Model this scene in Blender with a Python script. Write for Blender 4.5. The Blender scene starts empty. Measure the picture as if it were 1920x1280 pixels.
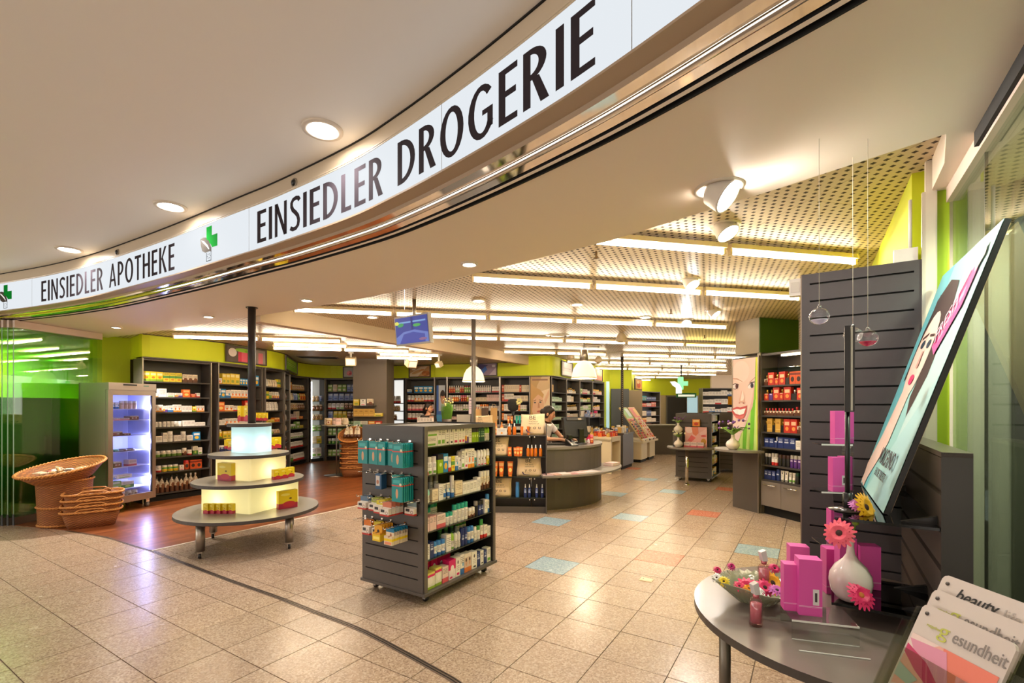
import bpy, bmesh, math, random
from mathutils import Matrix, Vector
R = random.Random(7)
SC = bpy.context.scene
COL = SC.collection
PI = math.pi
# ---------------------------------------------------------------- camera, world, exposure
F, HZ, EYE = 901.0, 760.0, 1.55          # focal length and horizon in pixels of the 1920x1280 frame, eye height in metres
cam_d = bpy.data.cameras.new('camera')
cam_d.sensor_fit = 'HORIZONTAL'; cam_d.sensor_width = 36.0
cam_d.lens = 36.0 * F / 1920.0
cam_d.shift_y = (HZ - 640.0) / 1920.0
cam_d.clip_start = 0.05; cam_d.clip_end = 100
cam = bpy.data.objects.new('camera', cam_d); COL.objects.link(cam)
cam.location = (0, 0, EYE); cam.rotation_euler = (PI / 2, 0, 0)
SC.camera = cam
EXPO = 1.60
world = bpy.data.worlds.new('world'); SC.world = world
world.use_nodes = True
bg = world.node_tree.nodes['Background']
bg.inputs[0].default_value = (1.0, 0.93, 0.86, 1); bg.inputs[1].default_value = 1.0
vs = SC.view_settings
vs.view_transform = 'Standard'; vs.look = 'None'; vs.gamma = 1.0; vs.exposure = EXPO
vs.use_curve_mapping = False
SC.cycles.max_bounces = 7; SC.cycles.diffuse_bounces = 4; SC.cycles.glossy_bounces = 3
SC.cycles.transmission_bounces = 4; SC.cycles.transparent_max_bounces = 24
SC.cycles.caustics_reflective = False; SC.cycles.caustics_refractive = False
SC.cycles.sample_clamp_indirect = 4.0
TUBE_E, DOWN_E, SIGN_E = 12.5, 26.0, 0.88   # strengths of the fluorescent tubes, the downlights, the sign box
TUBE_C = (1.0, 0.86, 0.65)
DOWN_C = (1.0, 0.92, 0.84)

# ---------------------------------------------------------------- where things stand
def at(px, py, Y):
    return ((px - 960) * Y / F, Y, EYE + (HZ - py) * Y / F)
def gp(px, py, z=0.0):
    Y = (EYE - z) * F / (py - HZ)
    return ((px - 960) * Y / F, Y)
EC = (0.848, -0.53)      # the shop's two floor axes
ER = (0.53, 0.848)
A_R = math.atan2(0.848, 0.53)
SOF, ZR, ZL, MALL = 2.66, 2.82, 2.68, 3.19   # soffit, the two perforated ceilings, the mall ceiling

# ---------------------------------------------------------------- materials
def lin(c):
    return tuple((x / 255 / 12.92) if x / 255 <= 0.04045 else ((x / 255 + 0.055) / 1.055) ** 2.4 for x in c)
_M = {}
def mat(name, c=(128, 128, 128), rough=0.5, metal=0.0, emit=0.0, ec=None, spec=0.5, var=0.0, scale=8.0, bump=0.0, alpha=1.0, trans=0.0):
    if name in _M: return _M[name]
    m = bpy.data.materials.new(name); m.use_nodes = True
    nt = m.node_tree; b = nt.nodes['Principled BSDF']
    col = lin(c)
    b.inputs['Base Color'].default_value = (*col, 1)
    b.inputs['Roughness'].default_value = rough; b.inputs['Metallic'].default_value = metal
    b.inputs['Specular IOR Level'].default_value = spec
    if alpha < 1: b.inputs['Alpha'].default_value = alpha
    if trans: b.inputs['Transmission Weight'].default_value = trans
    if emit:
        if emit < 3: emit *= 2 ** -EXPO          # self-lit prints and boxes keep their look at this exposure
        b.inputs['Emission Color'].default_value = (*(ec if ec else col), 1); b.inputs['Emission Strength'].default_value = emit
    if var or bump:
        tc = nt.nodes.new('ShaderNodeTexCoord'); n = nt.nodes.new('ShaderNodeTexNoise')
        n.inputs['Scale'].default_value = scale; n.inputs['Detail'].default_value = 4
        nt.links.new(tc.outputs['Object'], n.inputs['Vector'])
        if var:
            mx = nt.nodes.new('ShaderNodeMix'); mx.data_type = 'RGBA'
            mx.inputs[6].default_value = (*[x * (1 - var) for x in col], 1); mx.inputs[7].default_value = (*[min(1, x * (1 + var)) for x in col], 1)
            nt.links.new(n.outputs[0], mx.inputs[0]); nt.links.new(mx.outputs[2], b.inputs['Base Color'])
        if bump:
            bp = nt.nodes.new('ShaderNodeBump'); bp.inputs['Strength'].default_value = bump; bp.inputs['Distance'].default_value = 0.01
            nt.links.new(n.outputs[0], bp.inputs['Height']); nt.links.new(bp.outputs[0], b.inputs['Normal'])
    _M[name] = m
    return m
def glassy(name, tint=(255, 255, 255), refl=0.08, rough=0.0):
    if name in _M: return _M[name]
    m = bpy.data.materials.new(name); m.use_nodes = True
    nt = m.node_tree; nt.nodes.clear()
    o = nt.nodes.new('ShaderNodeOutputMaterial'); mx = nt.nodes.new('ShaderNodeMixShader')
    t = nt.nodes.new('ShaderNodeBsdfTransparent'); g = nt.nodes.new('ShaderNodeBsdfGlossy')
    t.inputs[0].default_value = (*lin(tint), 1); g.inputs['Roughness'].default_value = rough
    ge = nt.nodes.new('ShaderNodeNewGeometry'); dt = nt.nodes.new('ShaderNodeVectorMath'); dt.operation = 'DOT_PRODUCT'
    nt.links.new(ge.outputs['Normal'], dt.inputs[0]); nt.links.new(ge.outputs['Incoming'], dt.inputs[1])
    def ma(op, a, b):                       # Schlick's reflectance, the same for both faces of the pane
        k = nt.nodes.new('ShaderNodeMath'); k.operation = op
        for i, x in ((0, a), (1, b)):
            if isinstance(x, float): k.inputs[i].default_value = x
            else: nt.links.new(x, k.inputs[i])
        return k.outputs[0]
    c_ = ma('ABSOLUTE', dt.outputs['Value'], 0.0); f_ = ma('POWER', ma('SUBTRACT', 1.0, c_), 5.0)
    nt.links.new(ma('ADD', ma('MULTIPLY', f_, 1.0 - refl), float(refl)), mx.inputs[0])
    nt.links.new(t.outputs[0], mx.inputs[1]); nt.links.new(g.outputs[0], mx.inputs[2]); nt.links.new(mx.outputs[0], o.inputs[0])
    _M[name] = m
    return m
class NT:                                  # small helper to write node maths
    def __init__(s, m):
        s.m = m; s.nt = m.node_tree; s.b = s.nt.nodes['Principled BSDF']
    def n(s, t): return s.nt.nodes.new(t)
    def l(s, a, b): s.nt.links.new(a, b)
    def math(s, op, a, b=None, c=None):
        k = s.n('ShaderNodeMath'); k.operation = op
        for i, x in enumerate((a, b, c)):
            if x is None: continue
            if isinstance(x, (int, float)): k.inputs[i].default_value = x
            else: s.l(x, k.inputs[i])
        return k.outputs[0]
    def mix(s, f, a, b):
        k = s.n('ShaderNodeMix'); k.data_type = 'RGBA'
        for i, x in ((0, f), (6, a), (7, b)):
            if isinstance(x, (int, float)): k.inputs[i].default_value = x
            elif isinstance(x, tuple): k.inputs[i].default_value = (*x, 1)
            else: s.l(x, k.inputs[i])
        return k.outputs[2]
def pm(name, base, blocks=(), dots=(), text=None, rough=0.4):
    """printed pack: base colour, blocks (x0,x1,z0,z1,colour), dots (x,z,rx,rz,colour), text (x0,x1,z0,z1,rows,colour)"""
    if name in _M: return _M[name]
    m = mat(name, base, rough); k = NT(m)
    tc = k.n('ShaderNodeTexCoord'); sp = k.n('ShaderNodeSeparateXYZ'); k.l(tc.outputs['Generated'], sp.inputs[0])
    x, z = sp.outputs[0], sp.outputs[2]
    c = lin(base)
    for (x0, x1, z0, z1, bc) in blocks:
        f = k.math('MULTIPLY', k.math('COMPARE', x, (x0 + x1) / 2, (x1 - x0) / 2 + 1e-4), k.math('COMPARE', z, (z0 + z1) / 2, (z1 - z0) / 2 + 1e-4))
        c = k.mix(f, c, lin(bc))
    for (cx, cz, rx, rz_, dc) in dots:
        a = k.math('POWER', k.math('ABSOLUTE', k.math('DIVIDE', k.math('SUBTRACT', x, cx), rx)), 2.0)
        b = k.math('POWER', k.math('ABSOLUTE', k.math('DIVIDE', k.math('SUBTRACT', z, cz), rz_)), 2.0)
        c = k.mix(k.math('LESS_THAN', k.math('ADD', a, b), 1.0), c, lin(dc))
    if text:
        x0, x1, z0, z1, rows, tcx = text
        f = k.math('MULTIPLY', k.math('COMPARE', x, (x0 + x1) / 2, (x1 - x0) / 2), k.math('COMPARE', z, (z0 + z1) / 2, (z1 - z0) / 2))
        fr = k.math('FRACT', k.math('MULTIPLY', k.math('SUBTRACT', z, z0), rows / (z1 - z0)))
        f = k.math('MULTIPLY', f, k.math('COMPARE', fr, 0.4, 0.22))
        ns = k.n('ShaderNodeTexNoise'); ns.inputs['Scale'].default_value = 14; k.l(tc.outputs['Generated'], ns.inputs['Vector'])
        f = k.math('MULTIPLY', f, k.math('GREATER_THAN', ns.outputs[0], 0.42))
        c = k.mix(f, c, lin(tcx))
    if not isinstance(c, tuple): k.l(c, k.b.inputs['Base Color'])
    return m

# ---------------------------------------------------------------- mesh helpers
class MB:
    def __init__(s): s.v, s.f, s.m, s.sm = [], [], [], []
    def add(s, vs_, fs, mi=0, smooth=False, M=None):
        o = len(s.v)
        s.v += [tuple(M @ Vector(p)) for p in vs_] if M is not None else [tuple(p) for p in vs_]
        for f in fs: s.f.append(tuple(i + o for i in f)); s.m.append(mi); s.sm.append(smooth)
        return s
    def box(s, x0, x1, y0, y1, z0, z1, mi=0, M=None):
        return s.add([(x0, y0, z0), (x1, y0, z0), (x1, y1, z0), (x0, y1, z0), (x0, y0, z1), (x1, y0, z1), (x1, y1, z1), (x0, y1, z1)],
              [(0, 3, 2, 1), (4, 5, 6, 7), (0, 1, 5, 4), (1, 2, 6, 5), (2, 3, 7, 6), (3, 0, 4, 7)], mi, False, M)
    def prism(s, poly, z0, z1, mi=0, M=None, smooth=False):
        n = len(poly)
        a = sum(poly[i][0] * poly[(i + 1) % n][1] - poly[(i + 1) % n][0] * poly[i][1] for i in range(n))
        if a < 0: poly = poly[::-1]
        s.add([(x, y, z0) for x, y in poly] + [(x, y, z1) for x, y in poly],
              [tuple(range(n))[::-1], tuple(range(n, 2 * n))], mi, False, M)
        return s.add([(x, y, z0) for x, y in poly] + [(x, y, z1) for x, y in poly],
              [(i, (i + 1) % n, n + (i + 1) % n, n + i) for i in range(n)], mi, smooth, M)
    def lathe(s, prof, n=16, mi=0, M=None, sx=1.0, sy=1.0, smooth=True, c=(0, 0), caps=False):
        v = []; f = []; k = len(prof)
        for r, z in prof:
            for i in range(n):
                t = 2 * PI * i / n; v.append((c[0] + r * sx * math.cos(t), c[1] + r * sy * math.sin(t), z))
        for j in range(k - 1):
            for i in range(n): f.append((j * n + i, j * n + (i + 1) % n, (j + 1) * n + (i + 1) % n, (j + 1) * n + i))
        if caps and prof[0][0] > 1e-5: f.append(tuple(range(n))[::-1])
        if caps and prof[-1][0] > 1e-5: f.append(tuple(range((k - 1) * n, k * n)))
        return s.add(v, f, mi, smooth, M)
    def cyl(s, p0, p1, r0, r1=None, n=12, mi=0, smooth=True, M=None):
        r1 = r0 if r1 is None else r1
        a, b = Vector(p0), Vector(p1); d = b - a; q = d.to_track_quat('Z', 'Y').to_matrix().to_4x4()
        T = Matrix.Translation(a) @ q
        if M is not None: T = M @ T
        return s.lathe([(r0, 0), (r1, d.length)], n, mi, T, smooth=smooth, caps=True)
    def tube(s, pts, r, n=8, mi=0, closed=False, M=None):
        P = [Vector(p) for p in pts]; k = len(P); v = []; f = []
        rr = r if isinstance(r, (list, tuple)) else [r] * k
        for i, p in enumerate(P):
            a = P[(i - 1) % k] if (closed or i > 0) else p; b = P[(i + 1) % k] if (closed or i < k - 1) else p
            d = (b - a).normalized(); u = d.cross(Vector((0, 0, 1)))
            if u.length < 1e-3: u = Vector((1, 0, 0))
            u.normalize(); w = u.cross(d)
            for j in range(n):
                t = 2 * PI * j / n; v.append(p + rr[i] * (math.cos(t) * u + math.sin(t) * w))
        for i in range(k if closed else k - 1):
            i2 = (i + 1) % k
            for j in range(n): f.append((i * n + j, i * n + (j + 1) % n, i2 * n + (j + 1) % n, i2 * n + j))
        if not closed: f += [tuple(range(n)), tuple(range((k - 1) * n, k * n))[::-1]]
        return s.add(v, f, mi, True, M)
    def ball(s, c, r, n=12, m=8, mi=0, M=None):
        r = r if isinstance(r, (list, tuple)) else (r, r, r)
        v = [(c[0], c[1], c[2] - r[2])]; f = []
        for j in range(1, m):
            p = -PI / 2 + PI * j / m
            for i in range(n):
                t = 2 * PI * i / n; v.append((c[0] + r[0] * math.cos(p) * math.cos(t), c[1] + r[1] * math.cos(p) * math.sin(t), c[2] + r[2] * math.sin(p)))
        v.append((c[0], c[1], c[2] + r[2])); e = len(v) - 1
        for i in range(n): f.append((0, 1 + (i + 1) % n, 1 + i)); f.append((e, e - n + i, e - n + (i + 1) % n))
        for j in range(m - 2):
            for i in range(n): f.append((1 + j * n + i, 1 + j * n + (i + 1) % n, 1 + (j + 1) * n + (i + 1) % n, 1 + (j + 1) * n + i))
        return s.add(v, f, mi, True, M)
    def mesh(s, name, mats):
        me = bpy.data.meshes.new(name); me.from_pydata(s.v, [], s.f)
        for m in (mats if isinstance(mats, (list, tuple)) else [mats]): me.materials.append(m)
        me.polygons.foreach_set('material_index', s.m); me.polygons.foreach_set('use_smooth', s.sm)
        me.update(); return me
    def build(s, name, mats, parent=None, loc=(0, 0, 0), rz=0.0):
        return link(name, s.mesh(name, mats), parent, loc, rz)
def link(name, data, parent=None, loc=(0, 0, 0), rz=0.0):
    o = bpy.data.objects.new(name, data); COL.objects.link(o)
    if parent: o.parent = parent
    if len(loc) == 2: loc = (*loc, 0)
    o.location = loc; o.rotation_euler = (0, 0, rz)
    return o
LABELS = {}
def tag(o, label, cat, group=None):
    o['label'] = label; o['category'] = cat
    if group: o['group'] = group
    LABELS.setdefault(label, []).append((o.name, group))
    return o
def thing(name, label, cat, loc=(0, 0, 0), rz=0.0, group=None):
    return tag(link(name, None, None, loc, rz), label, cat, group)
def struct(o): o['kind'] = 'structure'; return o
def dup(root, loc, rz, label=None, group=None):
    r = root.copy(); COL.objects.link(r); r.location = loc if len(loc) == 3 else (*loc, 0); r.rotation_euler = (0, 0, rz)
    if label: r['label'] = label; LABELS.setdefault(label, []).append((r.name, group))
    if group: r['group'] = group
    for ch in list(root.children):
        c = ch.copy(); COL.objects.link(c); c.parent = r
        for g in ch.children:
            d = g.copy(); COL.objects.link(d); d.parent = c
    return r
def tr(o, rz, x, y):                       # local plan point to world
    c, s_ = math.cos(rz), math.sin(rz)
    return (o[0] + c * x - s_ * y, o[1] + s_ * x + c * y)
def flat(name, parent, w, h, shapes, y=0.0, x0=0.0, z0=0.0, step=0.0004, emit=0.0, rough=0.5):
    """flat print: coloured polygons in the local x-z plane facing -y; shapes in fractions of w,h"""
    b = MB(); mats = []; idx = {}
    for k, (c, sh) in enumerate(shapes):
        if c not in idx:
            idx[c] = len(mats); mats.append(mat('print_%d_%d_%d_%s' % (*c, 'e%d' % int(emit * 10) if emit else ('g%d' % int(rough*10))), c, rough, emit=emit))
        if sh[0] == 'e':
            _, cx, cz, rx, rz_, ro = sh
            pts = [(cx + rx * math.cos(t) * math.cos(ro) - rz_ * math.sin(t) * math.sin(ro), cz + rx * math.cos(t) * math.sin(ro) + rz_ * math.sin(t) * math.cos(ro)) for t in [2 * PI * i / 20 for i in range(20)]]
        elif sh[0] == 'r': pts = [(sh[1], sh[3]), (sh[2], sh[3]), (sh[2], sh[4]), (sh[1], sh[4])]
        else: pts = list(sh)
        pts = [(min(1, max(0, p[0])), min(1, max(0, p[1]))) for p in pts]
        a = sum(pts[i][0] * pts[(i + 1) % len(pts)][1] - pts[(i + 1) % len(pts)][0] * pts[i][1] for i in range(len(pts)))
        if a < 0: pts = pts[::-1]
        b.add([(x0 + p[0] * w, y - k * step, z0 + p[1] * h) for p in pts], [tuple(range(len(pts)))], idx[c])
    return b.build(name, mats, parent)
def text(name, body, size, m, parent, loc, rot=(PI / 2, 0, 0), sx=1.0, bold=0.0, shear=0.0, align='LEFT'):
    cu = bpy.data.curves.new(name, 'FONT'); cu.body = body; cu.size = size; cu.extrude = 0.0003; cu.offset = bold; cu.shear = shear; cu.align_x = align
    cu.resolution_u = 3; cu.materials.append(m)
    tmp = bpy.data.objects.new('tmp', cu); COL.objects.link(tmp)
    me = bpy.data.meshes.new_from_object(tmp.evaluated_get(bpy.context.evaluated_depsgraph_get()))
    bpy.data.objects.remove(tmp)
    if not me.materials: me.materials.append(m)
    o = link(name, me, parent, loc); o.rotation_euler = rot; o.scale = (sx, 1, 1)
    return o
def smooth_line(P, n=6):                   # Catmull-Rom through plan points
    out = []
    for i in range(len(P) - 1):
        p0, p1, p2, p3 = P[max(0, i - 1)], P[i], P[i + 1], P[min(len(P) - 1, i + 2)]
        for k in range(n):
            t = k / n
            out.append(tuple(0.5 * (2 * p1[j] + (p2[j] - p0[j]) * t + (2 * p0[j] - 5 * p1[j] + 4 * p2[j] - p3[j]) * t * t + (3 * p1[j] - p0[j] - 3 * p2[j] + p3[j]) * t ** 3) for j in (0, 1)))
    out.append(tuple(P[-1])); return out
def offset(P, d):                          # offset a plan line to its left by d
    out = []
    for i in range(len(P)):
        a, b = P[max(0, i - 1)], P[min(len(P) - 1, i + 1)]
        dx, dy = b[0] - a[0], b[1] - a[1]; L = math.hypot(dx, dy)
        out.append((P[i][0] - dy / L * d, P[i][1] + dx / L * d))
    return out
def sweep(b, P, prof, mi=0, smooth=False): # profile (offset to the left, z) swept along a plan line
    k = len(prof); rows = [offset(P, o) for o, _ in prof]; v = []; f = []
    for i in range(len(P)):
        for j in range(k): v.append((*rows[j][i], prof[j][1]))
    for i in range(len(P) - 1):
        for j in range(k - 1): f.append((i * k + j, i * k + j + 1, (i + 1) * k + j + 1, (i + 1) * k + j))
    return b.add(v, f, mi, smooth)
def clip_poly(poly, a, b_, c):             # keep the side a*x + b*y <= c
    out = []
    for i in range(len(poly)):
        p, q = poly[i], poly[(i + 1) % len(poly)]; dp = a * p[0] + b_ * p[1] - c; dq = a * q[0] + b_ * q[1] - c
        if dp <= 0: out.append(p)
        if dp * dq < 0:
            t = dp / (dp - dq); out.append((p[0] + t * (q[0] - p[0]), p[1] + t * (q[1] - p[1])))
    return out
ORD = 'first second third fourth fifth sixth seventh eighth ninth tenth eleventh twelfth thirteenth fourteenth fifteenth sixteenth seventeenth eighteenth nineteenth twentieth'.split()
def nth(i): return ORD[i] if i < 20 else '%dth' % (i + 1)

# ---------------------------------------------------------------- common materials
GREY = mat('grey_laminate', (84, 77, 72), 0.45, var=0.06, scale=30)
GREYD = mat('grey_laminate_inner', (66, 60, 57), 0.5, var=0.06, scale=30)
GREYT = mat('grey_laminate_top', (128, 120, 112), 0.3, var=0.05, scale=40)
STEEL = mat('brushed_steel', (168, 158, 148), 0.32, 0.9)
CHROME = mat('chrome', (225, 220, 212), 0.06, 1.0)
BLACK = mat('black_plastic', (22, 21, 22), 0.35)
DARK = mat('dark_gap', (14, 12, 11), 0.8)
WHITE = mat('white_plastic', (226, 220, 212), 0.4)
CREAM = mat('cream_paint', (214, 200, 178), 0.6)
LIME = mat('lime_wall_paint', (212, 222, 32), 0.6, var=0.03, scale=3)
GLASS = glassy('clear_glass', (246, 250, 247), 0.05)
ACRY = glassy('acrylic', (244, 246, 245), 0.045)
EMT = mat('tube_glow', (255, 240, 210), 0.5, emit=TUBE_E, ec=TUBE_C)
EML = mat('tube_glow_left', (255, 240, 210), 0.5, emit=TUBE_E * 1.2, ec=TUBE_C)
EMTY = mat('tube_glow_yellow', (255, 235, 150), 0.5, emit=TUBE_E * 0.7, ec=(1.0, 0.78, 0.20))
EMD = mat('downlight_glow', (255, 250, 240), 0.5, emit=DOWN_E, ec=DOWN_C)
# ================================================================ THE SHELL
SIGN = [(-11.0, 7.6), (-9.0, 6.9), (-7.5, 6.38), (-6.33, 5.94), (-5.47, 5.606), (-4.6, 5.2), (-3.76, 4.73), (-3.03, 4.30), (-2.21, 3.786), (-1.718, 3.479), (-1.033, 3.003),
        (-.655, 2.682), (-.323, 2.369), (-.058, 2.102), (.204, 1.82), (.395, 1.59), (.543, 1.399), (.75, 1.13), (1.02, .74)]
SIGN_S = smooth_line(SIGN, 4)
EDGE = [(-8.0, 8.55), (-5.7, 7.41), (-3.17, 5.95), (-2.47, 5.56), (-1.5, 4.95), (-.46, 4.17), (.65, 3.25), (1.35, 2.475), (1.775, 1.965)]
TRACK = [(-6.45, 6.22), (-5.52, 5.955), (-4.77, 5.654), (-4.19, 5.32), (-3.84, 5.125), (-3.469, 4.883), (-2.513, 4.264), (-1.89, 3.879), (-1.427, 3.572), (-1.015, 3.296),
         (-.436, 2.806), (-.305, 2.686), (-.167, 2.53), (.2, 2.12), (.504, 1.774), (.829, 1.351), (1.12, .93)]
# ---- floor tiles
m = mat('floor_tile_terrazzo', (190, 166, 142), 0.3); k = NT(m)
def terrazzo(m, base, dark, light):
    k = NT(m); g = k.n('ShaderNodeNewGeometry'); oi = k.n('ShaderNodeObjectInfo')
    n1 = k.n('ShaderNodeTexVoronoi'); n1.inputs['Scale'].default_value = 110; k.l(g.outputs['Position'], n1.inputs['Vector'])
    n2 = k.n('ShaderNodeTexNoise'); n2.inputs['Scale'].default_value = 7; n2.inputs['Detail'].default_value = 4; k.l(g.outputs['Position'], n2.inputs['Vector'])
    sp = k.n('ShaderNodeSeparateColor'); k.l(n1.outputs['Color'], sp.inputs[0])
    c = k.mix(k.math('GREATER_THAN', sp.outputs[0], 0.72), lin(base), lin(light))
    c = k.mix(k.math('LESS_THAN', sp.outputs[0], 0.22), c, lin(dark))
    f = k.math('ADD', k.math('MULTIPLY', oi.outputs['Random'], 0.16), k.math('MULTIPLY', n2.outputs[0], 0.16))
    c = k.mix(f, c, lin(tuple(int(x * .62) for x in base)))
    k.l(c, k.b.inputs['Base Color'])
    r = k.math('ADD', k.math('MULTIPLY', n2.outputs[0], 0.16), 0.16); k.l(r, k.b.inputs['Roughness'])
    return m
T_BEIGE = terrazzo(m, (180, 155, 132), (158, 134, 113), (200, 178, 155))
T_BLUE = terrazzo(mat('floor_tile_blue', (160, 180, 190), .3), (160, 182, 192), (138, 160, 170), (182, 198, 204))
T_RED = terrazzo(mat('floor_tile_red', (210, 130, 100), .3), (212, 128, 98), (190, 108, 84), (228, 158, 130))
floor = struct(MB().box(-14, 14, -4, 25, -.06, -.006).build('floor', mat('floor_grout', (122, 106, 92), .8)))
SU, SV, C0, R0 = 0.411, 0.393, -1.527, 3.19
def cr(x, y): return (x * EC[0] + y * EC[1], x * ER[0] + y * ER[1])
def xy(c, r): return (c * EC[0] + r * ER[0], c * EC[1] + r * ER[1])
special = {}
for px, py, t in [(1034, 1061, 'b'), (1028, 978, 'b'), (1177, 972, 'b'), (1232, 1050, 'r'), (1416, 1036, 'b'), (1315, 965, 'r'), (1255, 923, 'b'), (1355, 918, 'r'), (1140, 927, 'b'), (1210, 898, 'b'), (1185, 877, 'r')]:
    c, r = cr(*gp(px, py)); special[(math.floor((c - C0) / SU), math.floor((r - R0) / SV))] = t
wood_c = -5.975
tiles = []
for i in range(-26, 34):
    for j in range(-14, 50):
        c, r = C0 + (i + .5) * SU, R0 + (j + .5) * SV
        x, y = xy(c, r)
        if y < 1.6 or y > 22 or abs(x) > 1.12 * y + .3: continue
        if c < wood_c - .3:
            tx = [p for p in TRACK]
            ty = None
            for a, b in zip(tx, tx[1:]):
                if a[0] <= x <= b[0]: ty = a[1] + (b[1] - a[1]) * (x - a[0]) / (b[0] - a[0])
            if ty is not None and y > ty + .35 or x < -6.4 and y > 6.5: continue
        tiles.append((math.hypot(x, y), i, j, x, y))
tiles.sort()
tb = MB(); g = .0028
tb.box(-SU / 2 + g, SU / 2 - g, -SV / 2 + g, SV / 2 - g, -.02, 0)
tile_me = {t: tb.mesh('tile', mm) for t, mm in (('n', T_BEIGE), ('b', T_BLUE), ('r', T_RED))}
far_t = {'n': MB(), 'b': MB(), 'r': MB()}
ang_c = math.atan2(EC[1], EC[0])
for q, (d, i, j, x, y) in enumerate(tiles):
    t = special.get((i, j), 'n')
    if q < 296:
        o = link('tile', tile_me[t], floor, (x, y, R.uniform(-.0006, .0006)), ang_c)
        if t != 'n': o['label'] = 'pale blue floor tile' if t == 'b' else 'orange red floor tile'
    else:
        far_t[t].add(tb.v, tb.f, M=Matrix.Translation((x, y, 0)) @ Matrix.Rotation(ang_c, 4, 'Z'))
for t, mm, nm in (('n', T_BEIGE, 'far_tile'), ('b', T_BLUE, 'far_blue_tile'), ('r', T_RED, 'far_red_tile')):
    if far_t[t].v: o = far_t[t].build(nm, mm, floor); o['kind'] = 'stuff'
# ---- wood floor of the left half
m = mat('wood_strip_floor', (150, 84, 44), 0.3); k = NT(m)
g_ = k.n('ShaderNodeNewGeometry'); mp = k.n('ShaderNodeMapping'); mp.inputs['Rotation'].default_value = (0, 0, -A_R); k.l(g_.outputs['Position'], mp.inputs[0])
bt = k.n('ShaderNodeTexBrick'); k.l(mp.outputs[0], bt.inputs['Vector'])
bt.inputs['Scale'].default_value = 1; bt.inputs['Brick Width'].default_value = .62; bt.inputs['Row Height'].default_value = .07; bt.inputs['Mortar Size'].default_value = .0012
bt.inputs['Color1'].default_value = (*lin((166, 98, 54)), 1); bt.inputs['Color2'].default_value = (*lin((122, 64, 32)), 1); bt.inputs['Mortar'].default_value = (*lin((80, 42, 22)), 1)
ns = k.n('ShaderNodeTexNoise'); ns.inputs['Scale'].default_value = 5; mp2 = k.n('ShaderNodeMapping'); mp2.inputs['Scale'].default_value = (1, 12, 1)
k.l(mp.outputs[0], mp2.inputs[0]); k.l(mp2.outputs[0], ns.inputs['Vector'])
k.l(k.mix(k.math('MULTIPLY', ns.outputs[0], .35), bt.outputs[0], lin((96, 50, 26))), k.b.inputs['Base Color'])
tl = [p for p in TRACK if p[0] < -3.8]
wend = xy(wood_c, cr(-3.84, 5.125)[1]); far_w = (wend[0] + ER[0] * 10, wend[1] + ER[1] * 10)
struct(MB().prism([(-7.6, 7.4), (-6.6, 6.5)] + tl[:-1] + [wend, far_w, (-8, 15)], -.004, .003).build('floor_wood', m))
b = MB(); b.prism([xy(wood_c - .014, cr(*wend)[1]), xy(wood_c + .014, cr(*wend)[1]), xy(wood_c + .014, cr(*wend)[1] + 8), xy(wood_c - .014, cr(*wend)[1] + 8)], .0, .005)
struct(b.build('trim_1', mat('white_floor_strip', (226, 214, 196), .4)))
b = MB(); P = smooth_line(TRACK[1:], 3)
sweep(b, P, [(-.022, 0.001), (-.02, .0035), (-.012, .0035)], 0); sweep(b, P, [(-.012, .0015), (-.002, .0015)], 1); sweep(b, P, [(-.002, .0035), (.006, .0035)], 0); sweep(b, P, [(.006, .0015), (.014, .0015)], 1); sweep(b, P, [(.014, .0035), (.02, .0035), (.022, 0.001)], 0)
struct(b.build('trim_2', [mat('floor_rail_metal', (120, 102, 88), .4, .6), DARK]))
x, y = gp(1212, 1087)
t = thing('floor_socket', 'square brass floor socket lid set in the tiles before the gondola', 'socket', (x, y, 0), ang_c)
MB().box(-.055, .055, -.045, .045, 0, .004).build('frame', mat('brass_pale', (214, 186, 150), .35, .5), t)
MB().box(-.043, .043, -.034, .034, .004, .0055).build('lid', mat('lid_pale', (226, 200, 168), .4, .2), t)
MB().cyl((-.03, .01, .0055), (-.03, .01, .0065), .007, n=8).build('finger_hole', DARK, t)

# ---- ceilings
m = mat('perforated_ceiling', (206, 184, 150), 0.45); k = NT(m)
g_ = k.n('ShaderNodeNewGeometry'); mp = k.n('ShaderNodeMapping'); mp.inputs['Rotation'].default_value = (0, 0, -.22); k.l(g_.outputs['Position'], mp.inputs[0])
sp = k.n('ShaderNodeSeparateXYZ'); k.l(mp.outputs[0], sp.inputs[0])
u = k.math('DIVIDE', sp.outputs[0], .064); v = k.math('DIVIDE', sp.outputs[1], .046)
st = k.math('MULTIPLY', k.math('FLOOR', v), .5); u2 = k.math('FRACT', k.math('ADD', u, st)); v2 = k.math('FRACT', v)
hole = k.math('MULTIPLY', k.math('COMPARE', u2, .5, .18), k.math('COMPARE', v2, .5, .25))
k.l(k.mix(hole, lin((206, 184, 150)), lin((58, 44, 32))), k.b.inputs['Base Color'])
k.l(k.math('ADD', k.math('MULTIPLY', hole, .4), .38), k.b.inputs['Roughness'])
PERF = m
TD, TN = (math.cos(.22), math.sin(.22)), (-math.sin(.22), math.cos(.22))
def tn(t, n): return (t * TD[0] + n * TN[0], t * TD[1] + n * TN[1])
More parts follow.
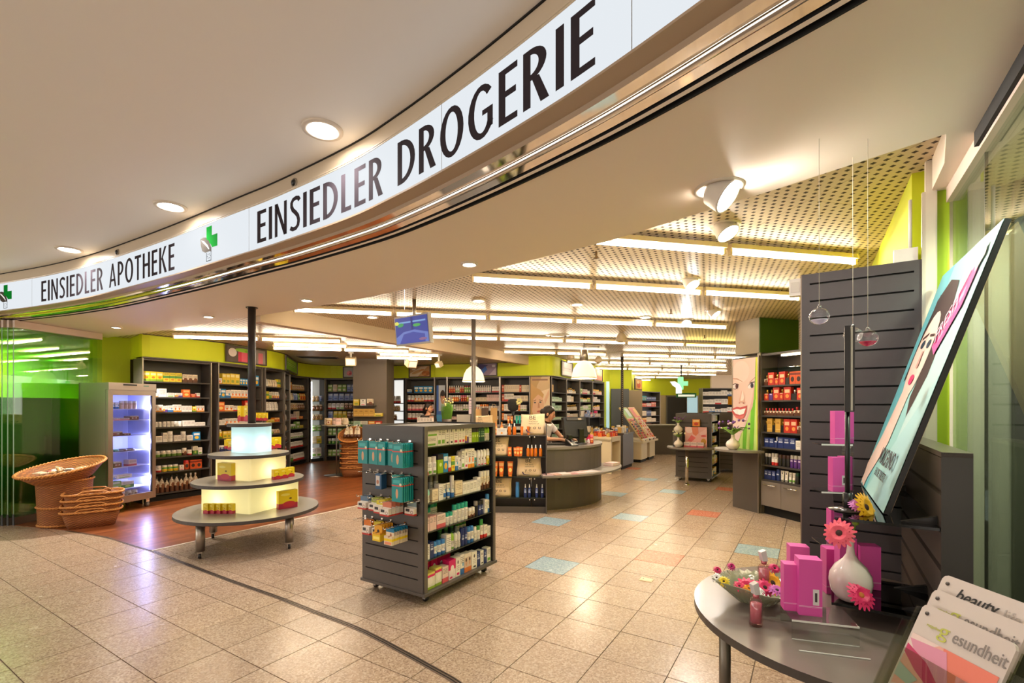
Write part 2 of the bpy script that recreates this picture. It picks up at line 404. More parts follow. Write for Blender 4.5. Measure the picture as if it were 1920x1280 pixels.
def ceiling(name, poly_parts, z, tr_, nr_):
    root = struct(link(name, None)); root.location = (0, 0, z)
    pw, ph, gap = 1.22, .625 * 2, .002
    stuff = MB(); cnt = 0
    for i in range(*tr_):
        for j in range(*nr_):
            for hp in poly_parts:
                q = [tn(i * pw + gap, j * ph + gap), tn((i + 1) * pw - gap, j * ph + gap), tn((i + 1) * pw - gap, (j + 1) * ph - gap), tn(i * pw + gap, (j + 1) * ph - gap)]
                for (a, b_, c_) in hp:
                    q = clip_poly(q, a, b_, c_)
                    if len(q) < 3: break
                if len(q) < 3: continue
                cx = sum(p[0] for p in q) / len(q); cy = sum(p[1] for p in q) / len(q)
                if cy < 1 or abs(cx) > 1.25 * cy + 1.2: continue
                me = MB().prism(q, 0, .02)
                if cnt < 280: me.build('ceiling_panel', PERF, root); cnt += 1
                else: stuff.add(me.v, me.f)
    if stuff.v: o = stuff.build('far_ceiling_panel', PERF, root); o['kind'] = 'stuff'
    return root
def hl(a, b):                              # half-plane to the left of a->b
    dx, dy = b[0] - a[0], b[1] - a[1]; return (dy, -dx, dy * a[0] - dx * a[1])
BEAM0, BEAM1 = (-3.2, 6.05), (.62, 12.86)
ceiling('ceiling_right', [[hl((-6, 8.2), (6, -2.4)), hl(BEAM1, BEAM0), hl((2.0, 2.15), (9.5, 14.1)), hl((14, 23.05), (-3, 23.05))]], ZR, (-6, 16), (1, 20))
ceiling('ceiling_left', [[hl((-6, 7.0), (-1, 4.1)), hl(BEAM0, BEAM1), hl((2, 15.2), (-9, 15.2))]], ZL, (-8, 6), (3, 16))
b = MB().box(0, math.dist(BEAM0, BEAM1), -.05, .10, 2.60, ZR)
struct(b.build('trim_3', mat('beam_paint', (206, 184, 156), .6), None, (*BEAM0, 0), math.atan2(BEAM1[1] - BEAM0[1], BEAM1[0] - BEAM0[0])))
SOFM = mat('soffit_paint', (238, 224, 206), .5)
front = offset(SIGN_S, .285)
poly = [p for p in front] + [(1.6, .2), (3.6, -.4), (3.6, 3.0), (2.6, 2.9), (2.16, 2.47), (1.98, 2.2)] + EDGE[::-1] + [(-11, 10)]
b = MB(); n = len(poly)
b.add([(x, y, SOF) for x, y in poly] + [(x, y, 2.92) for x, y in poly], [tuple(range(n))[::-1], tuple(range(n, 2 * n))] + [(i, (i + 1) % n, n + (i + 1) % n, n + i) for i in range(n)])
struct(b.build('ceiling_soffit', SOFM))
MALLM = mat('mall_ceiling_paint', (240, 236, 230), .6)
poly = offset(SIGN_S, .08) + [(3.6, -1.5), (4, -7), (-14, -7), (-14, 8.6)]
b = MB().prism(poly, MALL, MALL + .1)
struct(b.build('ceiling_mall', MALLM))
# mall floor behind and the mall's far wall keep the light in
# ---- fascia with the lit sign
fas = thing('illuminated_shop_sign', 'long curved white illuminated sign band with dark grey lettering over the shop front', 'sign', (-2.0, 3.7, 0))
def fp(P): return [(p[0] + 2.0, p[1] - 3.7) for p in P]
FS = fp(SIGN_S)
BEI = mat('fascia_beige', (204, 188, 164), .35)
b = MB(); sweep(b, FS, [(.03, 3.075), (.03, MALL + .01)], 0); sweep(b, FS, [(.03, MALL - .007), (.022, MALL - .007), (.022, MALL + .001)], 1); b.build('upper_fascia', [BEI, DARK], fas)
b = MB(); sweep(b, FS, [(-.004, 3.052), (-.004, 3.058), (.01, 3.058)], 0); sweep(b, FS, [(.012, 3.058), (.012, 3.066)], 1); sweep(b, FS, [(-.002, 3.066), (-.002, 3.072), (.028, 3.075)], 0); b.build('top_profile', [BEI, DARK], fas)
SGM = mat('sign_light_box', (10, 10, 10), .8, spec=.03, emit=SIGN_E, ec=(.90, .95, 1.0))
b = MB(); sweep(b, FS, [(0, 2.722), (0, 3.052)]); b.build('lit_panel', SGM, fas)
b = MB(); sweep(b, FS, [(-.004, 2.722), (-.004, 2.712), (.075, 2.706), (.085, 2.69)]); b.build('bottom_lip', mat('fascia_lip', (172, 150, 126), .4), fas)
b = MB(); sweep(b, FS, [(.085, 2.69), (.087, 2.70), (.15, 2.692)]); b.build('mirror_strip', CHROME, fas)
b = MB(); sweep(b, FS, [(.15, 2.692), (.152, 2.676), (.160, 2.668), (.172, 2.668), (.180, 2.676)], 0, True); b.build('chrome_rail', CHROME, fas)
b = MB(); sweep(b, FS, [(.180, 2.676), (.225, 2.670)]); b.build('mirror_strip', CHROME, fas)
b = MB(); sweep(b, FS, [(.225, 2.67), (.226, 2.69), (.236, 2.69), (.236, 2.662)], 0); sweep(b, FS, [(.236, 2.662), (.252, 2.658)], 1); sweep(b, FS, [(.252, 2.658), (.252, 2.69), (.275, 2.69), (.276, 2.655), (.285, 2.655), (.285, 2.67)], 0); b.build('track_groove', [DARK, SOFM], fas)
# joints between the sign panels
def s_of(px, P=SIGN_S):                    # arc length on the sign where the sight line of a picture column meets it
    s = 0
    for a, b_ in zip(P, P[1:]):
        L = math.dist(a, b_); q = (px - 960) / F
        f0, f1 = a[0] - q * a[1], b_[0] - q * b_[1]
        if f0 <= 0 <= f1 or f1 <= 0 <= f0:
            if a[1] > .3: return s + L * f0 / (f0 - f1)
        s += L
    return s
def p_of(s, off=0.0):
    P = SIGN_S
    for a, b_ in zip(P, P[1:]):
        L = math.dist(a, b_)
        if s <= L or b_ is P[-1]:
            t = s / L; d = ((b_[0] - a[0]) / L, (b_[1] - a[1]) / L)
            return (a[0] + (b_[0] - a[0]) * t - d[1] * off + 2.0, a[1] + (b_[1] - a[1]) * t + d[0] * off - 3.7)
        s -= L
for px in (60, 467, 828, 1184):
    s = s_of(px); a, c_ = p_of(s, -.0012), p_of(s + .004, -.0012)
    MB().add([(*a, 2.722), (*c_, 2.722), (*c_, 3.052), (*a, 3.052)], [(0, 1, 2, 3)]).build('panel_joint', mat('sign_joint', (150, 156, 160), .5), fas)
def stroke(pts, th):
    out = []; n = len(pts); L = []; Q = []
    for i in range(n):
        a, b_ = pts[max(0, i - 1)], pts[min(n - 1, i + 1)]; d = math.hypot(b_[0] - a[0], b_[1] - a[1])
        nx, nz = -(b_[1] - a[1]) / d * th / 2, (b_[0] - a[0]) / d * th / 2
        L.append((pts[i][0] + nx, pts[i][1] + nz)); Q.append((pts[i][0] - nx, pts[i][1] - nz))
    for i in range(n - 1): out.append([L[i], L[i + 1], Q[i + 1], Q[i]])
    return out
def ring(cx, cz, rx, rz, t0, t1, tv, th, n=14):
    out = []
    for i in range(n):
        a, b_ = math.radians(t0 + (t1 - t0) * i / n), math.radians(t0 + (t1 - t0) * (i + 1) / n)
        out.append([(cx + rx * math.cos(a), cz + rz * math.sin(a)), (cx + rx * math.cos(b_), cz + rz * math.sin(b_)), (cx + (rx - tv) * math.cos(b_), cz + (rz - th) * math.sin(b_)), (cx + (rx - tv) * math.cos(a), cz + (rz - th) * math.sin(a))])
    return out
def rc(x0, x1, z0, z1): return [(x0, z0), (x1, z0), (x1, z1), (x0, z1)]
V_, H_ = .148, .115
GL = {'E': (.40, [rc(0, V_, 0, 1), rc(V_, .40, 0, H_), rc(V_, .37, .47, .47 + H_), rc(V_, .40, 1 - H_, 1)]), 'I': (V_, [rc(0, V_, 0, 1)]),
      'N': (.52, [rc(0, .12, 0, 1), rc(.40, .52, 0, 1), [(0, 1), (.13, 1), (.52, 0), (.39, 0)]]),
      'S': (.44, stroke([(.41, .84), (.36, .92), (.26, .945), (.15, .92), (.085, .84), (.085, .73), (.14, .62), (.25, .52), (.34, .41), (.375, .28), (.35, .14), (.26, .065), (.14, .06), (.03, .12)], .12)),
      'D': (.55, [rc(0, V_, 0, 1)] + ring(.12, .5, .43, .5, -90, 90, V_, H_)), 'L': (.36, [rc(0, V_, 0, 1), rc(V_, .36, 0, H_)]),
      'R': (.50, [rc(0, V_, 0, 1)] + ring(.13, .725, .32, .275, -90, 90, V_, H_ * .9) + [[(.17, .48), (.31, .48), (.50, 0), (.34, 0)]]),
      'P': (.45, [rc(0, V_, 0, 1)] + ring(.13, .70, .32, .30, -90, 90, V_, H_ * .9)),
      'A': (.58, [[(0, 0), (.135, 0), (.34, 1), (.235, 1)], [(.58, 0), (.445, 0), (.235, 1), (.345, 1)], rc(.14, .44, .24, .34)]),
      'O': (.62, ring(.31, .5, .31, .515, 0, 360, V_, H_, 24)), 'T': (.46, [rc(.163, .297, 0, 1), rc(0, .46, 1 - H_, 1)]),
      'H': (.52, [rc(0, V_, 0, 1), rc(.52 - V_, .52, 0, 1), rc(V_, .39, .46, .46 + H_)]),
      'K': (.52, [rc(0, V_, 0, 1), [(.12, .50), (.24, .56), (.50, 1), (.35, 1)], [(.15, .58), (.27, .58), (.53, 0), (.37, 0)]]),
      'G': (.60, ring(.32, .5, .32, .515, 42, 330, V_, H_, 18) + [rc(.46, .585, .14, .50), rc(.34, .585, .42, .52)]), ' ': (.26, [])}
INK = mat('sign_lettering', (58, 52, 58), .8, spec=.03)
Z0, CAP = 2.762, .238
def sign_text(word, pa, pb):
    sa, sb = s_of(pa), s_of(pb); gapw = .115
    tot = sum(GL[c][0] for c in word) + gapw * (len(word) - 1); k_ = (sb - sa) / tot; u = 0
    for ch in word:
        w, polys = GL[ch]
        if polys:
            b = MB()
            for q in polys:
                b.add([(*p_of(sa + (u + p[0]) * k_, -.003), Z0 + p[1] * CAP) for p in q], [tuple(range(len(q)))])
            b.build('letter', INK, fas)
        u += w + gapw
sign_text('EINSIEDLER APOTHEKE', 78, 328)
sign_text('EINSIEDLER DROGERIE', 483, 1117)
def logo(px):
    s0 = s_of(px)
    def put(nm, pts, m_, off=-.003): MB().add([(*p_of(s0 + p[0] * 1.25, off), 2.722 + p[1]) for p in pts], [tuple(range(len(pts)))]).build(nm, m_, fas)
    put('green_cross', [(-.015, .185), (-.015, .305), (.055, .305), (.055, .225), (.125, .225), (.125, .125), (.06, .125), (.03, .165)], mat('logo_green', (0, 130, 40), .8, emit=.25, spec=.03))
    put('leaf', [(-.095, .222), (-.06, .232), (-.02, .222), (.02, .185), (.045, .13), (.05, .09), (.03, .10), (-.03, .098), (-.07, .12), (-.09, .17)], mat('logo_grey', (84, 80, 76), .8, spec=.03))
    put('leaf_vein', [(-.085, .212), (-.045, .195), (.0, .155), (.022, .118), (.014, .118), (-.01, .145), (-.05, .18)], mat('logo_white', (235, 240, 244), .5, emit=.5), -.0036)
    for a, b_, c_, d in ((-.018, -.012, .02, .095), (.042, .048, .02, .13), (-.018, .048, .02, .026)): put('jar_outline', [(a, c_), (b_, c_), (b_, d), (a, d)], mat('logo_dark', (40, 46, 54), .8, spec=.03))
    for i in range(6): put('snow_dot', [(.015 + .018 * math.cos(i * PI / 3) + dx, .062 + .018 * math.sin(i * PI / 3) + dz) for dx, dz in ((-.004, -.004), (.004, -.004), (.004, .004), (-.004, .004))], mat('logo_dark', (40, 46, 54), .8, spec=.03))
logo(390); logo(9)
for px, py, lb in ((545, 330, 'small dark dome sensor on the fascia above the second shop word'), (214, 468, 'small dark dome sensor on the fascia nearer the far end')):
    s = s_of(px); x, y = p_of(s, .03); x -= 2; y += 3.7
    t = thing('dome_sensor', lb, 'sensor', (x, y, 3.12), math.atan2(p_of(s + .05)[1] - p_of(s)[1], p_of(s + .05)[0] - p_of(s)[0]))
    MB().ball((0, -.002, 0), (.026, .022, .026), 10, 6).build('dome', BLACK, t)
    MB().lathe([(.034, 0), (.034, .006), (.024, .008)], 14, M=Matrix.Rotation(PI / 2, 4, 'X')).build('ring', mat('sensor_ring', (150, 138, 122), .4), t)

# ---- wall bands of lime above the shelving (front line of the shelving)
WL = [(-5.6, 7.27), (-5.1, 8.10), (-5.03, 8.2), (-4.87, 9.3), (-4.83, 9.4), (-4.96, 10.3), (-5.0, 10.6), (-5.45, 11.75), (-5.55, 12.0), (-5.52, 13.1), (-5.2, 13.45), (-4.0, 13.62), (-3.2, 13.75), (-2.1, 13.15), (-1.09, 12.95), (-.31, 12.65), (.47, 12.4), (.97, 12.3), (1.53, 13.5), (3.03, 15.9)]
def wall_strip(name, P, z0, z1, m, th=.12, smooth=0):
    P = smooth_line(P, smooth) if smooth else P
    b = MB(); sweep(b, P, [(th, z0), (0, z0), (0, z1), (th, z1), (th, z0)])
    for e in (0, -1):
        a, c_ = P[e], offset(P, th)[e]; b.add([(*a, z0), (*c_, z0), (*c_, z1), (*a, z1)], [(0, 1, 2, 3) if e else (3, 2, 1, 0)])
    return struct(b.build(name, m))
UT = 2.30
LW = smooth_line([(-5.82, 7.56), (-5.55, 7.99), (-5.28, 8.44), (-5.10, 9.05), (-5.0, 9.6), (-4.94, 10.0), (-5.02, 10.7), (-5.35, 11.5), (-5.56, 12.3), (-5.5, 13.05), (-5.1, 13.5), (-4.3, 13.62), (-3.2, 13.62), (-2.1, 13.15), (-1.09, 12.95), (-.31, 12.65), (.42, 12.42)], 4)
wall_strip('wall_lime_left', LW, UT + .02, ZL + .03, LIME)
wall_strip('wall_lime_back', smooth_line([(.42, 12.42), (.97, 12.34), (1.25, 12.75), (1.53, 13.5), (2.3, 14.75), (3.03, 15.9)], 5), UT + .02, ZR + .03, LIME)
b = MB(); sweep(b, LW, [(.3, UT), (-.035, UT), (-.035, UT + .02), (.3, UT + .02)]); sweep(b, smooth_line([(.42, 12.42), (.97, 12.34), (1.25, 12.75), (1.53, 13.5), (2.3, 14.75), (3.03, 15.9)], 5), [(.3, UT), (-.035, UT), (-.035, UT + .02), (.3, UT + .02)])
struct(b.build('trim_4', GREY))
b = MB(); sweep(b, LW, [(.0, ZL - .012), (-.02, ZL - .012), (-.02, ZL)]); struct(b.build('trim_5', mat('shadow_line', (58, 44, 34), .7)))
wall_strip('wall_bulkhead_end', [(-6.42, 8.08), (-5.82, 7.56)], UT + .02, SOF + .1, LIME, .1)
wall_strip('wall_left', [(-8.8, 5.2), (-7.5, 6.88), (-6.42, 8.08)], 0, SOF + .1, LIME)
wall_strip('wall_back', [(-8.2, 9), (-6.8, 12.5), (-6.2, 14.3), (-3.2, 14.6), (.6, 13.4), (1.2, 13.5), (2.6, 16.2), (3.0, 16.5)], 0, ZL + .05, mat('wall_dark_back', (92, 84, 78), .6))
# right side wall and the far end
wall_strip('wall_right', [(9.5, 14.25), (4.78, 6.8), (2.19, 2.632)], 0, ZR + .02, LIME)
struct(MB().box(-.015, .02, -.02, .02, 0, ZR, 0).build('trim_6', mat('white_post', (216, 206, 188), .4), None, at(1744, 760, 2.5)[:2] + (0,), A_R))
wall_strip('wall_far_left', [(3.05, 15.95), (3.45, 17.0), (4.3, 17.3), (5.3, 20.5), (5.9, 23.0)], 0, ZR, LIME)
wall_strip('wall_far', [(5.6, 23.0), (13.5, 23.0)], 2.04, ZR, LIME)
wall_strip('wall_far_lower', [(5.6, 23.02), (13.5, 23.02)], 0, 2.04, mat('beige_wall', (196, 176, 150), .6))
wall_strip('wall_far_right', [(8.3, 20.0), (14, 20.4)], 0, ZR, mat('cream_wall', (222, 204, 182), .6))
t = struct(link('door_1', None, None, (*at(1250.5, 760, 22.95)[:2], 0)))
MB().box(.0, .93, -.03, 0, 0, 1.97).build('door_leaf', mat('door_grey', (52, 50, 50), .5), t)
MB().box(-.05, 0, -.05, 0, 0, 2.02).add([], []).box(.93, .98, -.05, 0, 0, 2.02).box(-.05, .98, -.05, 0, 1.97, 2.02).build('door_frame', mat('frame_grey', (120, 112, 104), .5), t)
MB().cyl((.86, -.07, 1.02), (.74, -.07, 1.02), .012).cyl((.86, -.07, 1.02), (.86, -.03, 1.02), .01).build('door_handle', STEEL, t)
t = struct(link('window_1', None, None, (*at(1288, 760, 22.9)[:2], 0)))
MB().box(0, .5, -.02, 0, 1.0, 1.99).build('pane', mat('pale_blue_lit_glass', (170, 205, 215), .2, emit=.55, ec=(.55, .80, .88)), t)
MB().box(-.03, .53, -.025, .0, .96, 1.0).box(-.03, 0, -.025, 0, 1.0, 1.99).box(.5, .53, -.025, 0, 1.0, 1.99).build('window_frame', STEEL, t)
# columns
def column(name, pts, z0, z1, mats):
    n = len(pts); b = MB(); b.prism(pts, z0, z1); return struct(b.build(name, mats))
column('column_grey', [at(662, 0, 11.6)[:2], at(725, 0, 11.6)[:2], (-3.0, 12.2), (-3.9, 12.2)], 0, ZL, mat('column_grey_paint', (112, 100, 88), .5, var=.04))
# mall side: what stands behind the camera (closes the room)
struct(MB().box(-14, 8, -7.1, -7.0, 0, 3.3).build('wall_mall', mat('mall_wall', (200, 186, 168), .7)))
# ================================================================ LAMPS
def tube_light(t0, n0, L, z, zc, yellow=0, label='x', group=None):
    x, y = tn(t0, n0)
    o = thing('fluorescent_light', label, 'ceiling light', (x, y, z), .22, group)
    key = ('tube', yellow, round(L, 2))
    if key not in _P:
        _P[key] = (MB().box(0, L, -.038, .038, .026, .062).box(.0, .02, -.018, .018, -.02, .03).box(L - .02, L, -.018, .018, -.02, .03).mesh('housing', mat('tube_housing', (226, 208, 172), .5)),
                   MB().cyl((.02, 0, 0), (L - .02, 0, 0), .015, n=8).mesh('tube', (EMT, EMTY, EML)[yellow]),
                   )
    link('housing', _P[key][0], o); link('tube', _P[key][1], o)
    b = MB()
    for q in (.25, L - .25): b.cyl((q, 0, .06), (q, 0, zc - z), .004, n=6)
    b.build('hanger', WHITE, o)
_P = {}
rows = [('A', 3.27, 1.22, 2, ZR), ('B', 4.52, .62, 3, ZR), ('C', 6.44, -1.35, 5, ZR), ('D', 8.44, .42, 5, ZR), ('E', 10.46, 2.15, 2, ZR), ('E', 10.46, 5.0, 3, ZR), ('F', 12.4, 4.3, 4, ZR),
        ('G', 14.4, 4.6, 5, ZR), ('H', 16.4, 5.6, 5, ZR), ('I', 18.4, 6.6, 4, ZR), ('J', 20.6, 7.6, 3, ZR),
        ('a', 8.30, -3.45, 2, ZL), ('c', 8.97, -2.2, 1, ZL), ('d', 9.55, -2.35, 2, ZL), ('e', 10.2, -.5, 1, ZL), ('f', 10.95, -.6, 1, ZL)]
names = {'A': 'first row behind the soffit edge', 'B': 'second row behind the soffit edge', 'C': 'third row, over the gondola', 'D': 'fourth row, before the pendant lamps', 'E': 'fifth row, at the pendant lamps', 'F': 'sixth row',
         'G': 'seventh row', 'H': 'eighth row', 'I': 'ninth row', 'J': 'last row by the far wall', 'a': 'row over the fridge bays', 'c': 'short row beside the white beam', 'd': 'row by the curved lime wall', 'e': 'row beside the grey column', 'f': 'last row over the grey column'}
cnt = {}
tot = {}
for kx, n0, t0, c, zc in rows: tot[kx] = tot.get(kx, 0) + c
for kx, n0, t0, c, zc in rows:
    for i in range(c):
        q = cnt.get(kx, 0); cnt[kx] = q + 1
        yl = 1 if (kx == 'D' and i == 4) else (2 if zc == ZL else 0)
        if tot[kx] == 1: lb = 'single warm fluorescent tube light, %s' % names[kx]
        else: lb = '%s fluorescent tube light, %s in the %s' % ('yellow glowing' if yl == 1 else 'warm white', nth(q), names[kx])
        tube_light(t0 + i * 1.235, n0, 1.2, zc - .085, zc, yl, lb, 'fluorescent tube lights on the perforated ceiling')
def downlight(px, py, z, r, label, lamp=True, power=10, spot=1.9):
    x, y = (px - 960) * ((z - EYE) * F / (HZ - py)) / F, (z - EYE) * F / (HZ - py)
    o = thing('downlight', label, 'ceiling light', (x, y, z), 0, 'round recessed downlights')
    k = ('dl', r)
    if k not in _P:
        _P[k] = (MB().lathe([(r * .72, -.002), (r * .78, -.014), (r, -.012), (r * 1.02, -.003), (r * 1.02, .002)], 28).mesh('trim_ring', mat('downlight_ring', (216, 204, 188), .4)),
                 MB().lathe([(0.0001, -.006), (r * .70, -.006)], 24).mesh('lens', EMD))
    link('trim_ring', _P[k][0], o); link('lens', _P[k][1], o)
    if lamp:
        ld = bpy.data.lights.new('lamp', 'SPOT'); ld.energy = power; ld.color = DOWN_C; ld.spot_size = spot; ld.spot_blend = .6; ld.shadow_soft_size = r * .6
        lo = link('lamp', ld, o, (0, 0, -.03))
for px, py, lb in ((605, 242, 'large bright round downlight in the mall ceiling nearest the sign'), (320, 386, 'round downlight in the mall ceiling, second along the sign'), (130, 467, 'round downlight in the mall ceiling farthest along the sign')):
    downlight(px, py, MALL, .115, lb, True, 15, 2.4)
for px, py, lb in ((880, 494, 'small cool downlight in the beige soffit above the gondola'), (575, 562, 'small cool downlight in the soffit between pole and screen'), (391, 593, 'small cool downlight in the soffit beside the dark pole'), (218, 613, 'small downlight in the soffit before the lime wall corner')):
    downlight(px, py, SOF, .065, lb, True, 90 if px < 300 else 24, 2.3 if px < 300 else 1.9)
for px, py, lb in ((1082, 570, 'round downlight in the perforated ceiling over the cash desk'), (1210, 594, 'round downlight behind the third tube row'), (897, 563, 'round downlight at the top of the middle pole'), (698, 594, 'round downlight near the hanging screen')):
    downlight(px, py, ZR, .085, lb, True, 22, 2.0)
# unseen fill downlights added behind the camera to brighten the mall side
for i, (x, y) in enumerate(((-3.6, .6), (-1.2, -.6), (1.4, -1.6), (-6.2, 2.2), (-4.4, -2.6), (-.8, -3.4), (-8.6, 3.6))):
    o = thing('downlight', 'added unseen fill downlight behind the camera, %s from the sign' % nth(i), 'ceiling light', (x, y, MALL), 0, 'round recessed downlights')
    link('trim_ring', _P[('dl', .115)][0], o); link('lens', _P[('dl', .115)][1], o)
    ld = bpy.data.lights.new('lamp', 'SPOT'); ld.energy = 12; ld.color = DOWN_C; ld.spot_size = 2.5; ld.spot_blend = .7; ld.shadow_soft_size = .1
    link('lamp', ld, o, (0, 0, -.03))
x, y = -7.0, 6.55  # fill lamp added to brighten the green behind the parked glass
o = thing('downlight', 'added fill downlight behind the parked glass screens', 'ceiling light', (x, y, SOF), 0, 'round recessed downlights')
link('trim_ring', _P[('dl', .065)][0], o); link('lens', _P[('dl', .065)][1], o)
ld = bpy.data.lights.new('lamp', 'SPOT'); ld.energy = 60; ld.color = DOWN_C; ld.spot_size = 2.6; ld.spot_blend = .8; ld.shadow_soft_size = .05
link('lamp', ld, o, (0, 0, -.03))
for i, (x, y) in enumerate(((1.84, 1.32), (2.30, 1.92))):  # out-of-view fill lamps added to light the brick behind the glass
    o = thing('downlight', 'small added fill downlight behind the right glass partition, %s one' % ('nearer', 'farther')[i], 'ceiling light', (x, y, SOF), 0, 'round recessed downlights')
    link('trim_ring', _P[('dl', .065)][0], o); link('lens', _P[('dl', .065)][1], o)
    ld = bpy.data.lights.new('lamp', 'SPOT'); ld.energy = 40; ld.color = DOWN_C; ld.spot_size = 2.7; ld.spot_blend = .8; ld.shadow_soft_size = .05
    link('lamp', ld, o, (0, 0, -.03))
def gimbal(px, py, z, r, tilt, yaw, label, power=14):
    Y = (z - EYE) * F / (HZ - py); x = (px - 960) * Y / F
    o = thing('tilting_spotlight', label, 'spotlight', (x, Y, z), yaw, 'tilting spotlights')
    k = ('gb', r, tilt)
    if k not in _P:
        T = Matrix.Translation((0, 0, -.02)) @ Matrix.Rotation(tilt, 4, 'X')
        _P[k] = (MB().lathe([(r * .9, .0), (r * 1.0, -.008), (r * 1.18, -.006), (r * 1.2, .001)], 28).mesh('trim_ring', mat('downlight_ring', (216, 204, 188), .4)),
                 MB().lathe([(r * .55, .05), (r * .78, .03), (r * .86, -.05), (r * .9, -.06), (r * .8, -.06)], 24, M=T).mesh('lamp_head', WHITE),
                 MB().lathe([(.0001, -.055), (r * .8, -.055)], 24, M=T).mesh('lens', EMD))
    link('trim_ring', _P[k][0], o); link('lamp_head', _P[k][1], o); link('lens', _P[k][2], o)
    ld = bpy.data.lights.new('lamp', 'SPOT'); ld.energy = power; ld.color = DOWN_C; ld.spot_size = 2.5; ld.spot_blend = .9; ld.shadow_soft_size = r * .6
    lo = link('lamp', ld, o); lo.matrix_local = Matrix.Translation((0, 0, -.02)) @ Matrix.Rotation(tilt, 4, 'X') @ Matrix.Translation((0, 0, -.075))
gimbal(1348, 352, SOF, .10, -.9, .9, 'large tilted white spotlight in the soffit edge, glaring', 16)
gimbal(1358, 422, ZR, .09, -.55, .6, 'tilted spotlight on the perforated ceiling before the first tube row', 7)
gimbal(1294, 524, ZR, .085, -.6, .5, 'tilted spotlight between first and second tube rows', 10)
gimbal(1337, 582, ZR, .08, -.7, .8, 'tilted spotlight near the grey and green column, higher one', 14)
gimbal(1288, 599, ZR, .08, -.7, -.4, 'tilted spotlight beside the third tube row end', 14)
# box spotlights and a camera on the left ceiling
def box_spot(px, py, Y, s, yaw, pitch, label):
    x, y, z = at(px, py, Y); zc = ZL if px < 900 else ZR
    o = thing('box_spotlight', label, 'spotlight', (x, y, zc), yaw)
    T = Matrix.Translation((0, 0, z - zc)) @ Matrix.Rotation(pitch, 4, 'X')
    MB().box(-s, s, -s * .8, s * .8, -s * .8, s * .8, M=T).build('lamp_box', mat('lamp_box_cream', (214, 196, 160), .5), o)
    MB().box(-s * .85, s * .85, -s * .84, -s * .8, -s * .6, s * .6, M=T).build('front_glass', mat('lamp_front', (250, 236, 206), .3, emit=.8), o)
    MB().cyl((0, 0, z - zc + s * .7), (0, 0, 0), .02, n=8).box(-.05, .05, -.05, .05, -.03, 0).build('mount', WHITE, o)
box_spot(658, 677, 10.2, .105, .2, .3, 'cream box spotlight hanging before the grey column')
box_spot(771, 680, 10.0, .10, .7, .5, 'larger cream box spotlight above the almond picture')
box_spot(823, 683, 10.6, .07, -.7, .5, 'small tilted cream box spotlight beside the almond picture')
for px, py, Y, r, lb in ((1070, 668, 12.0, .10, 'cream cone spotlight over the framed sign pictures'), (1122, 675, 12.0, .10, 'cream cone spotlight right behind the pendant lamp'), (1165, 634, 8.4, .10, 'white globe spotlight before the fourth tube row'), (383, 614, 8.0, .10, 'white drum loudspeaker on the ceiling beside the pole'), (1392, 626, 7.4, .07, 'white spotlight on the column of the perfume bay')):
    x, y, z = at(px, py, Y); zc = ZL if px < 600 else ZR
    o = thing('ceiling_loudspeaker' if px == 383 else 'cone_spotlight', lb, 'loudspeaker' if px == 383 else 'spotlight', (x, y, zc))
    h = zc - z
    if px == 383: MB().lathe([(r, 0), (r, -h), (r * .9, -h - .02)], 18).build('drum', mat('cream_drum', (196, 178, 148), .5), o); MB().lathe([(.0001, -h - .021), (r * .8, -h - .021)], 16).build('grille', mat('grille_grey', (120, 108, 92), .7), o)
    else:
        MB().lathe([(.03, -h + r), (r * .7, -h + r * .6), (r, -h - r * .3), (r * .8, -h - r * .6), (.0001, -h - r * .8)], 14).build('shade', mat('cream_drum', (196, 178, 148), .5), o)
        MB().cyl((0, 0, 0), (0, 0, -h + r), .02, n=8).build('stem', WHITE, o)
for i, (px, py, zc) in enumerate(((1118, 471, ZR), (1258, 580, ZR), (846, 622, ZR), (367, 623, ZL), (1321, 628, ZR))):
    Y = (zc - EYE) * F / (HZ - py); x = (px - 960) * Y / F
    o = thing('sprinkler', 'small brass ceiling sprinkler, %s' % ('above the gondola near the soffit edge', 'before the third tube row end', 'left of the middle pole', 'over the fridge', 'before the grey and green column')[i], 'sprinkler', (x, Y, zc))
    MB().cyl((0, 0, 0), (0, 0, -.05), .009, n=8).build('stem', mat('brass_dark', (120, 92, 60), .4, .6), o)
    MB().lathe([(.004, -.05), (.026, -.055), (.026, -.058), (.004, -.062)], 10).build('deflector', mat('brass_dark', (120, 92, 60), .4, .6), o)
for px, py, lb in ((880 + 2, 578 + 51, ''), ):
    pass
for px, py, lb in ((1046, 628, 'flat round air vent in the ceiling over the cash desk'), (1110, 649, 'flat round air vent behind the pendant lamp')):
    Y = (ZR - EYE) * F / (HZ - py); x = (px - 960) * Y / F
    o = thing('air_vent', lb, 'vent', (x, Y, ZR)); MB().lathe([(.22, 0), (.22, -.01), (.16, -.02)], 24).build('rim', WHITE, o); MB().lathe([(.12, -.012), (.12, -.022), (.001, -.024)], 20).build('disc', WHITE, o)
x, y, z = at(597, 668, 11.2)
o = thing('air_grille', 'dark slotted air grille in the ceiling over the curved lime wall', 'vent', (x, y, ZL), .22)
MB().box(-.45, .45, -.2, .2, -.012, 0).build('frame', mat('grille_grey', (120, 108, 92), .7), o)
b = MB()
for i in range(8): b.box(-.40, .40, -.17 + i * .044, -.15 + i * .044, -.02, -.012)
b.build('slat', DARK, o)
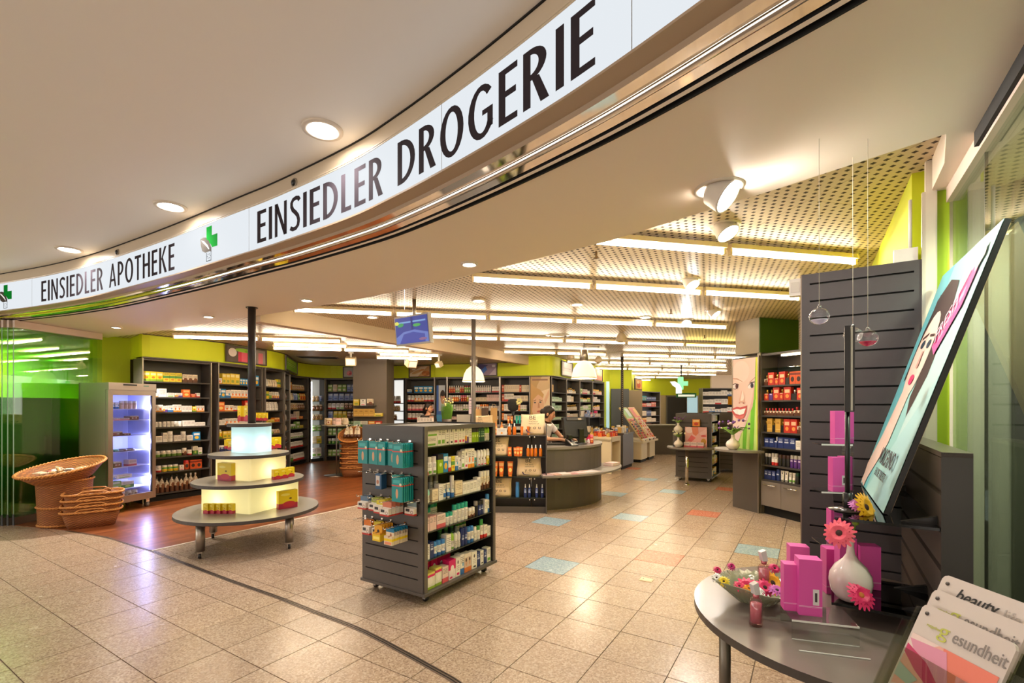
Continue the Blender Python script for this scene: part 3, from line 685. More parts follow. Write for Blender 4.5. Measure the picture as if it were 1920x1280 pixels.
# pendants
def pendant(px, py, Y, label):
    x, y, z = at(px, py, Y)
    o = thing('pendant_lamp', label, 'pendant lamp', (x, y, ZR), 0, 'glass pendant lamps')
    b0 = z - ZR
    MB().lathe([(.235, b0), (.232, b0 + .02), (.225, b0 + .06), (.20, b0 + .16), (.15, b0 + .25), (.085, b0 + .305), (.06, b0 + .315)], 28).build('shade', mat('pendant_glass', (255, 244, 220), .3, emit=.62, ec=(1.0, .92, .76)), o)
    MB().lathe([(.236, b0 - .004), (.242, b0 + .006), (.236, b0 + .018)], 28).build('rim', mat('pendant_rim', (236, 214, 176), .4, emit=.3), o)
    MB().lathe([(.05, b0 + .31), (.08, b0 + .335), (.08, b0 + .52), (.05, b0 + .535), (.01, b0 + .54)], 20).build('lamp_body', STEEL, o)
    MB().cyl((0, 0, b0 + .53), (0, 0, 0), .006, n=6).build('cord', BLACK, o)
    ld = bpy.data.lights.new('lamp', 'POINT'); ld.energy = 18; ld.color = (1, .88, .68); ld.shadow_soft_size = .06; link('lamp', ld, o, (0, 0, b0 + .10))
pendant(1095, 709, 8.9, 'bell shaped glowing pendant lamp above the cash desk')
pendant(888, 715, 10.1, 'bell shaped glowing pendant lamp behind the middle pole')
# ================================================================ GOODS
W_, K_ = (240, 233, 226), (40, 38, 40)
PR = {}   # key: (words, material)
def P_(key, words, base, blocks=(), dots=(), text=None): PR[key] = (words, pm('pack_' + words.replace(' ', '_') + '_' + key, base, blocks, dots, text))
TX = (.12, .88, .55, .9, 4, (120, 110, 104))
P_('ylw', 'yellow and green', (236, 206, 40), [(0, 1, 0, .22, (128, 160, 40)), (.1, .9, .62, .84, (250, 236, 170))], [(.5, .40, .26, .12, (214, 120, 30))])
P_('ygr', 'yellow with green band', (240, 216, 60), [(0, 1, .40, .66, (92, 156, 70))], [(.5, .24, .3, .1, (226, 150, 40))], (.1, .9, .72, .95, 2, (90, 110, 40)))
P_('brn', 'white and brown', (232, 216, 190), [(0, 1, 0, .34, (92, 52, 32))], [(.6, .42, .35, .14, (120, 66, 36))], TX)
P_('org', 'orange', (236, 112, 40), [(.1, .9, .64, .88, (250, 190, 120))], [(.5, .34, .28, .16, (250, 214, 120))])
P_('wht', 'white', W_, [], [], (.12, .88, .3, .85, 5, (150, 140, 134)))
P_('wor', 'white and orange', W_, [(0, 1, 0, .2, (236, 150, 50))], [(.5, .42, .24, .15, (240, 120, 40))], TX)
P_('wrd', 'white and red', W_, [(0, 1, 0, .26, (206, 46, 44))], [], TX)
P_('wbl', 'white and blue', W_, [(0, 1, 0, .3, (50, 110, 180))], [(.7, .5, .18, .12, (90, 160, 210))], TX)
P_('wgr', 'white and green', W_, [(.15, .85, .1, .3, (120, 178, 70))], [], TX)
P_('wpu', 'white and purple', W_, [(0, 1, 0, .4, (96, 60, 140))], [(.2, .3, .3, .2, (230, 160, 60))], TX)
P_('wpk', 'white and pink', W_, [(.2, .8, .08, .2, (222, 40, 110))], [(.5, .75, .14, .1, (90, 80, 84))], (.2, .8, .3, .6, 3, (190, 170, 170)))
P_('wbk', 'white and black', W_, [(.3, .8, .08, .17, (40, 40, 44))], [(.5, .75, .14, .1, (90, 80, 84))], (.2, .8, .3, .6, 3, (180, 170, 168)))
P_('blu', 'bright blue', (30, 130, 190), [(.1, .9, .6, .85, (230, 235, 235))], [(.5, .33, .3, .18, (245, 190, 60))])
P_('nvy', 'dark blue', (36, 52, 110), [(.15, .85, .5, .62, (200, 206, 226))], [], (.2, .8, .66, .9, 2, (180, 190, 220)))
P_('grn', 'green and white', (226, 222, 206), [(0, 1, 0, .5, (72, 128, 52))], [(.5, .3, .22, .16, (180, 200, 90))], TX)
P_('dgn', 'dark green', (28, 76, 56), [(.2, .8, .34, .44, (190, 206, 160))], [], (.2, .8, .5, .8, 2, (150, 180, 150)))
P_('lgn', 'lime green', (140, 176, 24), [(0, 1, .72, 1, (40, 30, 50))], [(.5, .45, .25, .1, (214, 226, 140))])
P_('red', 'red', (196, 50, 36), [(.15, .85, .55, .8, (236, 190, 150))], [(.5, .3, .25, .15, (240, 150, 70))])
P_('spi', 'red and orange spice', (206, 84, 36), [(0, 1, .72, .9, (120, 40, 26))], [(.5, .4, .3, .2, (60, 34, 26))])
P_('jgr', 'white labelled green', (224, 216, 196), [(0, 1, 0, .45, (96, 130, 50)), (.3, .7, .75, .9, (200, 70, 50))], [], TX)
P_('pnk', 'hot pink', (220, 30, 110), [(0, 1, 0, .5, (238, 222, 222)), (.1, .5, .05, .15, (214, 40, 110))], [(.5, .55, .26, .18, (244, 232, 230))])
P_('pal', 'pale pink', (232, 196, 188), [(0, 1, .92, 1, (206, 150, 150))], [], TX)
P_('ros', 'rose and white', (232, 206, 200), [(0, 1, 0, .3, (214, 92, 104))], [], TX)
P_('cre', 'cream', (230, 212, 184), [(0, 1, .1, .16, (190, 150, 110))], [], (.15, .85, .4, .85, 4, (170, 150, 130)))
P_('min', 'mint green', (176, 208, 184), [(.1, .9, .2, .4, (226, 232, 218))], [], (.2, .8, .5, .85, 3, (120, 150, 130)))
P_('gld', 'gold', (206, 160, 70), [(.05, .95, .2, .24, (240, 214, 140))], [], (.2, .8, .6, .8, 2, (120, 80, 30)))
P_('prp', 'violet', (90, 50, 130), [(.2, .8, .5, .6, (210, 190, 220))])
P_('nib', 'clear bag of tan', (186, 144, 92), [(0, 1, .74, 1, (226, 210, 180)), (.2, .8, .3, .6, (236, 226, 206))], [(.5, .45, .2, .1, (150, 60, 40))])
P_('nbb', 'clear bag of brown', (124, 78, 44), [(0, 1, .76, 1, (220, 206, 186)), (.2, .8, .32, .58, (232, 222, 206))], [(.5, .45, .18, .1, (170, 40, 40))])
P_('bgb', 'pale blue', (140, 156, 206), [(.1, .9, .7, .9, (220, 222, 234)), (.2, .8, .2, .4, (90, 104, 170))])
P_('bgg', 'light green', (140, 178, 92), [(.1, .9, .7, .9, (226, 232, 206)), (.2, .8, .15, .4, (220, 216, 190))])
P_('bgy', 'yellow', (226, 196, 60), [(.1, .9, .66, .9, (240, 226, 160)), (.2, .8, .15, .4, (150, 160, 60))])
P_('bgo', 'orange and yellow', (232, 140, 40), [(.1, .9, .66, .9, (246, 220, 150))], [(.5, .35, .3, .2, (196, 60, 30))])
P_('tea', 'teal', (20, 140, 140), [(0, 1, .64, .69, (214, 70, 60)), (.14, .8, .76, .9, (60, 176, 176))], [(.5, .34, .12, .2, (206, 160, 120)), (.84, .72, .11, .055, (226, 226, 190))])
P_('tey', 'teal and yellow', (24, 146, 140), [(0, 1, .62, .69, (200, 190, 40)), (.1, .8, .76, .9, (60, 176, 176))], [(.5, .34, .2, .22, (120, 210, 190))])
P_('den', 'denim blue', (40, 84, 122), [(.1, .72, .2, .85, (206, 202, 196))], [(.4, .45, .2, .14, (176, 120, 96))])
def bl(key, words, top): P_(key, words, (228, 218, 206), [(0, 1, .60, 1, top), (0, 1, 0, .12, (190, 50, 40)), (.12, .55, .28, .48, (50, 48, 50))], [(.78, .25, .16, .13, (170, 150, 140)), (.78, .25, .09, .07, (228, 218, 206))])
bl('hsb', 'white and slate blue', (92, 116, 140)); bl('hgr', 'white and green', (150, 160, 60)); bl('hyl', 'white and yellow', (214, 196, 50)); bl('hrd', 'white and salmon', (206, 120, 90)); bl('hgy', 'white and grey', (130, 150, 150)); bl('hor', 'white and orange', (214, 120, 40))
P_('hys', 'yellow and amber', (232, 196, 30), [(0, 1, .42, 1, (222, 160, 40)), (.1, .9, .12, .3, (250, 230, 120))], [(.5, .62, .16, .1, (60, 44, 30))])
P_('hyb', 'yellow and blue', (226, 206, 176), [(0, 1, .78, 1, (30, 120, 160)), (0, 1, .24, .4, (240, 206, 30)), (.1, .9, .03, .2, (236, 150, 110))], [(.6, .6, .12, .12, (170, 110, 70))])
P_('bar', 'yellow and wine red', (232, 204, 24), [(0, 1, .0, .3, (176, 40, 70))], [(.55, .24, .34, .16, (196, 50, 60)), (.35, .78, .24, .07, (244, 228, 110)), (.62, .55, .07, .05, (120, 90, 30))])
P_('sal', 'yellow topped', (232, 226, 210), [(0, 1, .74, 1, (222, 36, 110)), (0, 1, 0, .16, (150, 180, 60)), (0, 1, .88, 1, (230, 214, 110))], [(.5, .5, .26, .22, (244, 236, 228))], None)
P_('fac', 'orange portrait', (214, 190, 176), [(0, 1, 0, .26, (222, 120, 60)), (0, 1, .8, 1, (236, 224, 214))], [(.5, .5, .22, .16, (206, 150, 120)), (.5, .66, .22, .1, (60, 40, 34))])
P_('pkx', 'magenta', (222, 84, 170), [(.0, 1, .15, .155, (240, 180, 216))])
MT = {}
def mt(k_, c, rough=.35, **kw): MT[k_] = mat('plastic_' + k_, c, rough, **kw); return MT[k_]
mt('wht', (240, 234, 228)); mt('grn', (60, 150, 70)); mt('tur', (40, 172, 150)); mt('blk', (30, 28, 28)); mt('org', (240, 132, 30)); mt('nvy', (34, 52, 116)); mt('sky', (70, 140, 210)); mt('brn', (60, 30, 26)); mt('gld', (200, 160, 80), .2, metal=.8); mt('pnk', (226, 110, 140)); mt('red', (200, 40, 44)); mt('lim', (150, 196, 60)); mt('amb', (214, 110, 20), .1); mt('gry', (170, 160, 150)); mt('cre', (228, 208, 178)); mt('slv', (206, 202, 198), .2, metal=.9); mt('clr', (236, 226, 216), .1); mt('yel', (232, 200, 40)); mt('prp', (120, 80, 150)); mt('min', (150, 206, 186)); mt('dgn', (24, 70, 52))
_PM = {}
def prod_mesh(kind, w, h, d, m1, m2):
    key = (kind, round(w, 3), round(h, 3), round(d, 3), m1, m2)
    if key in _PM: return _PM[key]
    a = PR[m1][1] if m1 in PR else MT[m1]; c = MT.get(m2)
    r = w / 2; b = MB(); cap = None; sy = d / w
    if kind in ('carton', 'tea_box', 'medicine_box', 'care_box', 'gift_box', 'product_box', 'snack_box', 'perfume_box'):
        e = min(w, h, d) * .03
        b.add([(x * (r - e * (z > .5 and 0)), y * d / 2, z * h) for z in (0, 1) for x, y in ((-1, -1), (1, -1), (1, 1), (-1, 1))], [(0, 3, 2, 1), (4, 5, 6, 7), (0, 1, 5, 4), (1, 2, 6, 5), (2, 3, 7, 6), (3, 0, 4, 7)])
    elif kind in ('bottle', 'syrup_bottle', 'shampoo_bottle', 'lotion_bottle', 'spray_bottle', 'oil_bottle'):
        if kind == 'syrup_bottle': b.lathe([(r, 0), (r, h * .62), (r * .8, h * .70), (r * .36, h * .78), (r * .34, h * .9)], 10, sy=sy); cap = MB().lathe([(r * .42, h * .88), (r * .42, h), (.001, h)], 8)
        elif kind in ('spray_bottle', 'oil_bottle'): b.lathe([(r * .96, 0), (r, h * .05), (r, h * .60), (r * .75, h * .68), (r * .4, h * .72)], 12, sy=sy); cap = MB().lathe([(r * .45, h * .72), (r * .45, h * .80), (r * .3, h * .82), (r * .32, h * .98), (.001, h)], 10)
        elif kind == 'lotion_bottle': b.lathe([(r * .95, 0), (r, h * .04), (r, h * .62), (r * .9, h * .7)], 10, sy=sy); cap = MB().lathe([(r * .92, h * .7), (r * .92, h * .97), (r * .8, h), (.001, h)], 10, sy=sy)
        else: b.lathe([(r * .94, 0), (r, h * .04), (r, h * .66), (r * .86, h * .76), (r * .5, h * .8)], 10, sy=sy); cap = MB().lathe([(r * .52, h * .79), (r * .52, h * .98), (.001, h)], 8)
    elif kind == 'roll_on': b.lathe([(r * .8, 0), (r, h * .1), (r * .85, h * .5), (r * .95, h * .58)], 10, sy=sy); cap = MB().lathe([(r * .97, h * .56), (r * .97, h * .8), (r * .7, h * .96), (.001, h)], 10, sy=sy)
    elif kind in ('jar', 'pill_tub'): b.lathe([(r * .92, 0), (r, h * .06), (r, h * .68), (r * .8, h * .74)], 12); cap = MB().lathe([(r * .92, h * .72), (r * .92, h * .98), (.001, h)], 12)
    elif kind == 'tube':
        n = 10; v = []; 
        for t, k_ in ((0.12, 0), (.5, .45), (.97, 1)):
            for i in range(n):
                q = 2 * PI * i / n; v.append(((r * .72 * (1 - k_) + r * k_) * math.cos(q), (d / 2 * .8 * (1 - k_) + .002 * k_) * math.sin(q), h * t))
        v += [(-r, -.002, h), (r, -.002, h), (r, .002, h), (-r, .002, h)]
        f = [(j * n + i, j * n + (i + 1) % n, (j + 1) * n + (i + 1) % n, (j + 1) * n + i) for j in range(2) for i in range(n)]
        b.add(v[:-4], f, 0, True); b.box(-r, r, -.002, .002, h * .96, h); cap = MB().lathe([(r * .62, 0), (r * .66, h * .13), (.001, h * .13)], 10, sy=sy)
    elif kind in ('pouch', 'sweet_bag'):
        v = []; rows_ = ((0, 1, .9), (.08, 1.0, 1), (.5, .98, 1), (.82, .94, .6), (.9, .92, .1), (1, .95, .08))
        n = 8
        for t, kx, ky in rows_:
            for i in range(n):
                q = 2 * PI * (i + .5) / n; cx = math.copysign(abs(math.cos(q)) ** .5, math.cos(q)); cy = math.copysign(abs(math.sin(q)) ** .7, math.sin(q))
                v.append((r * kx * cx, d / 2 * ky * cy, h * t))
        f = [(j * n + i, j * n + (i + 1) % n, (j + 1) * n + (i + 1) % n, (j + 1) * n + i) for j in range(len(rows_) - 1) for i in range(n)] + [tuple(range(n))[::-1]]
        b.add(v, f, 0, True)
    elif kind == 'perfume_flacon':
        b.box(-r, r, -d / 2, d / 2, 0, h * .62); cap = MB().cyl((0, 0, h * .62), (0, 0, h * .7), r * .3, n=8).cyl((0, 0, h * .7), (0, 0, h), r * .45, n=8)
    elif kind == 'hang_pack':           # card hung on a peg, thin, local origin at its base
        b.box(-r, r, -d / 2, d / 2, 0, h * .96); b.add([(-r, -d / 2, h * .96), (-r * .8, -d / 2, h), (r * .8, -d / 2, h), (r, -d / 2, h * .96), (-r, d / 2, h * .96), (-r * .8, d / 2, h), (r * .8, d / 2, h), (r, d / 2, h * .96)], [(0, 3, 2, 1), (4, 5, 6, 7), (0, 1, 5, 4), (1, 2, 6, 5), (2, 3, 7, 6)])
    elif kind == 'card_box':            # little box with a tall backing card
        b.box(-r, r, -d / 2, d / 2, 0, h * .55); b.box(-r, r, d / 2 - .003, d / 2, h * .55, h)
    body = b.mesh(kind, a); capm = cap.mesh('cap', c or MT['wht']) if cap else None
    j = None
    if cap:
        jb = MB(); jb.add(b.v, b.f); jb.sm = list(b.sm); n0 = len(jb.f); jb.add(cap.v, cap.f, 1); jb.sm[n0:] = cap.sm
        j = jb.mesh(kind, [a, c or MT['wht']])
    _PM[key] = (body, capm, j)
    return _PM[key]
WORD = {'care_box': 'carton', 'tea_box': 'tea carton', 'medicine_box': 'remedy carton', 'gift_box': 'gift carton', 'product_box': 'carton', 'snack_box': 'snack carton', 'perfume_box': 'perfume carton', 'pill_tub': 'pill tub', 'sweet_bag': 'bag', 'hang_pack': 'hanging pack', 'card_box': 'hanging box', 'roll_on': 'roll-on', 'perfume_flacon': 'perfume flacon'}
CATW = {'care_box': 'carton', 'tea_box': 'carton', 'medicine_box': 'carton', 'gift_box': 'carton', 'product_box': 'carton', 'snack_box': 'carton', 'perfume_box': 'carton', 'roll_on': 'deodorant', 'pill_tub': 'tub', 'sweet_bag': 'bag', 'hang_pack': 'blister pack', 'card_box': 'blister pack', 'perfume_flacon': 'perfume', 'syrup_bottle': 'bottle', 'shampoo_bottle': 'bottle', 'lotion_bottle': 'bottle', 'spray_bottle': 'bottle', 'oil_bottle': 'bottle'}
MWORD = dict(wht='white', grn='green', tur='turquoise', blk='black', org='orange', nvy='dark blue', sky='sky blue', brn='dark brown', gld='gold', pnk='pink', red='red', lim='lime green', amb='amber', gry='grey', cre='cream', slv='silver', clr='clear', yel='yellow', prp='violet', min='mint', dgn='dark green')
NITEM = [0]
def item(kind, w, h, d, m1, m2, loc, rz, label, group, near=False):
    body, capm, j = prod_mesh(kind, w, h, d, m1, m2)
    if capm and near:
        o = link(kind, body, None, loc, rz); link('cap', capm, o)
    else: o = link(kind, j or body, None, loc, rz)
    NITEM[0] += 1
    return tag(o, label, CATW.get(kind, kind.replace('_', ' ')), group)
class Frame:
    def __init__(s, p0, p1): s.o = p0; s.L = math.dist(p0, p1); s.rz = math.atan2(p1[1] - p0[1], p1[0] - p0[0])
    def w(s, x, y, z): return (*tr(s.o, s.rz, x, y), z)
def fill(fr, x0, x1, z, items, shelf, unit, group, front=.03, near=False, jit=.004, centre=False):
    """items: (kind, w, h, d, mat, capmat, count[, gap before]) placed from x0 to x1; the words name shelf and unit"""
    runs = []
    tot = 0
    for it in items:
        gap = it[7] if len(it) > 7 else .004
        tot += gap + it[6] * (it[1] + .003)
    k_ = min(1.0, (x1 - x0) / tot) if tot > x1 - x0 else 1.0
    x = x0 + ((x1 - x0 - tot * k_) / 2 if centre else 0); n = 0
    for it in items:
        kind, w, h, d, m1, m2, c = it[:7]; gap = it[7] if len(it) > 7 else .004
        x += gap * k_
        for i in range(c):
            ww = w * k_
            nm = PR[m1][0] if m1 in PR else MWORD[m1]
            lb = '%s %s, %s from left, %s, %s' % (nm, WORD.get(kind, kind.replace('_', ' ')), nth(n), shelf, unit.replace('the ', '', 1))
            item(kind, round(ww * 2, 2) / 2 if False else round(ww, 3), h, d, m1, m2, fr.w(x + ww / 2, front + d / 2 + R.uniform(0, jit), z + .0005), fr.rz + R.uniform(-.02, .02), lb, group, near)
            x += ww + .003 * k_; n += 1
# ---------------------------------------------------------------- shelving bays
def bay(p0, p1, depth, zs, label, ztop=UT, zbase=.085, sides=(True, True), post=(True, True), inner=GREYD, shelf_m=None, plinth=True):
    fr = Frame(p0, p1); L = fr.L
    o = thing('shelving_bay', label, 'shelving', (*p0, 0), fr.rz, 'grey wall shelving bays')
    MB().box(0, L, depth - .02, depth, 0, ztop).build('back_panel', inner, o)
    for q, x in ((0, 0), (1, L - .02)):
        if sides[q]: MB().box(x, x + .02, 0.0, depth - .02, 0, ztop).build('side_panel', GREY, o)
    for q, x in ((0, -.004), (1, L - .012)):
        if post[q]: MB().box(x, x + .016, -.022, .0, .0, ztop + .02).build('upright', STEEL, o)
    for z in zs: MB().box(.02, L - .02, .0, depth - .02, z - .022, z).build('shelf', shelf_m or GREYD, o)
    MB().box(.02, L - .02, 0, depth - .02, ztop - .03, ztop).build('top_panel', GREY, o)
    if plinth: MB().box(.02, L - .02, .05, .07, 0, zbase).build('plinth', DARK, o)
    return fr
ZS = [1.94, 1.69, 1.445, 1.20, .955, .71, .468, .13]
SHN = ['top shelf', 'second shelf', 'third shelf', 'fourth shelf', 'fifth shelf', 'sixth shelf', 'seventh shelf', 'bottom shelf']
def stock(fr, rows_, unit, group, zs=ZS, names_=SHN, x0=.03, near=False):
    for z, nm, its in zip(zs, names_, rows_):
        if its: fill(fr, x0, fr.L - .03, z, its, nm, unit, group, near=near)
# bay 1, beside the fridge
U1 = bay((-5.82, 7.56), (-5.28, 8.43), .32, ZS, 'grey shelving bay of remedies beside the glass door fridge', post=(True, True))
C = 'carton'; T_ = 'tea_box'; MB_ = 'medicine_box'
stock(U1, [
    [(T_, .088, .155, .07, 'ylw', None, 3, .0), (T_, .088, .15, .07, 'ygr', None, 3), (T_, .075, .135, .07, 'brn', None, 3, .008)],
    [(MB_, .10, .06, .06, 'wor', None, 1, .10), (MB_, .115, .135, .07, 'wht', None, 1), (MB_, .11, .07, .06, 'wgr', None, 1), (MB_, .11, .07, .06, 'wpu', None, 1), (MB_, .11, .13, .07, 'org', None, 1), (MB_, .09, .06, .06, 'red', None, 1), (MB_, .05, .075, .06, 'wrd', None, 1)],
    [(MB_, .06, .125, .06, 'wor', None, 1, .06), (MB_, .07, .115, .06, 'wor', None, 2), (MB_, .055, .10, .05, 'wpu', None, 1), (MB_, .08, .105, .06, 'wbl', None, 1), (MB_, .055, .12, .05, 'wor', None, 2), (MB_, .05, .10, .05, 'wht', None, 3), (MB_, .06, .09, .05, 'ylw', None, 1), (MB_, .06, .10, .05, 'wor', None, 2)],
    [('pill_tub', .052, .085, .052, 'wht', 'wht', 3, .10), ('pill_tub', .055, .09, .055, 'wht', 'wht', 5), (MB_, .06, .095, .05, 'wht', None, 3), (MB_, .05, .06, .05, 'wht', None, 3)],
    [(MB_, .09, .10, .06, 'wht', None, 2, .08), (MB_, .065, .15, .06, 'wht', None, 1), ('pill_tub', .085, .17, .08, 'wht', 'wht', 1), (MB_, .05, .10, .05, 'wht', None, 2), ('pill_tub', .08, .16, .08, 'wht', 'wht', 1), (MB_, .085, .09, .06, 'wht', None, 1), (MB_, .11, .14, .07, 'blu', None, 1)],
    [('jar', .075, .10, .075, 'jgr', 'wht', 6, .09), ('jar', .07, .125, .07, 'brn', 'wht', 1), ('jar', .075, .09, .075, 'wrd', 'wht', 1), (MB_, .075, .14, .07, 'grn', None, 1), (MB_, .06, .115, .06, 'wgr', None, 1)],
    [('jar', .078, .105, .078, 'wrd', 'wht', 2, .10), ('jar', .078, .105, .078, 'ygr', 'wht', 3), (MB_, .065, .085, .06, 'wpk', None, 1), ('jar', .085, .155, .08, 'spi', 'red', 1), (MB_, .09, .15, .07, 'spi', None, 2)],
    [('syrup_bottle', .068, .265, .068, 'brn', 'blk', 3, .09), ('syrup_bottle', .062, .22, .062, 'brn', 'blk', 1), ('syrup_bottle', .068, .27, .068, 'brn', 'blk', 2), ('syrup_bottle', .06, .22, .06, 'brn', 'blk', 1), ('syrup_bottle', .07, .27, .07, 'brn', 'wht', 3)]],
    'the bay beside the fridge', 'goods on the bay beside the fridge')
MB().box(0, .07, .0, .02, .1, UT).build('x', GREY) if False else None
U2 = bay((-5.22, 8.52), (-5.0, 9.6), .30, ZS, 'grey shelving bay of remedies behind the dark pole')
stock(U2, [
    [(MB_, .10, .10, .06, 'wor', None, 1), (T_, .09, .19, .08, 'bgy', None, 2), (T_, .11, .20, .08, 'bgy', None, 2), (MB_, .065, .12, .06, 'blu', None, 4), (MB_, .11, .20, .08, 'blu', None, 1, .12)],
    [(MB_, .07, .16, .06, 'wbl', None, 1), (MB_, .11, .16, .06, 'blu', None, 1), (MB_, .11, .14, .06, 'wbl', None, 1), (MB_, .08, .15, .06, 'wor', None, 3), (MB_, .08, .15, .06, 'wor', None, 2), (MB_, .09, .17, .06, 'org', None, 1, .05)],
    [(MB_, .16, .17, .08, 'org', None, 1), (MB_, .10, .11, .06, 'wor', None, 2), (MB_, .07, .10, .06, 'wrd', None, 3), (MB_, .10, .2, .07, 'red', None, 1, .06)],
    [(MB_, .08, .09, .06, 'wht', None, 2), (MB_, .09, .11, .06, 'wor', None, 4), (MB_, .09, .1, .06, 'wht', None, 3)],
    [('bottle', .06, .16, .06, 'ylw', 'wht', 2), (MB_, .09, .13, .06, 'bgy', None, 5), ('jar', .09, .12, .09, 'wgr', 'wht', 3)],
    [('jar', .08, .12, .08, 'nvy', 'wht', 3), (MB_, .09, .12, .06, 'wbl', None, 4), ('jar', .09, .12, .09, 'wor', 'wht', 3)],
    [(MB_, .10, .13, .06, 'wor', None, 4), ('jar', .09, .13, .09, 'spi', 'red', 4)], [('syrup_bottle', .07, .25, .07, 'brn', 'blk', 10)]],
    'the bay behind the pole', 'goods on the bay behind the pole')
U3 = bay((-4.97, 9.66), (-5.0, 10.5), .30, ZS, 'grey shelving bay with tea bags between pole and curved wall')
stock(U3, [
    [('sweet_bag', .10, .16, .07, 'wht', None, 2), ('sweet_bag', .10, .15, .07, 'cre', None, 4), (T_, .12, .17, .07, 'ygr', None, 1)],
    [(T_, .07, .15, .07, 'ygr', None, 3), (T_, .06, .14, .07, 'grn', None, 2), ('sweet_bag', .09, .15, .06, 'wpu', None, 4)],
    [('sweet_bag', .13, .18, .08, 'wht', None, 5)], [(T_, .15, .06, .08, 'bgy', None, 3), (T_, .12, .09, .08, 'bgo', None, 2)],
    [(T_, .10, .10, .07, 'grn', None, 4), ('sweet_bag', .11, .09, .08, 'nib', None, 3)], [('bottle', .08, .16, .08, 'ylw', 'yel', 3), ('sweet_bag', .09, .15, .07, 'wht', None, 4)], [('sweet_bag', .11, .16, .07, 'bgy', None, 6)], [('sweet_bag', .12, .18, .07, 'nbb', None, 5)]],
    'the tea bay', 'goods on the tea bay')
U4 = bay((-5.05, 10.65), (-5.44, 11.75), .38, ZS, 'grey shelving bay of sweets seen edge on in the curved wall')
stock(U4, [[('sweet_bag', .14, .16, .08, 'org', None, 4)], [('sweet_bag', .14, .16, .08, 'nbb', None, 6)], [('sweet_bag', .14, .16, .08, 'cre', None, 6)], [('sweet_bag', .14, .16, .08, 'cre', None, 6)], [('sweet_bag', .14, .14, .08, 'nib', None, 6)], [('sweet_bag', .14, .14, .08, 'nbb', None, 6)], [('sweet_bag', .14, .15, .08, 'red', None, 6)], [('sweet_bag', .14, .2, .08, 'red', None, 6)]],
      'the narrow sweets bay', 'goods on the narrow sweets bay')
U5 = bay((-5.55, 11.98), (-5.53, 13.02), .38, ZS, 'grey shelving bay of bagged sweets and small bottles in the curved wall')
stock(U5, [
    [(T_, .16, .2, .08, 'bgo', None, 1), ('sweet_bag', .12, .15, .08, 'nib', None, 6)], [('sweet_bag', .14, .18, .08, 'cre', None, 2), ('sweet_bag', .11, .18, .07, 'bgb', None, 2), ('sweet_bag', .11, .17, .07, 'bgg', None, 1), ('sweet_bag', .11, .18, .07, 'bgo', None, 3)],
    [('sweet_bag', .13, .17, .08, 'nib', None, 4), ('sweet_bag', .12, .17, .08, 'nbb', None, 3)], [(MB_, .1, .13, .07, 'ros', None, 4), (MB_, .16, .2, .08, 'cre', None, 1), (MB_, .2, .07, .08, 'org', None, 1)],
    [('jar', .1, .12, .1, 'grn', 'wht', 4), (T_, .18, .18, .08, 'bgg', None, 1), (T_, .2, .08, .08, 'bgy', None, 1)], [('bottle', .065, .14, .065, 'wgr', 'wht', 12)], [('bottle', .065, .16, .065, 'wrd', 'wht', 12)], [('bottle', .065, .18, .065, 'grn', 'wht', 4), ('bottle', .065, .19, .065, 'wrd', 'wht', 9)]],
    'the curved wall bay', 'goods on the curved wall bay')
ZN = [1.66, 1.40, 1.15, .85, .50, .14]
U5b = bay((-5.50, 13.10), (-5.24, 13.44), .25, [], 'narrow lit glass niche with bagged goods in the curved wall', inner=mat('niche_back', (196, 196, 190), .5, emit=.25))
for o in [q for q in COL.objects if q.get('label') == 'narrow lit glass niche with bagged goods in the curved wall']:
    for z in ZN: MB().box(.03, U5b.L - .03, .0, .22, z - .008, z).build('glass_shelf', glassy('shelf_glass', (206, 232, 222), .12), o)
    MB().box(.02, .05, -.0, .02, .1, 2.2).build('light_strip', mat('niche_light', (255, 255, 255), .5, emit=3.0, ec=(.9, .97, 1)), o)
stock(U5b, [[('sweet_bag', .12, .16, .07, 'nib', None, 2), ('sweet_bag', .11, .17, .07, 'bgb', None, 1)], [('sweet_bag', .13, .18, .07, 'nbb', None, 3)], [('sweet_bag', .13, .16, .07, 'nib', None, 3)], [('sweet_bag', .15, .16, .07, 'bgg', None, 2)], [(T_, .14, .2, .07, 'cre', None, 1), (T_, .14, .2, .07, 'bgy', None, 1)], [(T_, .14, .24, .07, 'wgr', None, 2)]], 'the lit niche', 'goods in the lit niche', zs=ZN, x0=.06)
U6 = bay((-5.22, 13.48), (-4.0, 13.58), .38, ZS, 'grey shelving bay of bagged foods in the corner beside the grey column')
stock(U6, [
    [('pouch', .13, .20, .07, 'bgg', None, 1), ('pouch', .13, .2, .07, 'cre', None, 1), ('pouch', .12, .2, .07, 'bgg', None, 2), ('pouch', .12, .2, .07, 'bgb', None, 3), ('pouch', .12, .2, .07, 'tey', None, 1)],
    [('pouch', .15, .20, .07, 'bgb', None, 5), ('pouch', .12, .17, .07, 'nib', None, 3)], [('pouch', .11, .17, .07, 'wrd', None, 2), ('pouch', .11, .17, .07, 'wgr', None, 2), ('pouch', .11, .17, .07, 'nbb', None, 5)],
    [('pouch', .15, .19, .07, 'bgb', None, 1), ('pouch', .12, .19, .07, 'bgy', None, 3), ('pouch', .12, .18, .07, 'nbb', None, 3), ('pouch', .12, .17, .07, 'org', None, 1)], [('pouch', .12, .17, .07, 'bgy', None, 4), ('pouch', .13, .16, .07, 'bgg', None, 2), (T_, .15, .18, .07, 'bgy', None, 2)],
    [('pouch', .13, .2, .07, 'bgg', None, 4), ('pouch', .12, .2, .07, 'cre', None, 4)], [('jar', .1, .16, .1, 'grn', 'wht', 5), (T_, .13, .15, .07, 'cre', None, 3)], [('pouch', .12, .18, .07, 'bgg', None, 3), ('pouch', .12, .18, .07, 'cre', None, 4)]],
    'the corner bay', 'goods on the corner bay')
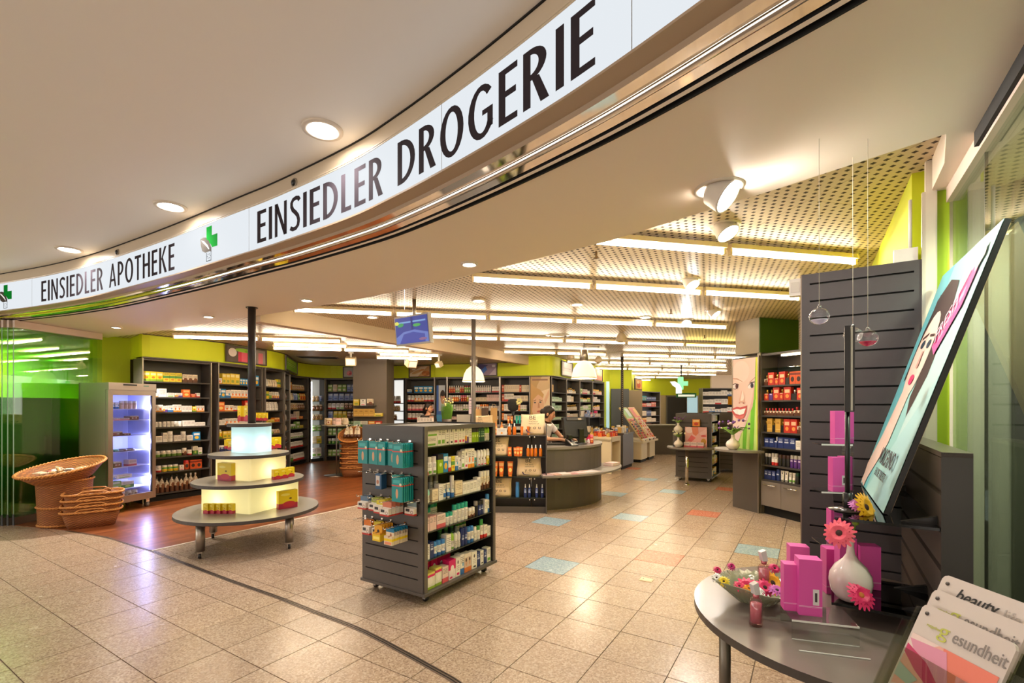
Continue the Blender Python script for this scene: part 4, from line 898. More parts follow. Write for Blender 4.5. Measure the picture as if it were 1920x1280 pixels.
# back wall bays
ZB = [1.90, 1.66, 1.41, 1.17, .92, .68]
def bx(px, Y): return ((px - 960) * Y / F, Y)
B1 = bay(bx(729, 13.6), bx(758, 13.4), .25, [1.62, 1.40, 1.15, .9], 'bright white back-lit niche with bagged goods on the back wall', inner=mat('bright_niche', (240, 240, 236), .5, emit=.9))
stock(B1, [[('sweet_bag', .16, .2, .06, 'wrd', None, 2)], [('sweet_bag', .15, .15, .06, 'nib', None, 2)], [('sweet_bag', .2, .15, .06, 'nbb', None, 1)], [('sweet_bag', .15, .14, .06, 'nib', None, 2)]], 'the bright niche', 'goods in the bright niche', zs=[1.62, 1.40, 1.15, .9])
B2 = bay(bx(760.5, 13.25), bx(815, 13.1), .38, ZB, 'grey back wall bay of dressings behind the dark haired woman')
stock(B2, [[('product_box', .12, .10, .07, 'wbl', None, 1), ('product_box', .13, .18, .07, 'blu', None, 4, .08)], [('pouch', .10, .17, .05, 'wrd', None, 2), ('pouch', .1, .17, .05, 'wor', None, 3), ('pouch', .1, .17, .05, 'wrd', None, 3)], [('pouch', .11, .17, .05, 'ros', None, 7)], [('pouch', .11, .17, .05, 'wrd', None, 7)], [('pouch', .11, .16, .05, 'nib', None, 7)], [('pouch', .11, .16, .05, 'ros', None, 7)]], 'the dressings bay', 'goods on the dressings bay', zs=ZB)
B3 = bay(bx(815.5, 13.1), bx(838, 13.0), .2, [], 'narrow grey bay with a blue portrait card on the back wall')
flat('portrait_card', [q for q in COL.objects if q.get('label', '').startswith('narrow grey bay with a blue')][0], B3.L - .1, 1.0, [((70, 110, 190), ('r', 0, 1, 0, 1)), ((206, 214, 226), ('r', .25, 1, .3, 1)), ((60, 40, 32), ('e', .72, .72, .3, .15, 0)), ((206, 150, 122), ('e', .72, .64, .24, .15, 0)), ((50, 34, 30), ('e', .72, .76, .26, .06, 0)), ((230, 190, 170), ('e', .72, .58, .10, .02, 0)), ((80, 160, 220), ('r', 0, 1, 0, .2))], -.005, .05, 1.1)
B4 = bay(bx(838.5, 13.0), bx(884, 12.95), .38, ZB, 'grey back wall bay of shampoos beside the blue portrait card')
B5 = bay(bx(884.5, 12.95), bx(937, 12.68), .38, ZB, 'grey back wall bay behind the middle pole')
B6 = bay(bx(938, 12.66), bx(993.5, 12.42), .38, ZB, 'grey back wall bay beside the blonde portrait poster')
def bt_(m1, m2, n, h=.19, w=.06, gap=.004): return ('shampoo_bottle', w, h, w * .7, m1, m2, n, gap)
def lt(m1, m2, n, h=.17, w=.06, gap=.004): return ('lotion_bottle', w, h, w * .7, m1, m2, n, gap)
def cb(m1, n, w=.07, h=.16, gap=.004): return ('care_box', w, h, .06, m1, None, n, gap)
stock(B4, [[bt_('red', 'wht', 3), bt_('wgr', 'wht', 2), bt_('red', 'wht', 2), bt_('bgg', 'red', 3)], [lt('cre', 'wht', 2), lt('org', 'wht', 3), lt('wpu', 'wht', 1), lt('red', 'pnk', 3), lt('bgy', 'wht', 2)], [lt('wbl', 'wht', 1), lt('wgr', 'wht', 2), lt('wht', 'gry', 3), lt('wgr', 'wht', 3)], [cb('pal', 5, .12, .08), cb('ros', 2, .12, .08)], [cb('wht', 6)], [cb('cre', 6)]], 'the shampoo bay', 'goods on the shampoo bay', zs=ZB)
stock(B5, [[bt_('wpk', 'wht', 9), cb('wrd', 4, .055, .15, .03)], [cb('cre', 4, .10, .11), cb('pal', 6, .06, .18)], [lt('wor', 'wht', 3), lt('wgr', 'org', 4), lt('wht', 'blk', 5, .19)], [cb('cre', 3, .14, .15), cb('wor', 3, .09, .1)], [cb('wht', 5, .1, .1), ('jar', .1, .09, .1, 'wht', 'wht', 2)], [cb('cre', 7)]], 'the bay behind the pole top', 'goods on the bay behind the middle pole', zs=ZB)
stock(B6, [[cb('red', 1, .06, .19), cb('cre', 7, .06, .19), cb('red', 1, .05, .18), cb('cre', 3, .07, .18)], [cb('red', 1, .06, .19), cb('wrd', 4, .06, .2), cb('wht', 2, .09, .15), cb('cre', 2, .1, .15)], [cb('org', 1, .05, .18), cb('wht', 3, .07, .18), cb('wht', 2, .08, .14), cb('org', 1, .05, .19), cb('wgr', 4, .04, .15)], [cb('org', 1, .05, .18), cb('wht', 3, .07, .16), cb('wht', 3, .09, .12), cb('cre', 2, .09, .15)], [cb('wht', 2, .14, .15), cb('wht', 3, .15, .08)], [cb('cre', 7)]], 'the cream bay', 'goods on the cream bay', zs=ZB)
t = thing('portrait_poster', 'tall poster of a blonde woman on the back wall behind the cashier', 'poster', (*bx(994.5, 12.41), 0), math.atan2(-.10, .5))
pw, ph = .50, 1.55
MB().box(0, pw, 0, .03, UT - ph, UT).build('panel', mat('poster_core', (210, 190, 160), .5), t)
SKIN, SKD, HAIRB = (228, 186, 156), (206, 154, 124), (206, 164, 108)
flat('portrait_print', t, pw, ph, [((214, 186, 146), ('r', 0, 1, 0, 1)), ((196, 160, 110), [(0, 1), (.6, 1), (.35, .85), (.2, .6), (.1, .3), (0, .2)]), ((236, 214, 186), [(.55, .75), (1, .8), (1, .35), (.72, .32), (.6, .5)]), (SKIN, [(.72, .62), (.95, .78), (.98, .70), (.74, .52)]),
    (SKIN, ('e', .38, .52, .33, .24, -.12)), (SKIN, [(.2, .36), (.6, .42), (.66, .2), (.2, .16)]), (HAIRB, [(0, .9), (.25, .82), (.5, .78), (.7, .70), (.66, .64), (.4, .70), (.16, .62), (.08, .4), (.12, .2), (0, .12)]), (HAIRB, [(.10, .36), (.2, .2), (.4, .08), (.3, .05), (.05, .1)]),
    ((120, 86, 60), [(.16, .595), (.30, .615), (.30, .605), (.16, .585)]), ((120, 86, 60), [(.46, .615), (.62, .60), (.62, .59), (.46, .605)]), ((70, 76, 84), ('e', .24, .565, .06, .012, 0)), ((70, 76, 84), ('e', .52, .572, .06, .012, 0)), ((206, 150, 122), [(.40, .56), (.46, .56), (.50, .48), (.38, .475)]), ((196, 104, 96), ('e', .44, .418, .10, .016, .05)), ((150, 110, 90), ('r', .1, .9, .93, .955))], -.001, 0, UT - ph)
# bays running back to the right of the poster
BB = [bx(1033, 12.5), bx(1061.5, 13.45), bx(1086.5, 14.3), bx(1110.5, 15.1), bx(1132, 15.9)]
sp_ = [[cb('gld', 1, .12, .2, .1)], [('gift_box', .3, .12, .1, 'min', None, 2), ('gift_box', .2, .1, .1, 'min', None, 1)], [('gift_box', .16, .2, .1, 'min', None, 2), ('gift_box', .22, .14, .1, 'min', None, 2)], [('gift_box', .4, .07, .1, 'min', None, 2), ('gift_box', .3, .06, .1, 'min', None, 1)], [('gift_box', .3, .12, .1, 'min', None, 2)], [('gift_box', .4, .1, .1, 'min', None, 2)]]
un = ['mint green gift bay', 'perfume stand bay', 'soap bay', 'end bay of the back wall']
for i in range(4):
    fr = bay(BB[i], BB[i + 1], .26, ZB, ['grey back wall bay of mint gift boxes right of the poster', 'grey back wall bay of small flacons, second right of the poster', 'grey back wall bay of green soaps, third right of the poster', 'grey back wall bay at the far end of the curved wall'][i])
    if i == 0: rws = sp_
    else:
        pal_ = [None, ['cre', 'pal', 'wor', 'wht'], ['min', 'bgg', 'wgr', 'ros'], ['cre', 'pal', 'wht', 'ros']][i]
        rws = []
        for q in range(6):
            its = [('gift_box' if q % 2 == (i % 2) else 'perfume_flacon' if i == 1 else 'lotion_bottle', R.choice((.1, .12, .09)), R.uniform(.09, .18), .07, R.choice(pal_), 'gld', R.choice((2, 3))) for _ in range(3)]
            rws.append(its)
    stock(fr, rws, 'the ' + un[i], 'goods on the ' + un[i], zs=ZB)
# ================================================================ CENTRE GONDOLAS
GZ = [1.225, 1.003, .782, .559, .34, .098]
def gondola(loc, rz, label, group=None):
    o = thing('gondola', label, 'display rack', loc, rz, group)
    L, D, H0, H1 = .975, .70, .075, 1.388
    MB().box(-.01, L + .01, -.012, D + .012, H0, H0 + .022).build('base_board', GREY, o)
    for x0, x1, s in ((0, .036, -1), (L - .036, L, 1)):
        b = MB(); xa, xb = (x0 + .008, x1) if s < 0 else (x0, x1 - .008)
        b.box(xa, xb, .0, D, H0 + .022, H1); b.build('end_panel_core', DARK, o)
        xf0, xf1 = (x0, x0 + .009) if s < 0 else (x1 - .009, x1)
        MB().box(xf0, xf1, 0, .068, H0 + .022, H1).build('stile', GREY, o); MB().box(xf0, xf1, D - .04, D, H0 + .022, H1).build('stile', GREY, o)
        z = H0 + .022; first = True
        zz = [H0 + .022] + [.195 + .1 * i for i in range(11)] + [H1]
        for a, c in zip(zz, zz[1:]):
            MB().box(xf0, xf1, .068, D - .04, a + (.005 if a != zz[0] else 0), c - (.005 if c != zz[-1] else 0)).build('slat', GREY, o)
        MB().box(x0, x1, -.001, .016, H0 + .022, H1).build('edge_strip', mat('grey_edge', (98, 90, 84), .4), o)
    MB().box(.036, L - .036, D / 2 - .012, D / 2 + .012, H0, H1 - .03).build('divider', GREYD, o)
    MB().box(.036, L - .036, .0, .02, H1 - .035, H1).box(.036, L - .036, D - .02, D, H1 - .035, H1).box(.036, L - .036, .02, D - .02, H1 - .03, H1 - .012).build('top_board', GREY, o)
    for z in GZ[:-1]:
        MB().box(.036, L - .036, .012, D / 2 - .012, z - .008, z).build('shelf', mat('dark_glass_shelf', (38, 44, 40), .12), o)
        MB().box(.036, L - .036, D / 2 + .012, D - .012, z - .008, z).build('shelf', mat('dark_glass_shelf', (38, 44, 40), .12), o)
    for x in (.09, L - .09):
        for y in (.07, D - .07):
            c = MB().cyl((x - .012, y, .028), (x + .012, y, .028), .027, n=14).build('caster', BLACK, o)
            MB().box(x - .02, x + .02, y - .018, y + .03, .045, H0).box(x - .018, x - .014, y - .01, y + .02, .02, .05).box(x + .014, x + .018, y - .01, y + .02, .02, .05).build('caster_fork', STEEL, c)
    return o
G1 = (-.673, 3.695)
gondola((*G1, 0), A_R, 'dark grey gondola on castors with care goods, standing alone on the tiles')
gf = Frame(G1, (G1[0] + .53 * .975, G1[1] + .848 * .975))
def gs(row, its, near=True): fill(gf, .045, .935, GZ[row], its, SHN[row] if row < 5 else 'lowest shelf', 'the gondola', 'care goods on the gondola', front=.025, near=near)
cbx = 'care_box'
gs(0, [(cbx, .15, .075, .07, 'wgr', None, 1), (cbx, .055, .155, .06, 'wgr', None, 2), (cbx, .055, .155, .06, 'wbk', None, 2), (cbx, .075, .16, .06, 'wpk', None, 1), (cbx, .05, .16, .06, 'wpk', None, 2), (cbx, .05, .13, .05, 'wpu', None, 1), (cbx, .045, .13, .05, 'wht', None, 1), (cbx, .036, .12, .04, 'lgn', None, 3), (cbx, .034, .12, .04, 'dgn', None, 3), ('roll_on', .05, .125, .04, 'wht', 'lim', 2)])
item(cbx, .15, .075, .07, 'wgr', None, gf.w(.045 + .075, .06, GZ[0] + .0765), gf.rz, 'white and green flat carton lying on another at the left of the top gondola shelf', 'care goods on the gondola')
gs(1, [(cbx, .03, .10, .05, 'wrd', None, 1), ('lotion_bottle', .06, .14, .04, 'wgr', 'clr', 2), (cbx, .075, .15, .06, 'lgn', None, 1), (cbx, .07, .15, .06, 'blu', None, 1), (cbx, .04, .12, .05, 'wrd', None, 1), (cbx, .05, .12, .05, 'ygr', None, 1), (cbx, .045, .12, .05, 'wbl', None, 1), ('lotion_bottle', .05, .15, .04, 'wbk', 'gry', 1), (cbx, .045, .155, .05, 'wgr', None, 1), (cbx, .05, .165, .05, 'wpk', None, 1), (cbx, .05, .165, .05, 'wor', None, 2), ('roll_on', .055, .145, .04, 'tea', 'wht', 1), ('roll_on', .055, .145, .04, 'wpk', 'wht', 3), ('roll_on', .055, .145, .04, 'bgy', 'wht', 1)])
gs(2, [('roll_on', .06, .11, .045, 'wht', 'min', 1), (cbx, .075, .10, .05, 'cre', None, 1, .012), (cbx, .06, .13, .05, 'wht', None, 1), ('tube', .05, .125, .04, 'wbl', 'wht', 2), ('lotion_bottle', .042, .18, .04, 'wbl', 'wht', 1), (cbx, .10, .125, .05, 'cre', None, 1), (cbx, .05, .10, .05, 'wht', None, 4), (cbx, .05, .12, .05, 'wht', None, 1), ('lotion_bottle', .05, .165, .045, 'brn', 'wht', 3, .01)])
for i, (x, m1) in enumerate(((.29, 'wht'), (.36, 'wbl'))): item('lotion_bottle', .045, .18, .045, m1, 'gry', gf.w(x, .2, GZ[2] + .0005), gf.rz, '%s tall bottle in the back row of the third gondola shelf' % ('white' if i == 0 else 'blue labelled'), 'care goods on the gondola', True)
gs(3, [(cbx, .045, .115, .06, 'pal', None, 3), (cbx, .12, .11, .06, 'ros', None, 1), ('lotion_bottle', .055, .10, .05, 'wht', 'tur', 2, .012), ('lotion_bottle', .055, .15, .045, 'wht', 'tur', 4), ('lotion_bottle', .05, .085, .045, 'brn', 'wht', 2, .012), ('lotion_bottle', .045, .13, .045, 'blk', 'gry', 1), ('lotion_bottle', .045, .125, .045, 'nvy', 'blk', 2), (cbx, .05, .125, .05, 'wht', None, 1), ('lotion_bottle', .05, .165, .045, 'wbl', 'sky', 1)])
for i, x in enumerate((.10, .18, .26, .30, .34)): item('lotion_bottle', .055, .14 if i < 3 else .19, .045, 'wht', 'tur', gf.w(x, .2, GZ[3] + .0005), gf.rz, 'turquoise capped bottle, %s in the back row of the fourth gondola shelf' % nth(i), 'care goods on the gondola', True)
gs(4, [(cbx, .05, .12, .06, 'wht', None, 1), (cbx, .05, .13, .06, 'nvy', None, 1), ('lotion_bottle', .055, .115, .05, 'wbl', 'sky', 3), (cbx, .07, .14, .06, 'wht', None, 1), ('roll_on', .05, .14, .045, 'wgr', 'lim', 1), ('roll_on', .05, .13, .045, 'wht', 'wht', 2), ('lotion_bottle', .05, .15, .045, 'nvy', 'nvy', 2), ('lotion_bottle', .05, .14, .045, 'wbl', 'sky', 2), ('lotion_bottle', .05, .12, .045, 'wht', 'wht', 1), ('lotion_bottle', .05, .12, .045, 'wht', 'grn', 1), ('lotion_bottle', .045, .17, .04, 'wrd', 'grn', 1), (cbx, .055, .11, .05, 'wrd', None, 1), (cbx, .06, .09, .05, 'wht', None, 1)])
for i, x in enumerate((.42, .50, .58, .66, .71, .76)): item('lotion_bottle', .05, .17, .045, 'dgn' if i < 3 else 'wgr', 'grn', gf.w(x, .21, GZ[4] + .0005), gf.rz, 'green capped bottle, %s in the back row of the fifth gondola shelf' % nth(i), 'care goods on the gondola', True)
gs(5, [(cbx, .11, .13, .07, 'sal', None, 1), (cbx, .08, .145, .07, 'sal', None, 1), (cbx, .08, .13, .07, 'ros', None, 1), (cbx, .09, .16, .07, 'pnk', None, 1), (cbx, .06, .16, .07, 'wpk', None, 1), (cbx, .05, .17, .07, 'wbl', None, 1), (cbx, .05, .16, .06, 'fac', None, 2), (cbx, .075, .15, .06, 'wbk', None, 1), (cbx, .05, .13, .06, 'nvy', None, 1), (cbx, .05, .13, .06, 'wbk', None, 1), (cbx, .04, .12, .06, 'nvy', None, 1), (cbx, .06, .13, .06, 'wgr', None, 1)])
for i, x in enumerate((.10, .19, .29, .38, .46)): item(cbx, .08, .18, .07, 'pnk', None, gf.w(x, .19, GZ[5] + .0005), gf.rz, 'hot pink carton, %s in the back row of the lowest gondola shelf' % nth(i), 'care goods on the gondola')
# packs on the slatted end: local y counts from the near edge
hz = A_R - PI / 2
def peg(y, z, n, w, h, d, m1, words, kind='hang_pack', pitch=.017, lean=0.0, row='', group='hanging packs on the gondola end'):
    p = tr(G1, A_R, -.001, y)
    pk = thing('peg_hook', 'thin steel peg hook holding %s' % words, 'hook', (*p, z), hz, 'peg hooks on the gondola end')
    ln = .03 + n * pitch + .03
    MB().cyl((0, .004, .012), (0, -ln, .018), .0028, n=6).cyl((0, -ln, .018), (0, -ln - .004, .034), .0028, n=6).build('rod', CHROME, pk)
    MB().box(-.012, .012, -.003, .004, -.004, .03).build('hook_plate', CHROME, pk)
    for i in range(n):
        q = tr(G1, A_R, -.022 - i * pitch - d / 2, y + R.uniform(-.003, .003))
        o = item(kind, w, h, d, m1, None, (*q, z + .012 - h), hz + lean, '%s, %s from the panel' % (words, nth(i)), group)
for i, (y, n) in enumerate(((.60, 4), (.475, 4), (.395, 4), (.275, 3), (.15, 7))):
    peg(y, 1.248 if i not in (1,) else 1.25, n, .108, .185, .010, 'tea', 'teal foot care blister on %s upper peg' % nth(i), lean=R.uniform(-.06, .06))
peg(.42, .995, 2, .07, .125, .028, 'den', 'denim blue sachet on the middle row', pitch=.032)
peg(.235, .995, 3, .10, .18, .010, 'tey', 'teal and yellow blister on the middle row')
peg(.15, .99, 6, .108, .185, .012, 'tea', 'teal blister at right end of middle row', pitch=.022)
for i, (y, n, m1, wd) in enumerate(((.60, 2, 'hsb', 'slate blue'), (.47, 2, 'hgr', 'olive green'), (.365, 3, 'hyl', 'yellow'), (.25, 4, 'hrd', 'salmon'), (.11, 1, 'hgy', 'grey green'))):
    peg(y, .795, n, .095, .105, .034, m1, 'white plaster box with %s top, third row' % wd, 'card_box', .04)
for i, (y, n, m1, wd) in enumerate(((.575, 2, 'hor', 'white plaster box with orange top'), (.46, 2, 'hyl', 'grey and yellow card box'), (.36, 5, 'hys', 'amber and yellow card box'), (.20, 6, 'hyb', 'blue and yellow card box'))):
    peg(y, .60, n, .085, .12, .024, m1, wd + ' on the lowest row', 'card_box', .028)
for i, (y, z) in enumerate(((.60, .995), (.51, .995), (.34, .995), (.66, .60), (.055, .795))):
    p = tr(G1, A_R, -.001, y); t = thing('peg_hook', 'empty steel peg hook, %s free one on the gondola end' % nth(i), 'hook', (*p, z), hz, 'peg hooks on the gondola end')
    MB().cyl((0, .004, .012), (0, -.13, .018), .0028, n=6).build('rod', CHROME, t); MB().box(-.012, .012, -.003, .004, -.004, .03).build('hook_plate', CHROME, t)
# second and third gondola, far right
G2 = (4.0, 9.63)
gondola((*G2, 0), A_R, 'far grey gondola behind the half round table with vases')
g2 = Frame(G2, (G2[0] + .53 * .975, G2[1] + .848 * .975))
for r_ in range(6):
    its = [(R.choice(('product_box', 'product_box', 'lotion_bottle', 'jar')), R.choice((.08, .1, .12)), R.uniform(.11, .17), .08, R.choice(('wht', 'cre', 'pal', 'wor', 'wbl') if r_ < 5 else ('bgy', 'cre', 'blu')), 'wht', R.choice((1, 2, 2))) for _ in range(4)]
    fill(g2, .05, .93, GZ[r_], its, SHN[r_] if r_ < 5 else 'lowest shelf', 'the far gondola', 'goods on the far gondola', front=.03)
G3 = (5.15, 11.0)
gondola((*G3, 0), A_R, 'third grey gondola, half hidden behind the far gondola and the smiling poster')
g3 = Frame(G3, (G3[0] + .53 * .975, G3[1] + .848 * .975))
for r_ in range(6):
    fill(g3, .05, .93, GZ[r_], [('product_box', .12, R.uniform(.12, .18), .08, R.choice(('pal', 'cre', 'wgr', 'wht', 'pnk')), None, 6)], SHN[r_] if r_ < 5 else 'lowest shelf', 'the third gondola', 'goods on the third gondola', front=.03)
b = thing('yellow_note', 'orange sign card hanging above the third gondola', 'sign', at(1371, 760, 10.6), 0)
MB().box(-.07, .07, 0, .004, .02, .2).build('card', mat('orange_card', (226, 150, 30), .5), b); MB().cyl((0, 0, .2), (0, 0, ZR - 1.55), .002, n=5).build('string', WHITE, b)

# ================================================================ ROUND TIERED DISPLAY
DC = (-2.96, 5.425)
t = thing('tiered_display', 'round tiered display table with lit frosted boxes and steel legs on castors', 'display table', (*DC, 0), .42)
TOPM = mat('disc_top', (150, 142, 128), .28, var=.04); EDG = mat('disc_edge', (70, 64, 62), .5)
def disc(r, z, nm, th=.035):
    b = MB(); b.lathe([(.0001, z), (r - .002, z)], 48, 0, smooth=False); b.lathe([(r - .002, z), (r, z - .003), (r, z - th + .003), (r - .003, z - th)], 48, 1, smooth=False); b.lathe([(r - .003, z - th), (.0001, z - th)], 48, 1, smooth=False)
    return b.build(nm, [TOPM, EDG], t)
def frosted(nm, c, e, z0, z1, h, ecol, watts):
    m = bpy.data.materials.new('frosted_' + nm); m.use_nodes = True; nt = m.node_tree; nt.nodes.clear()
    o_ = nt.nodes.new('ShaderNodeOutputMaterial'); ms = nt.nodes.new('ShaderNodeMixShader'); ad = nt.nodes.new('ShaderNodeAddShader')
    tl_ = nt.nodes.new('ShaderNodeBsdfTranslucent'); df = nt.nodes.new('ShaderNodeBsdfDiffuse'); em = nt.nodes.new('ShaderNodeEmission')
    tl_.inputs[0].default_value = (*lin(c), 1); df.inputs[0].default_value = (*lin(c), 1); em.inputs[0].default_value = (*ecol, 1); em.inputs[1].default_value = e * 2 ** -EXPO
    ms.inputs[0].default_value = .45; nt.links.new(tl_.outputs[0], ms.inputs[1]); nt.links.new(df.outputs[0], ms.inputs[2])
    nt.links.new(ms.outputs[0], ad.inputs[0]); nt.links.new(em.outputs[0], ad.inputs[1]); nt.links.new(ad.outputs[0], o_.inputs[0])
    b = MB(); r = .022; pts = []
    for cx, cy, a0 in ((h - r, h - r, 0), (-h + r, h - r, 90), (-h + r, -h + r, 180), (h - r, -h + r, 270)):
        for i in range(4):
            a = math.radians(a0 + 30 * i); pts.append((cx + r * math.cos(a), cy + r * math.sin(a)))
    n = len(pts); T = Matrix.Translation((.012, .095, 0)) @ Matrix.Rotation(-.752, 4, 'Z')
    b.add([(*p, z0) for p in pts] + [(*p, z1) for p in pts], [(i, (i + 1) % n, n + (i + 1) % n, n + i) for i in range(n)], 0, False, T)
    o = b.build('light_box', m, t)
    for q in ((-.30, -.62), (.62, .05)):
        ld = bpy.data.lights.new('lamp', 'POINT'); ld.energy = watts; ld.color = ecol; ld.shadow_soft_size = .03
        p = T @ Vector((q[0] * h, q[1] * h, z0 + (z1 - z0) * .35)); link('lamp', ld, o, tuple(p))
    return o
disc(.72, .40, 'disc'); disc(.56, .73, 'disc'); disc(.405, 1.02, 'disc'); disc(.225, 1.35, 'disc')
frosted('lower', (240, 236, 200), .13, .40, .695, .352, (1.0, .90, .52), .95); frosted('middle', (240, 234, 200), .13, .73, .985, .257, (1.0, .86, .52), .55); frosted('upper', (220, 240, 240), .14, 1.02, 1.315, .150, (.66, .92, 1.0), .30)
for x in (-.41, .41):
    for y in (-.41, .41):
        MB().cyl((x, y, .07), (x, y, .366), .042, n=20).build('leg', STEEL, t)
        c = MB().cyl((x - .012, y - .02, .028), (x + .012, y - .02, .028), .027, n=12).build('caster', BLACK, t)
        MB().box(x - .022, x + .022, y - .03, y + .02, .05, .07).box(x + .013, x + .017, y - .035, y, .02, .06).box(x - .017, x - .013, y - .035, y, .02, .06).build('caster_fork', STEEL, c)
pole = lambda nm, x, y, r, z0, z1, lb, m: tag(MB().cyl((0, 0, z0), (0, 0, z1), r, n=20).lathe([(r * 1.5, z1 - .008), (r * 1.5, z1)], 20).build(nm, m, None, (x, y, 0)), lb, 'pole')
PM_ = mat('pole_dark', (62, 58, 58), .35, .5)
pole('ceiling_pole', -2.945, 5.44, .041, 1.351, SOF, 'dark round pole rising from the tiered display to the soffit', PM_)
pole('ceiling_pole', -.56, 7.0, .031, 0, ZR, 'thin grey pole rising before the back pendant lamp', mat('pole_grey', (112, 104, 98), .35, .5))
def drz(x, y): return tr(DC, .42, x, y)
def bar(px, py, z, w, h, d, rz, words, kind='snack_box'):
    x, y = gp(px, py, z)
    item(kind, w, h, d, 'bar', None, (x, y + d / 2, z + .0006), rz, words, 'yellow snack cartons on the tiered display')
fl = -.53; fr_ = .85
for i in range(5): bar(386 + i * 11.6, 963, .40, .064, .105, .04, fl + .25, 'small yellow snack carton, %s of five on the lowest display disc' % nth(i))
for i, (px, py, z, w, h, rz, wd) in enumerate(((422, 901, .73, .20, .19, fl + .2, 'big yellow snack carton on the second disc, left of the lit box edge'), (536, 953, .40, .21, .20, fr_, 'big yellow snack carton with a bar picture on the lowest disc'), (516, 899, .73, .085, .11, fr_, 'small yellow snack carton, first on the second disc'), (529, 897, .73, .085, .11, fr_, 'small yellow snack carton, second on the second disc'), (541, 894, .73, .085, .11, fr_, 'small yellow snack carton, third on the second disc'))): bar(px, py, z, w, h, .06, rz, wd)
for i, px in enumerate((433, 446, 459)): bar(px, 843.5, 1.02, .075, .105, .05, fl + .2, 'small yellow snack carton, %s on the left of the third disc' % nth(i))
for i, px in enumerate((424, 428)): bar(px, 841 - i * 2, 1.02, .05, .11, .05, 1.0, 'narrow yellow snack carton, %s at the rim of the third disc' % nth(i))
for i, (px, py) in enumerate(((493, 843), (504, 842), (516, 840))): bar(px, py, 1.02, .10, .115 + .01 * i, .05, fr_, 'yellow snack carton, %s on the right of the third disc' % nth(i))
bar(462.5, 789.8, 1.35, .07, .20, .05, fl + .3, 'tall yellow snack carton standing before the dark pole'); bar(450, 789.3, 1.35, .075, .195, .05, fl, 'tall grey yellow snack carton at the left rim of the top disc')
for i, px in enumerate((481, 488, 496)): bar(px, 788.5, 1.35, .05, .105, .05, .25, 'small yellow snack carton, %s right of the pole on the top disc' % nth(i))

# ================================================================ FRIDGE
f0, f1 = (-5.682, 6.762), (-5.515, 7.44); FR = Frame(f0, f1); w = FR.L; dp = .55
t = thing('display_fridge', 'tall steel fridge with lit glass door on castors beside the baskets', 'fridge', (*f0, 0), FR.rz)
FS_ = mat('fridge_steel', (176, 160, 146), .3, .75); FI = mat('fridge_inner', (206, 206, 236), .5)
b = MB(); b.box(0, .02, .05, dp, .13, 1.875); b.box(w - .02, w, .05, dp, .13, 1.875); b.box(0, w, dp - .02, dp, .13, 1.875); b.box(.02, w - .02, .05, dp - .02, .13, .18); b.box(.02, w - .02, .05, dp - .02, 1.77, 1.875)
b.build('cabinet', FS_, t)
MB().box(.02, .026, .07, dp - .02, .18, 1.77).box(w - .026, w - .02, .07, dp - .02, .18, 1.77).box(.026, w - .026, dp - .03, dp - .02, .18, 1.77).box(.026, w - .026, .07, dp - .03, .18, .184).box(.026, w - .026, .07, dp - .03, 1.76, 1.77).build('liner', FI, t)
b = MB(); b.box(.0, .065, 0, .045, .135, 1.77); b.box(w - .055, w, 0, .045, .135, 1.77); b.box(.065, w - .055, 0, .045, .135, .235); b.box(.065, w - .055, 0, .045, 1.70, 1.77)
d_ = b.build('door', FS_, t); MB().box(.065, w - .055, .015, .021, .235, 1.70).build('pane', glassy('door_glass', (238, 240, 250), .06), d_)
MB().box(w - .062, w - .055, .0, .018, .235, 1.70).build('gasket', DARK, d_)
b = MB().box(.0, w, -.008, .05, 1.775, 1.878); h_ = b.build('header', FS_, t); MB().box(.20, .40, -.010, -.008, 1.84, 1.862).build('display', BLACK, h_); MB().box(.50, .58, -.0095, -.008, 1.835, 1.85).build('badge', mat('badge', (90, 130, 110), .4), h_)
MB().box(w - .05, w - .035, .05, .06, .25, 1.70).box(.036, .046, .06, .07, .25, 1.7).build('light_strip', mat('fridge_light', (255, 255, 255), .5, emit=7.0, ec=(.55, .60, 1.0)), t)
FZ = [1.475, 1.325, 1.115, .885, .655, .50, .36, .205 + .10, .19]
FZ = [1.50, 1.335, 1.11, .875, .65, .485, .31 + .02, .19 + .0]
for z in FZ: MB().box(.03, w - .04, .07, dp - .06, z - .008, z).build('shelf', mat('fridge_shelf', (236, 238, 255), .3), t)
for zl in (.45, 1.0, 1.52):
    ld = bpy.data.lights.new('lamp', 'POINT'); ld.energy = 2.2; ld.color = (.55, .60, 1.0); ld.shadow_soft_size = .03; link('lamp', ld, t, (w - .07, .10, zl))
for x in (.07, w - .07):
    for y in (.09, dp - .08):
        c = MB().cyl((x - .014, y, .04), (x + .014, y, .04), .038, n=12).build('caster', mat('caster_grey', (150, 146, 140), .4), t); MB().box(x - .026, x + .026, y - .02, y + .03, .07, .13).build('caster_fork', CHROME, c)
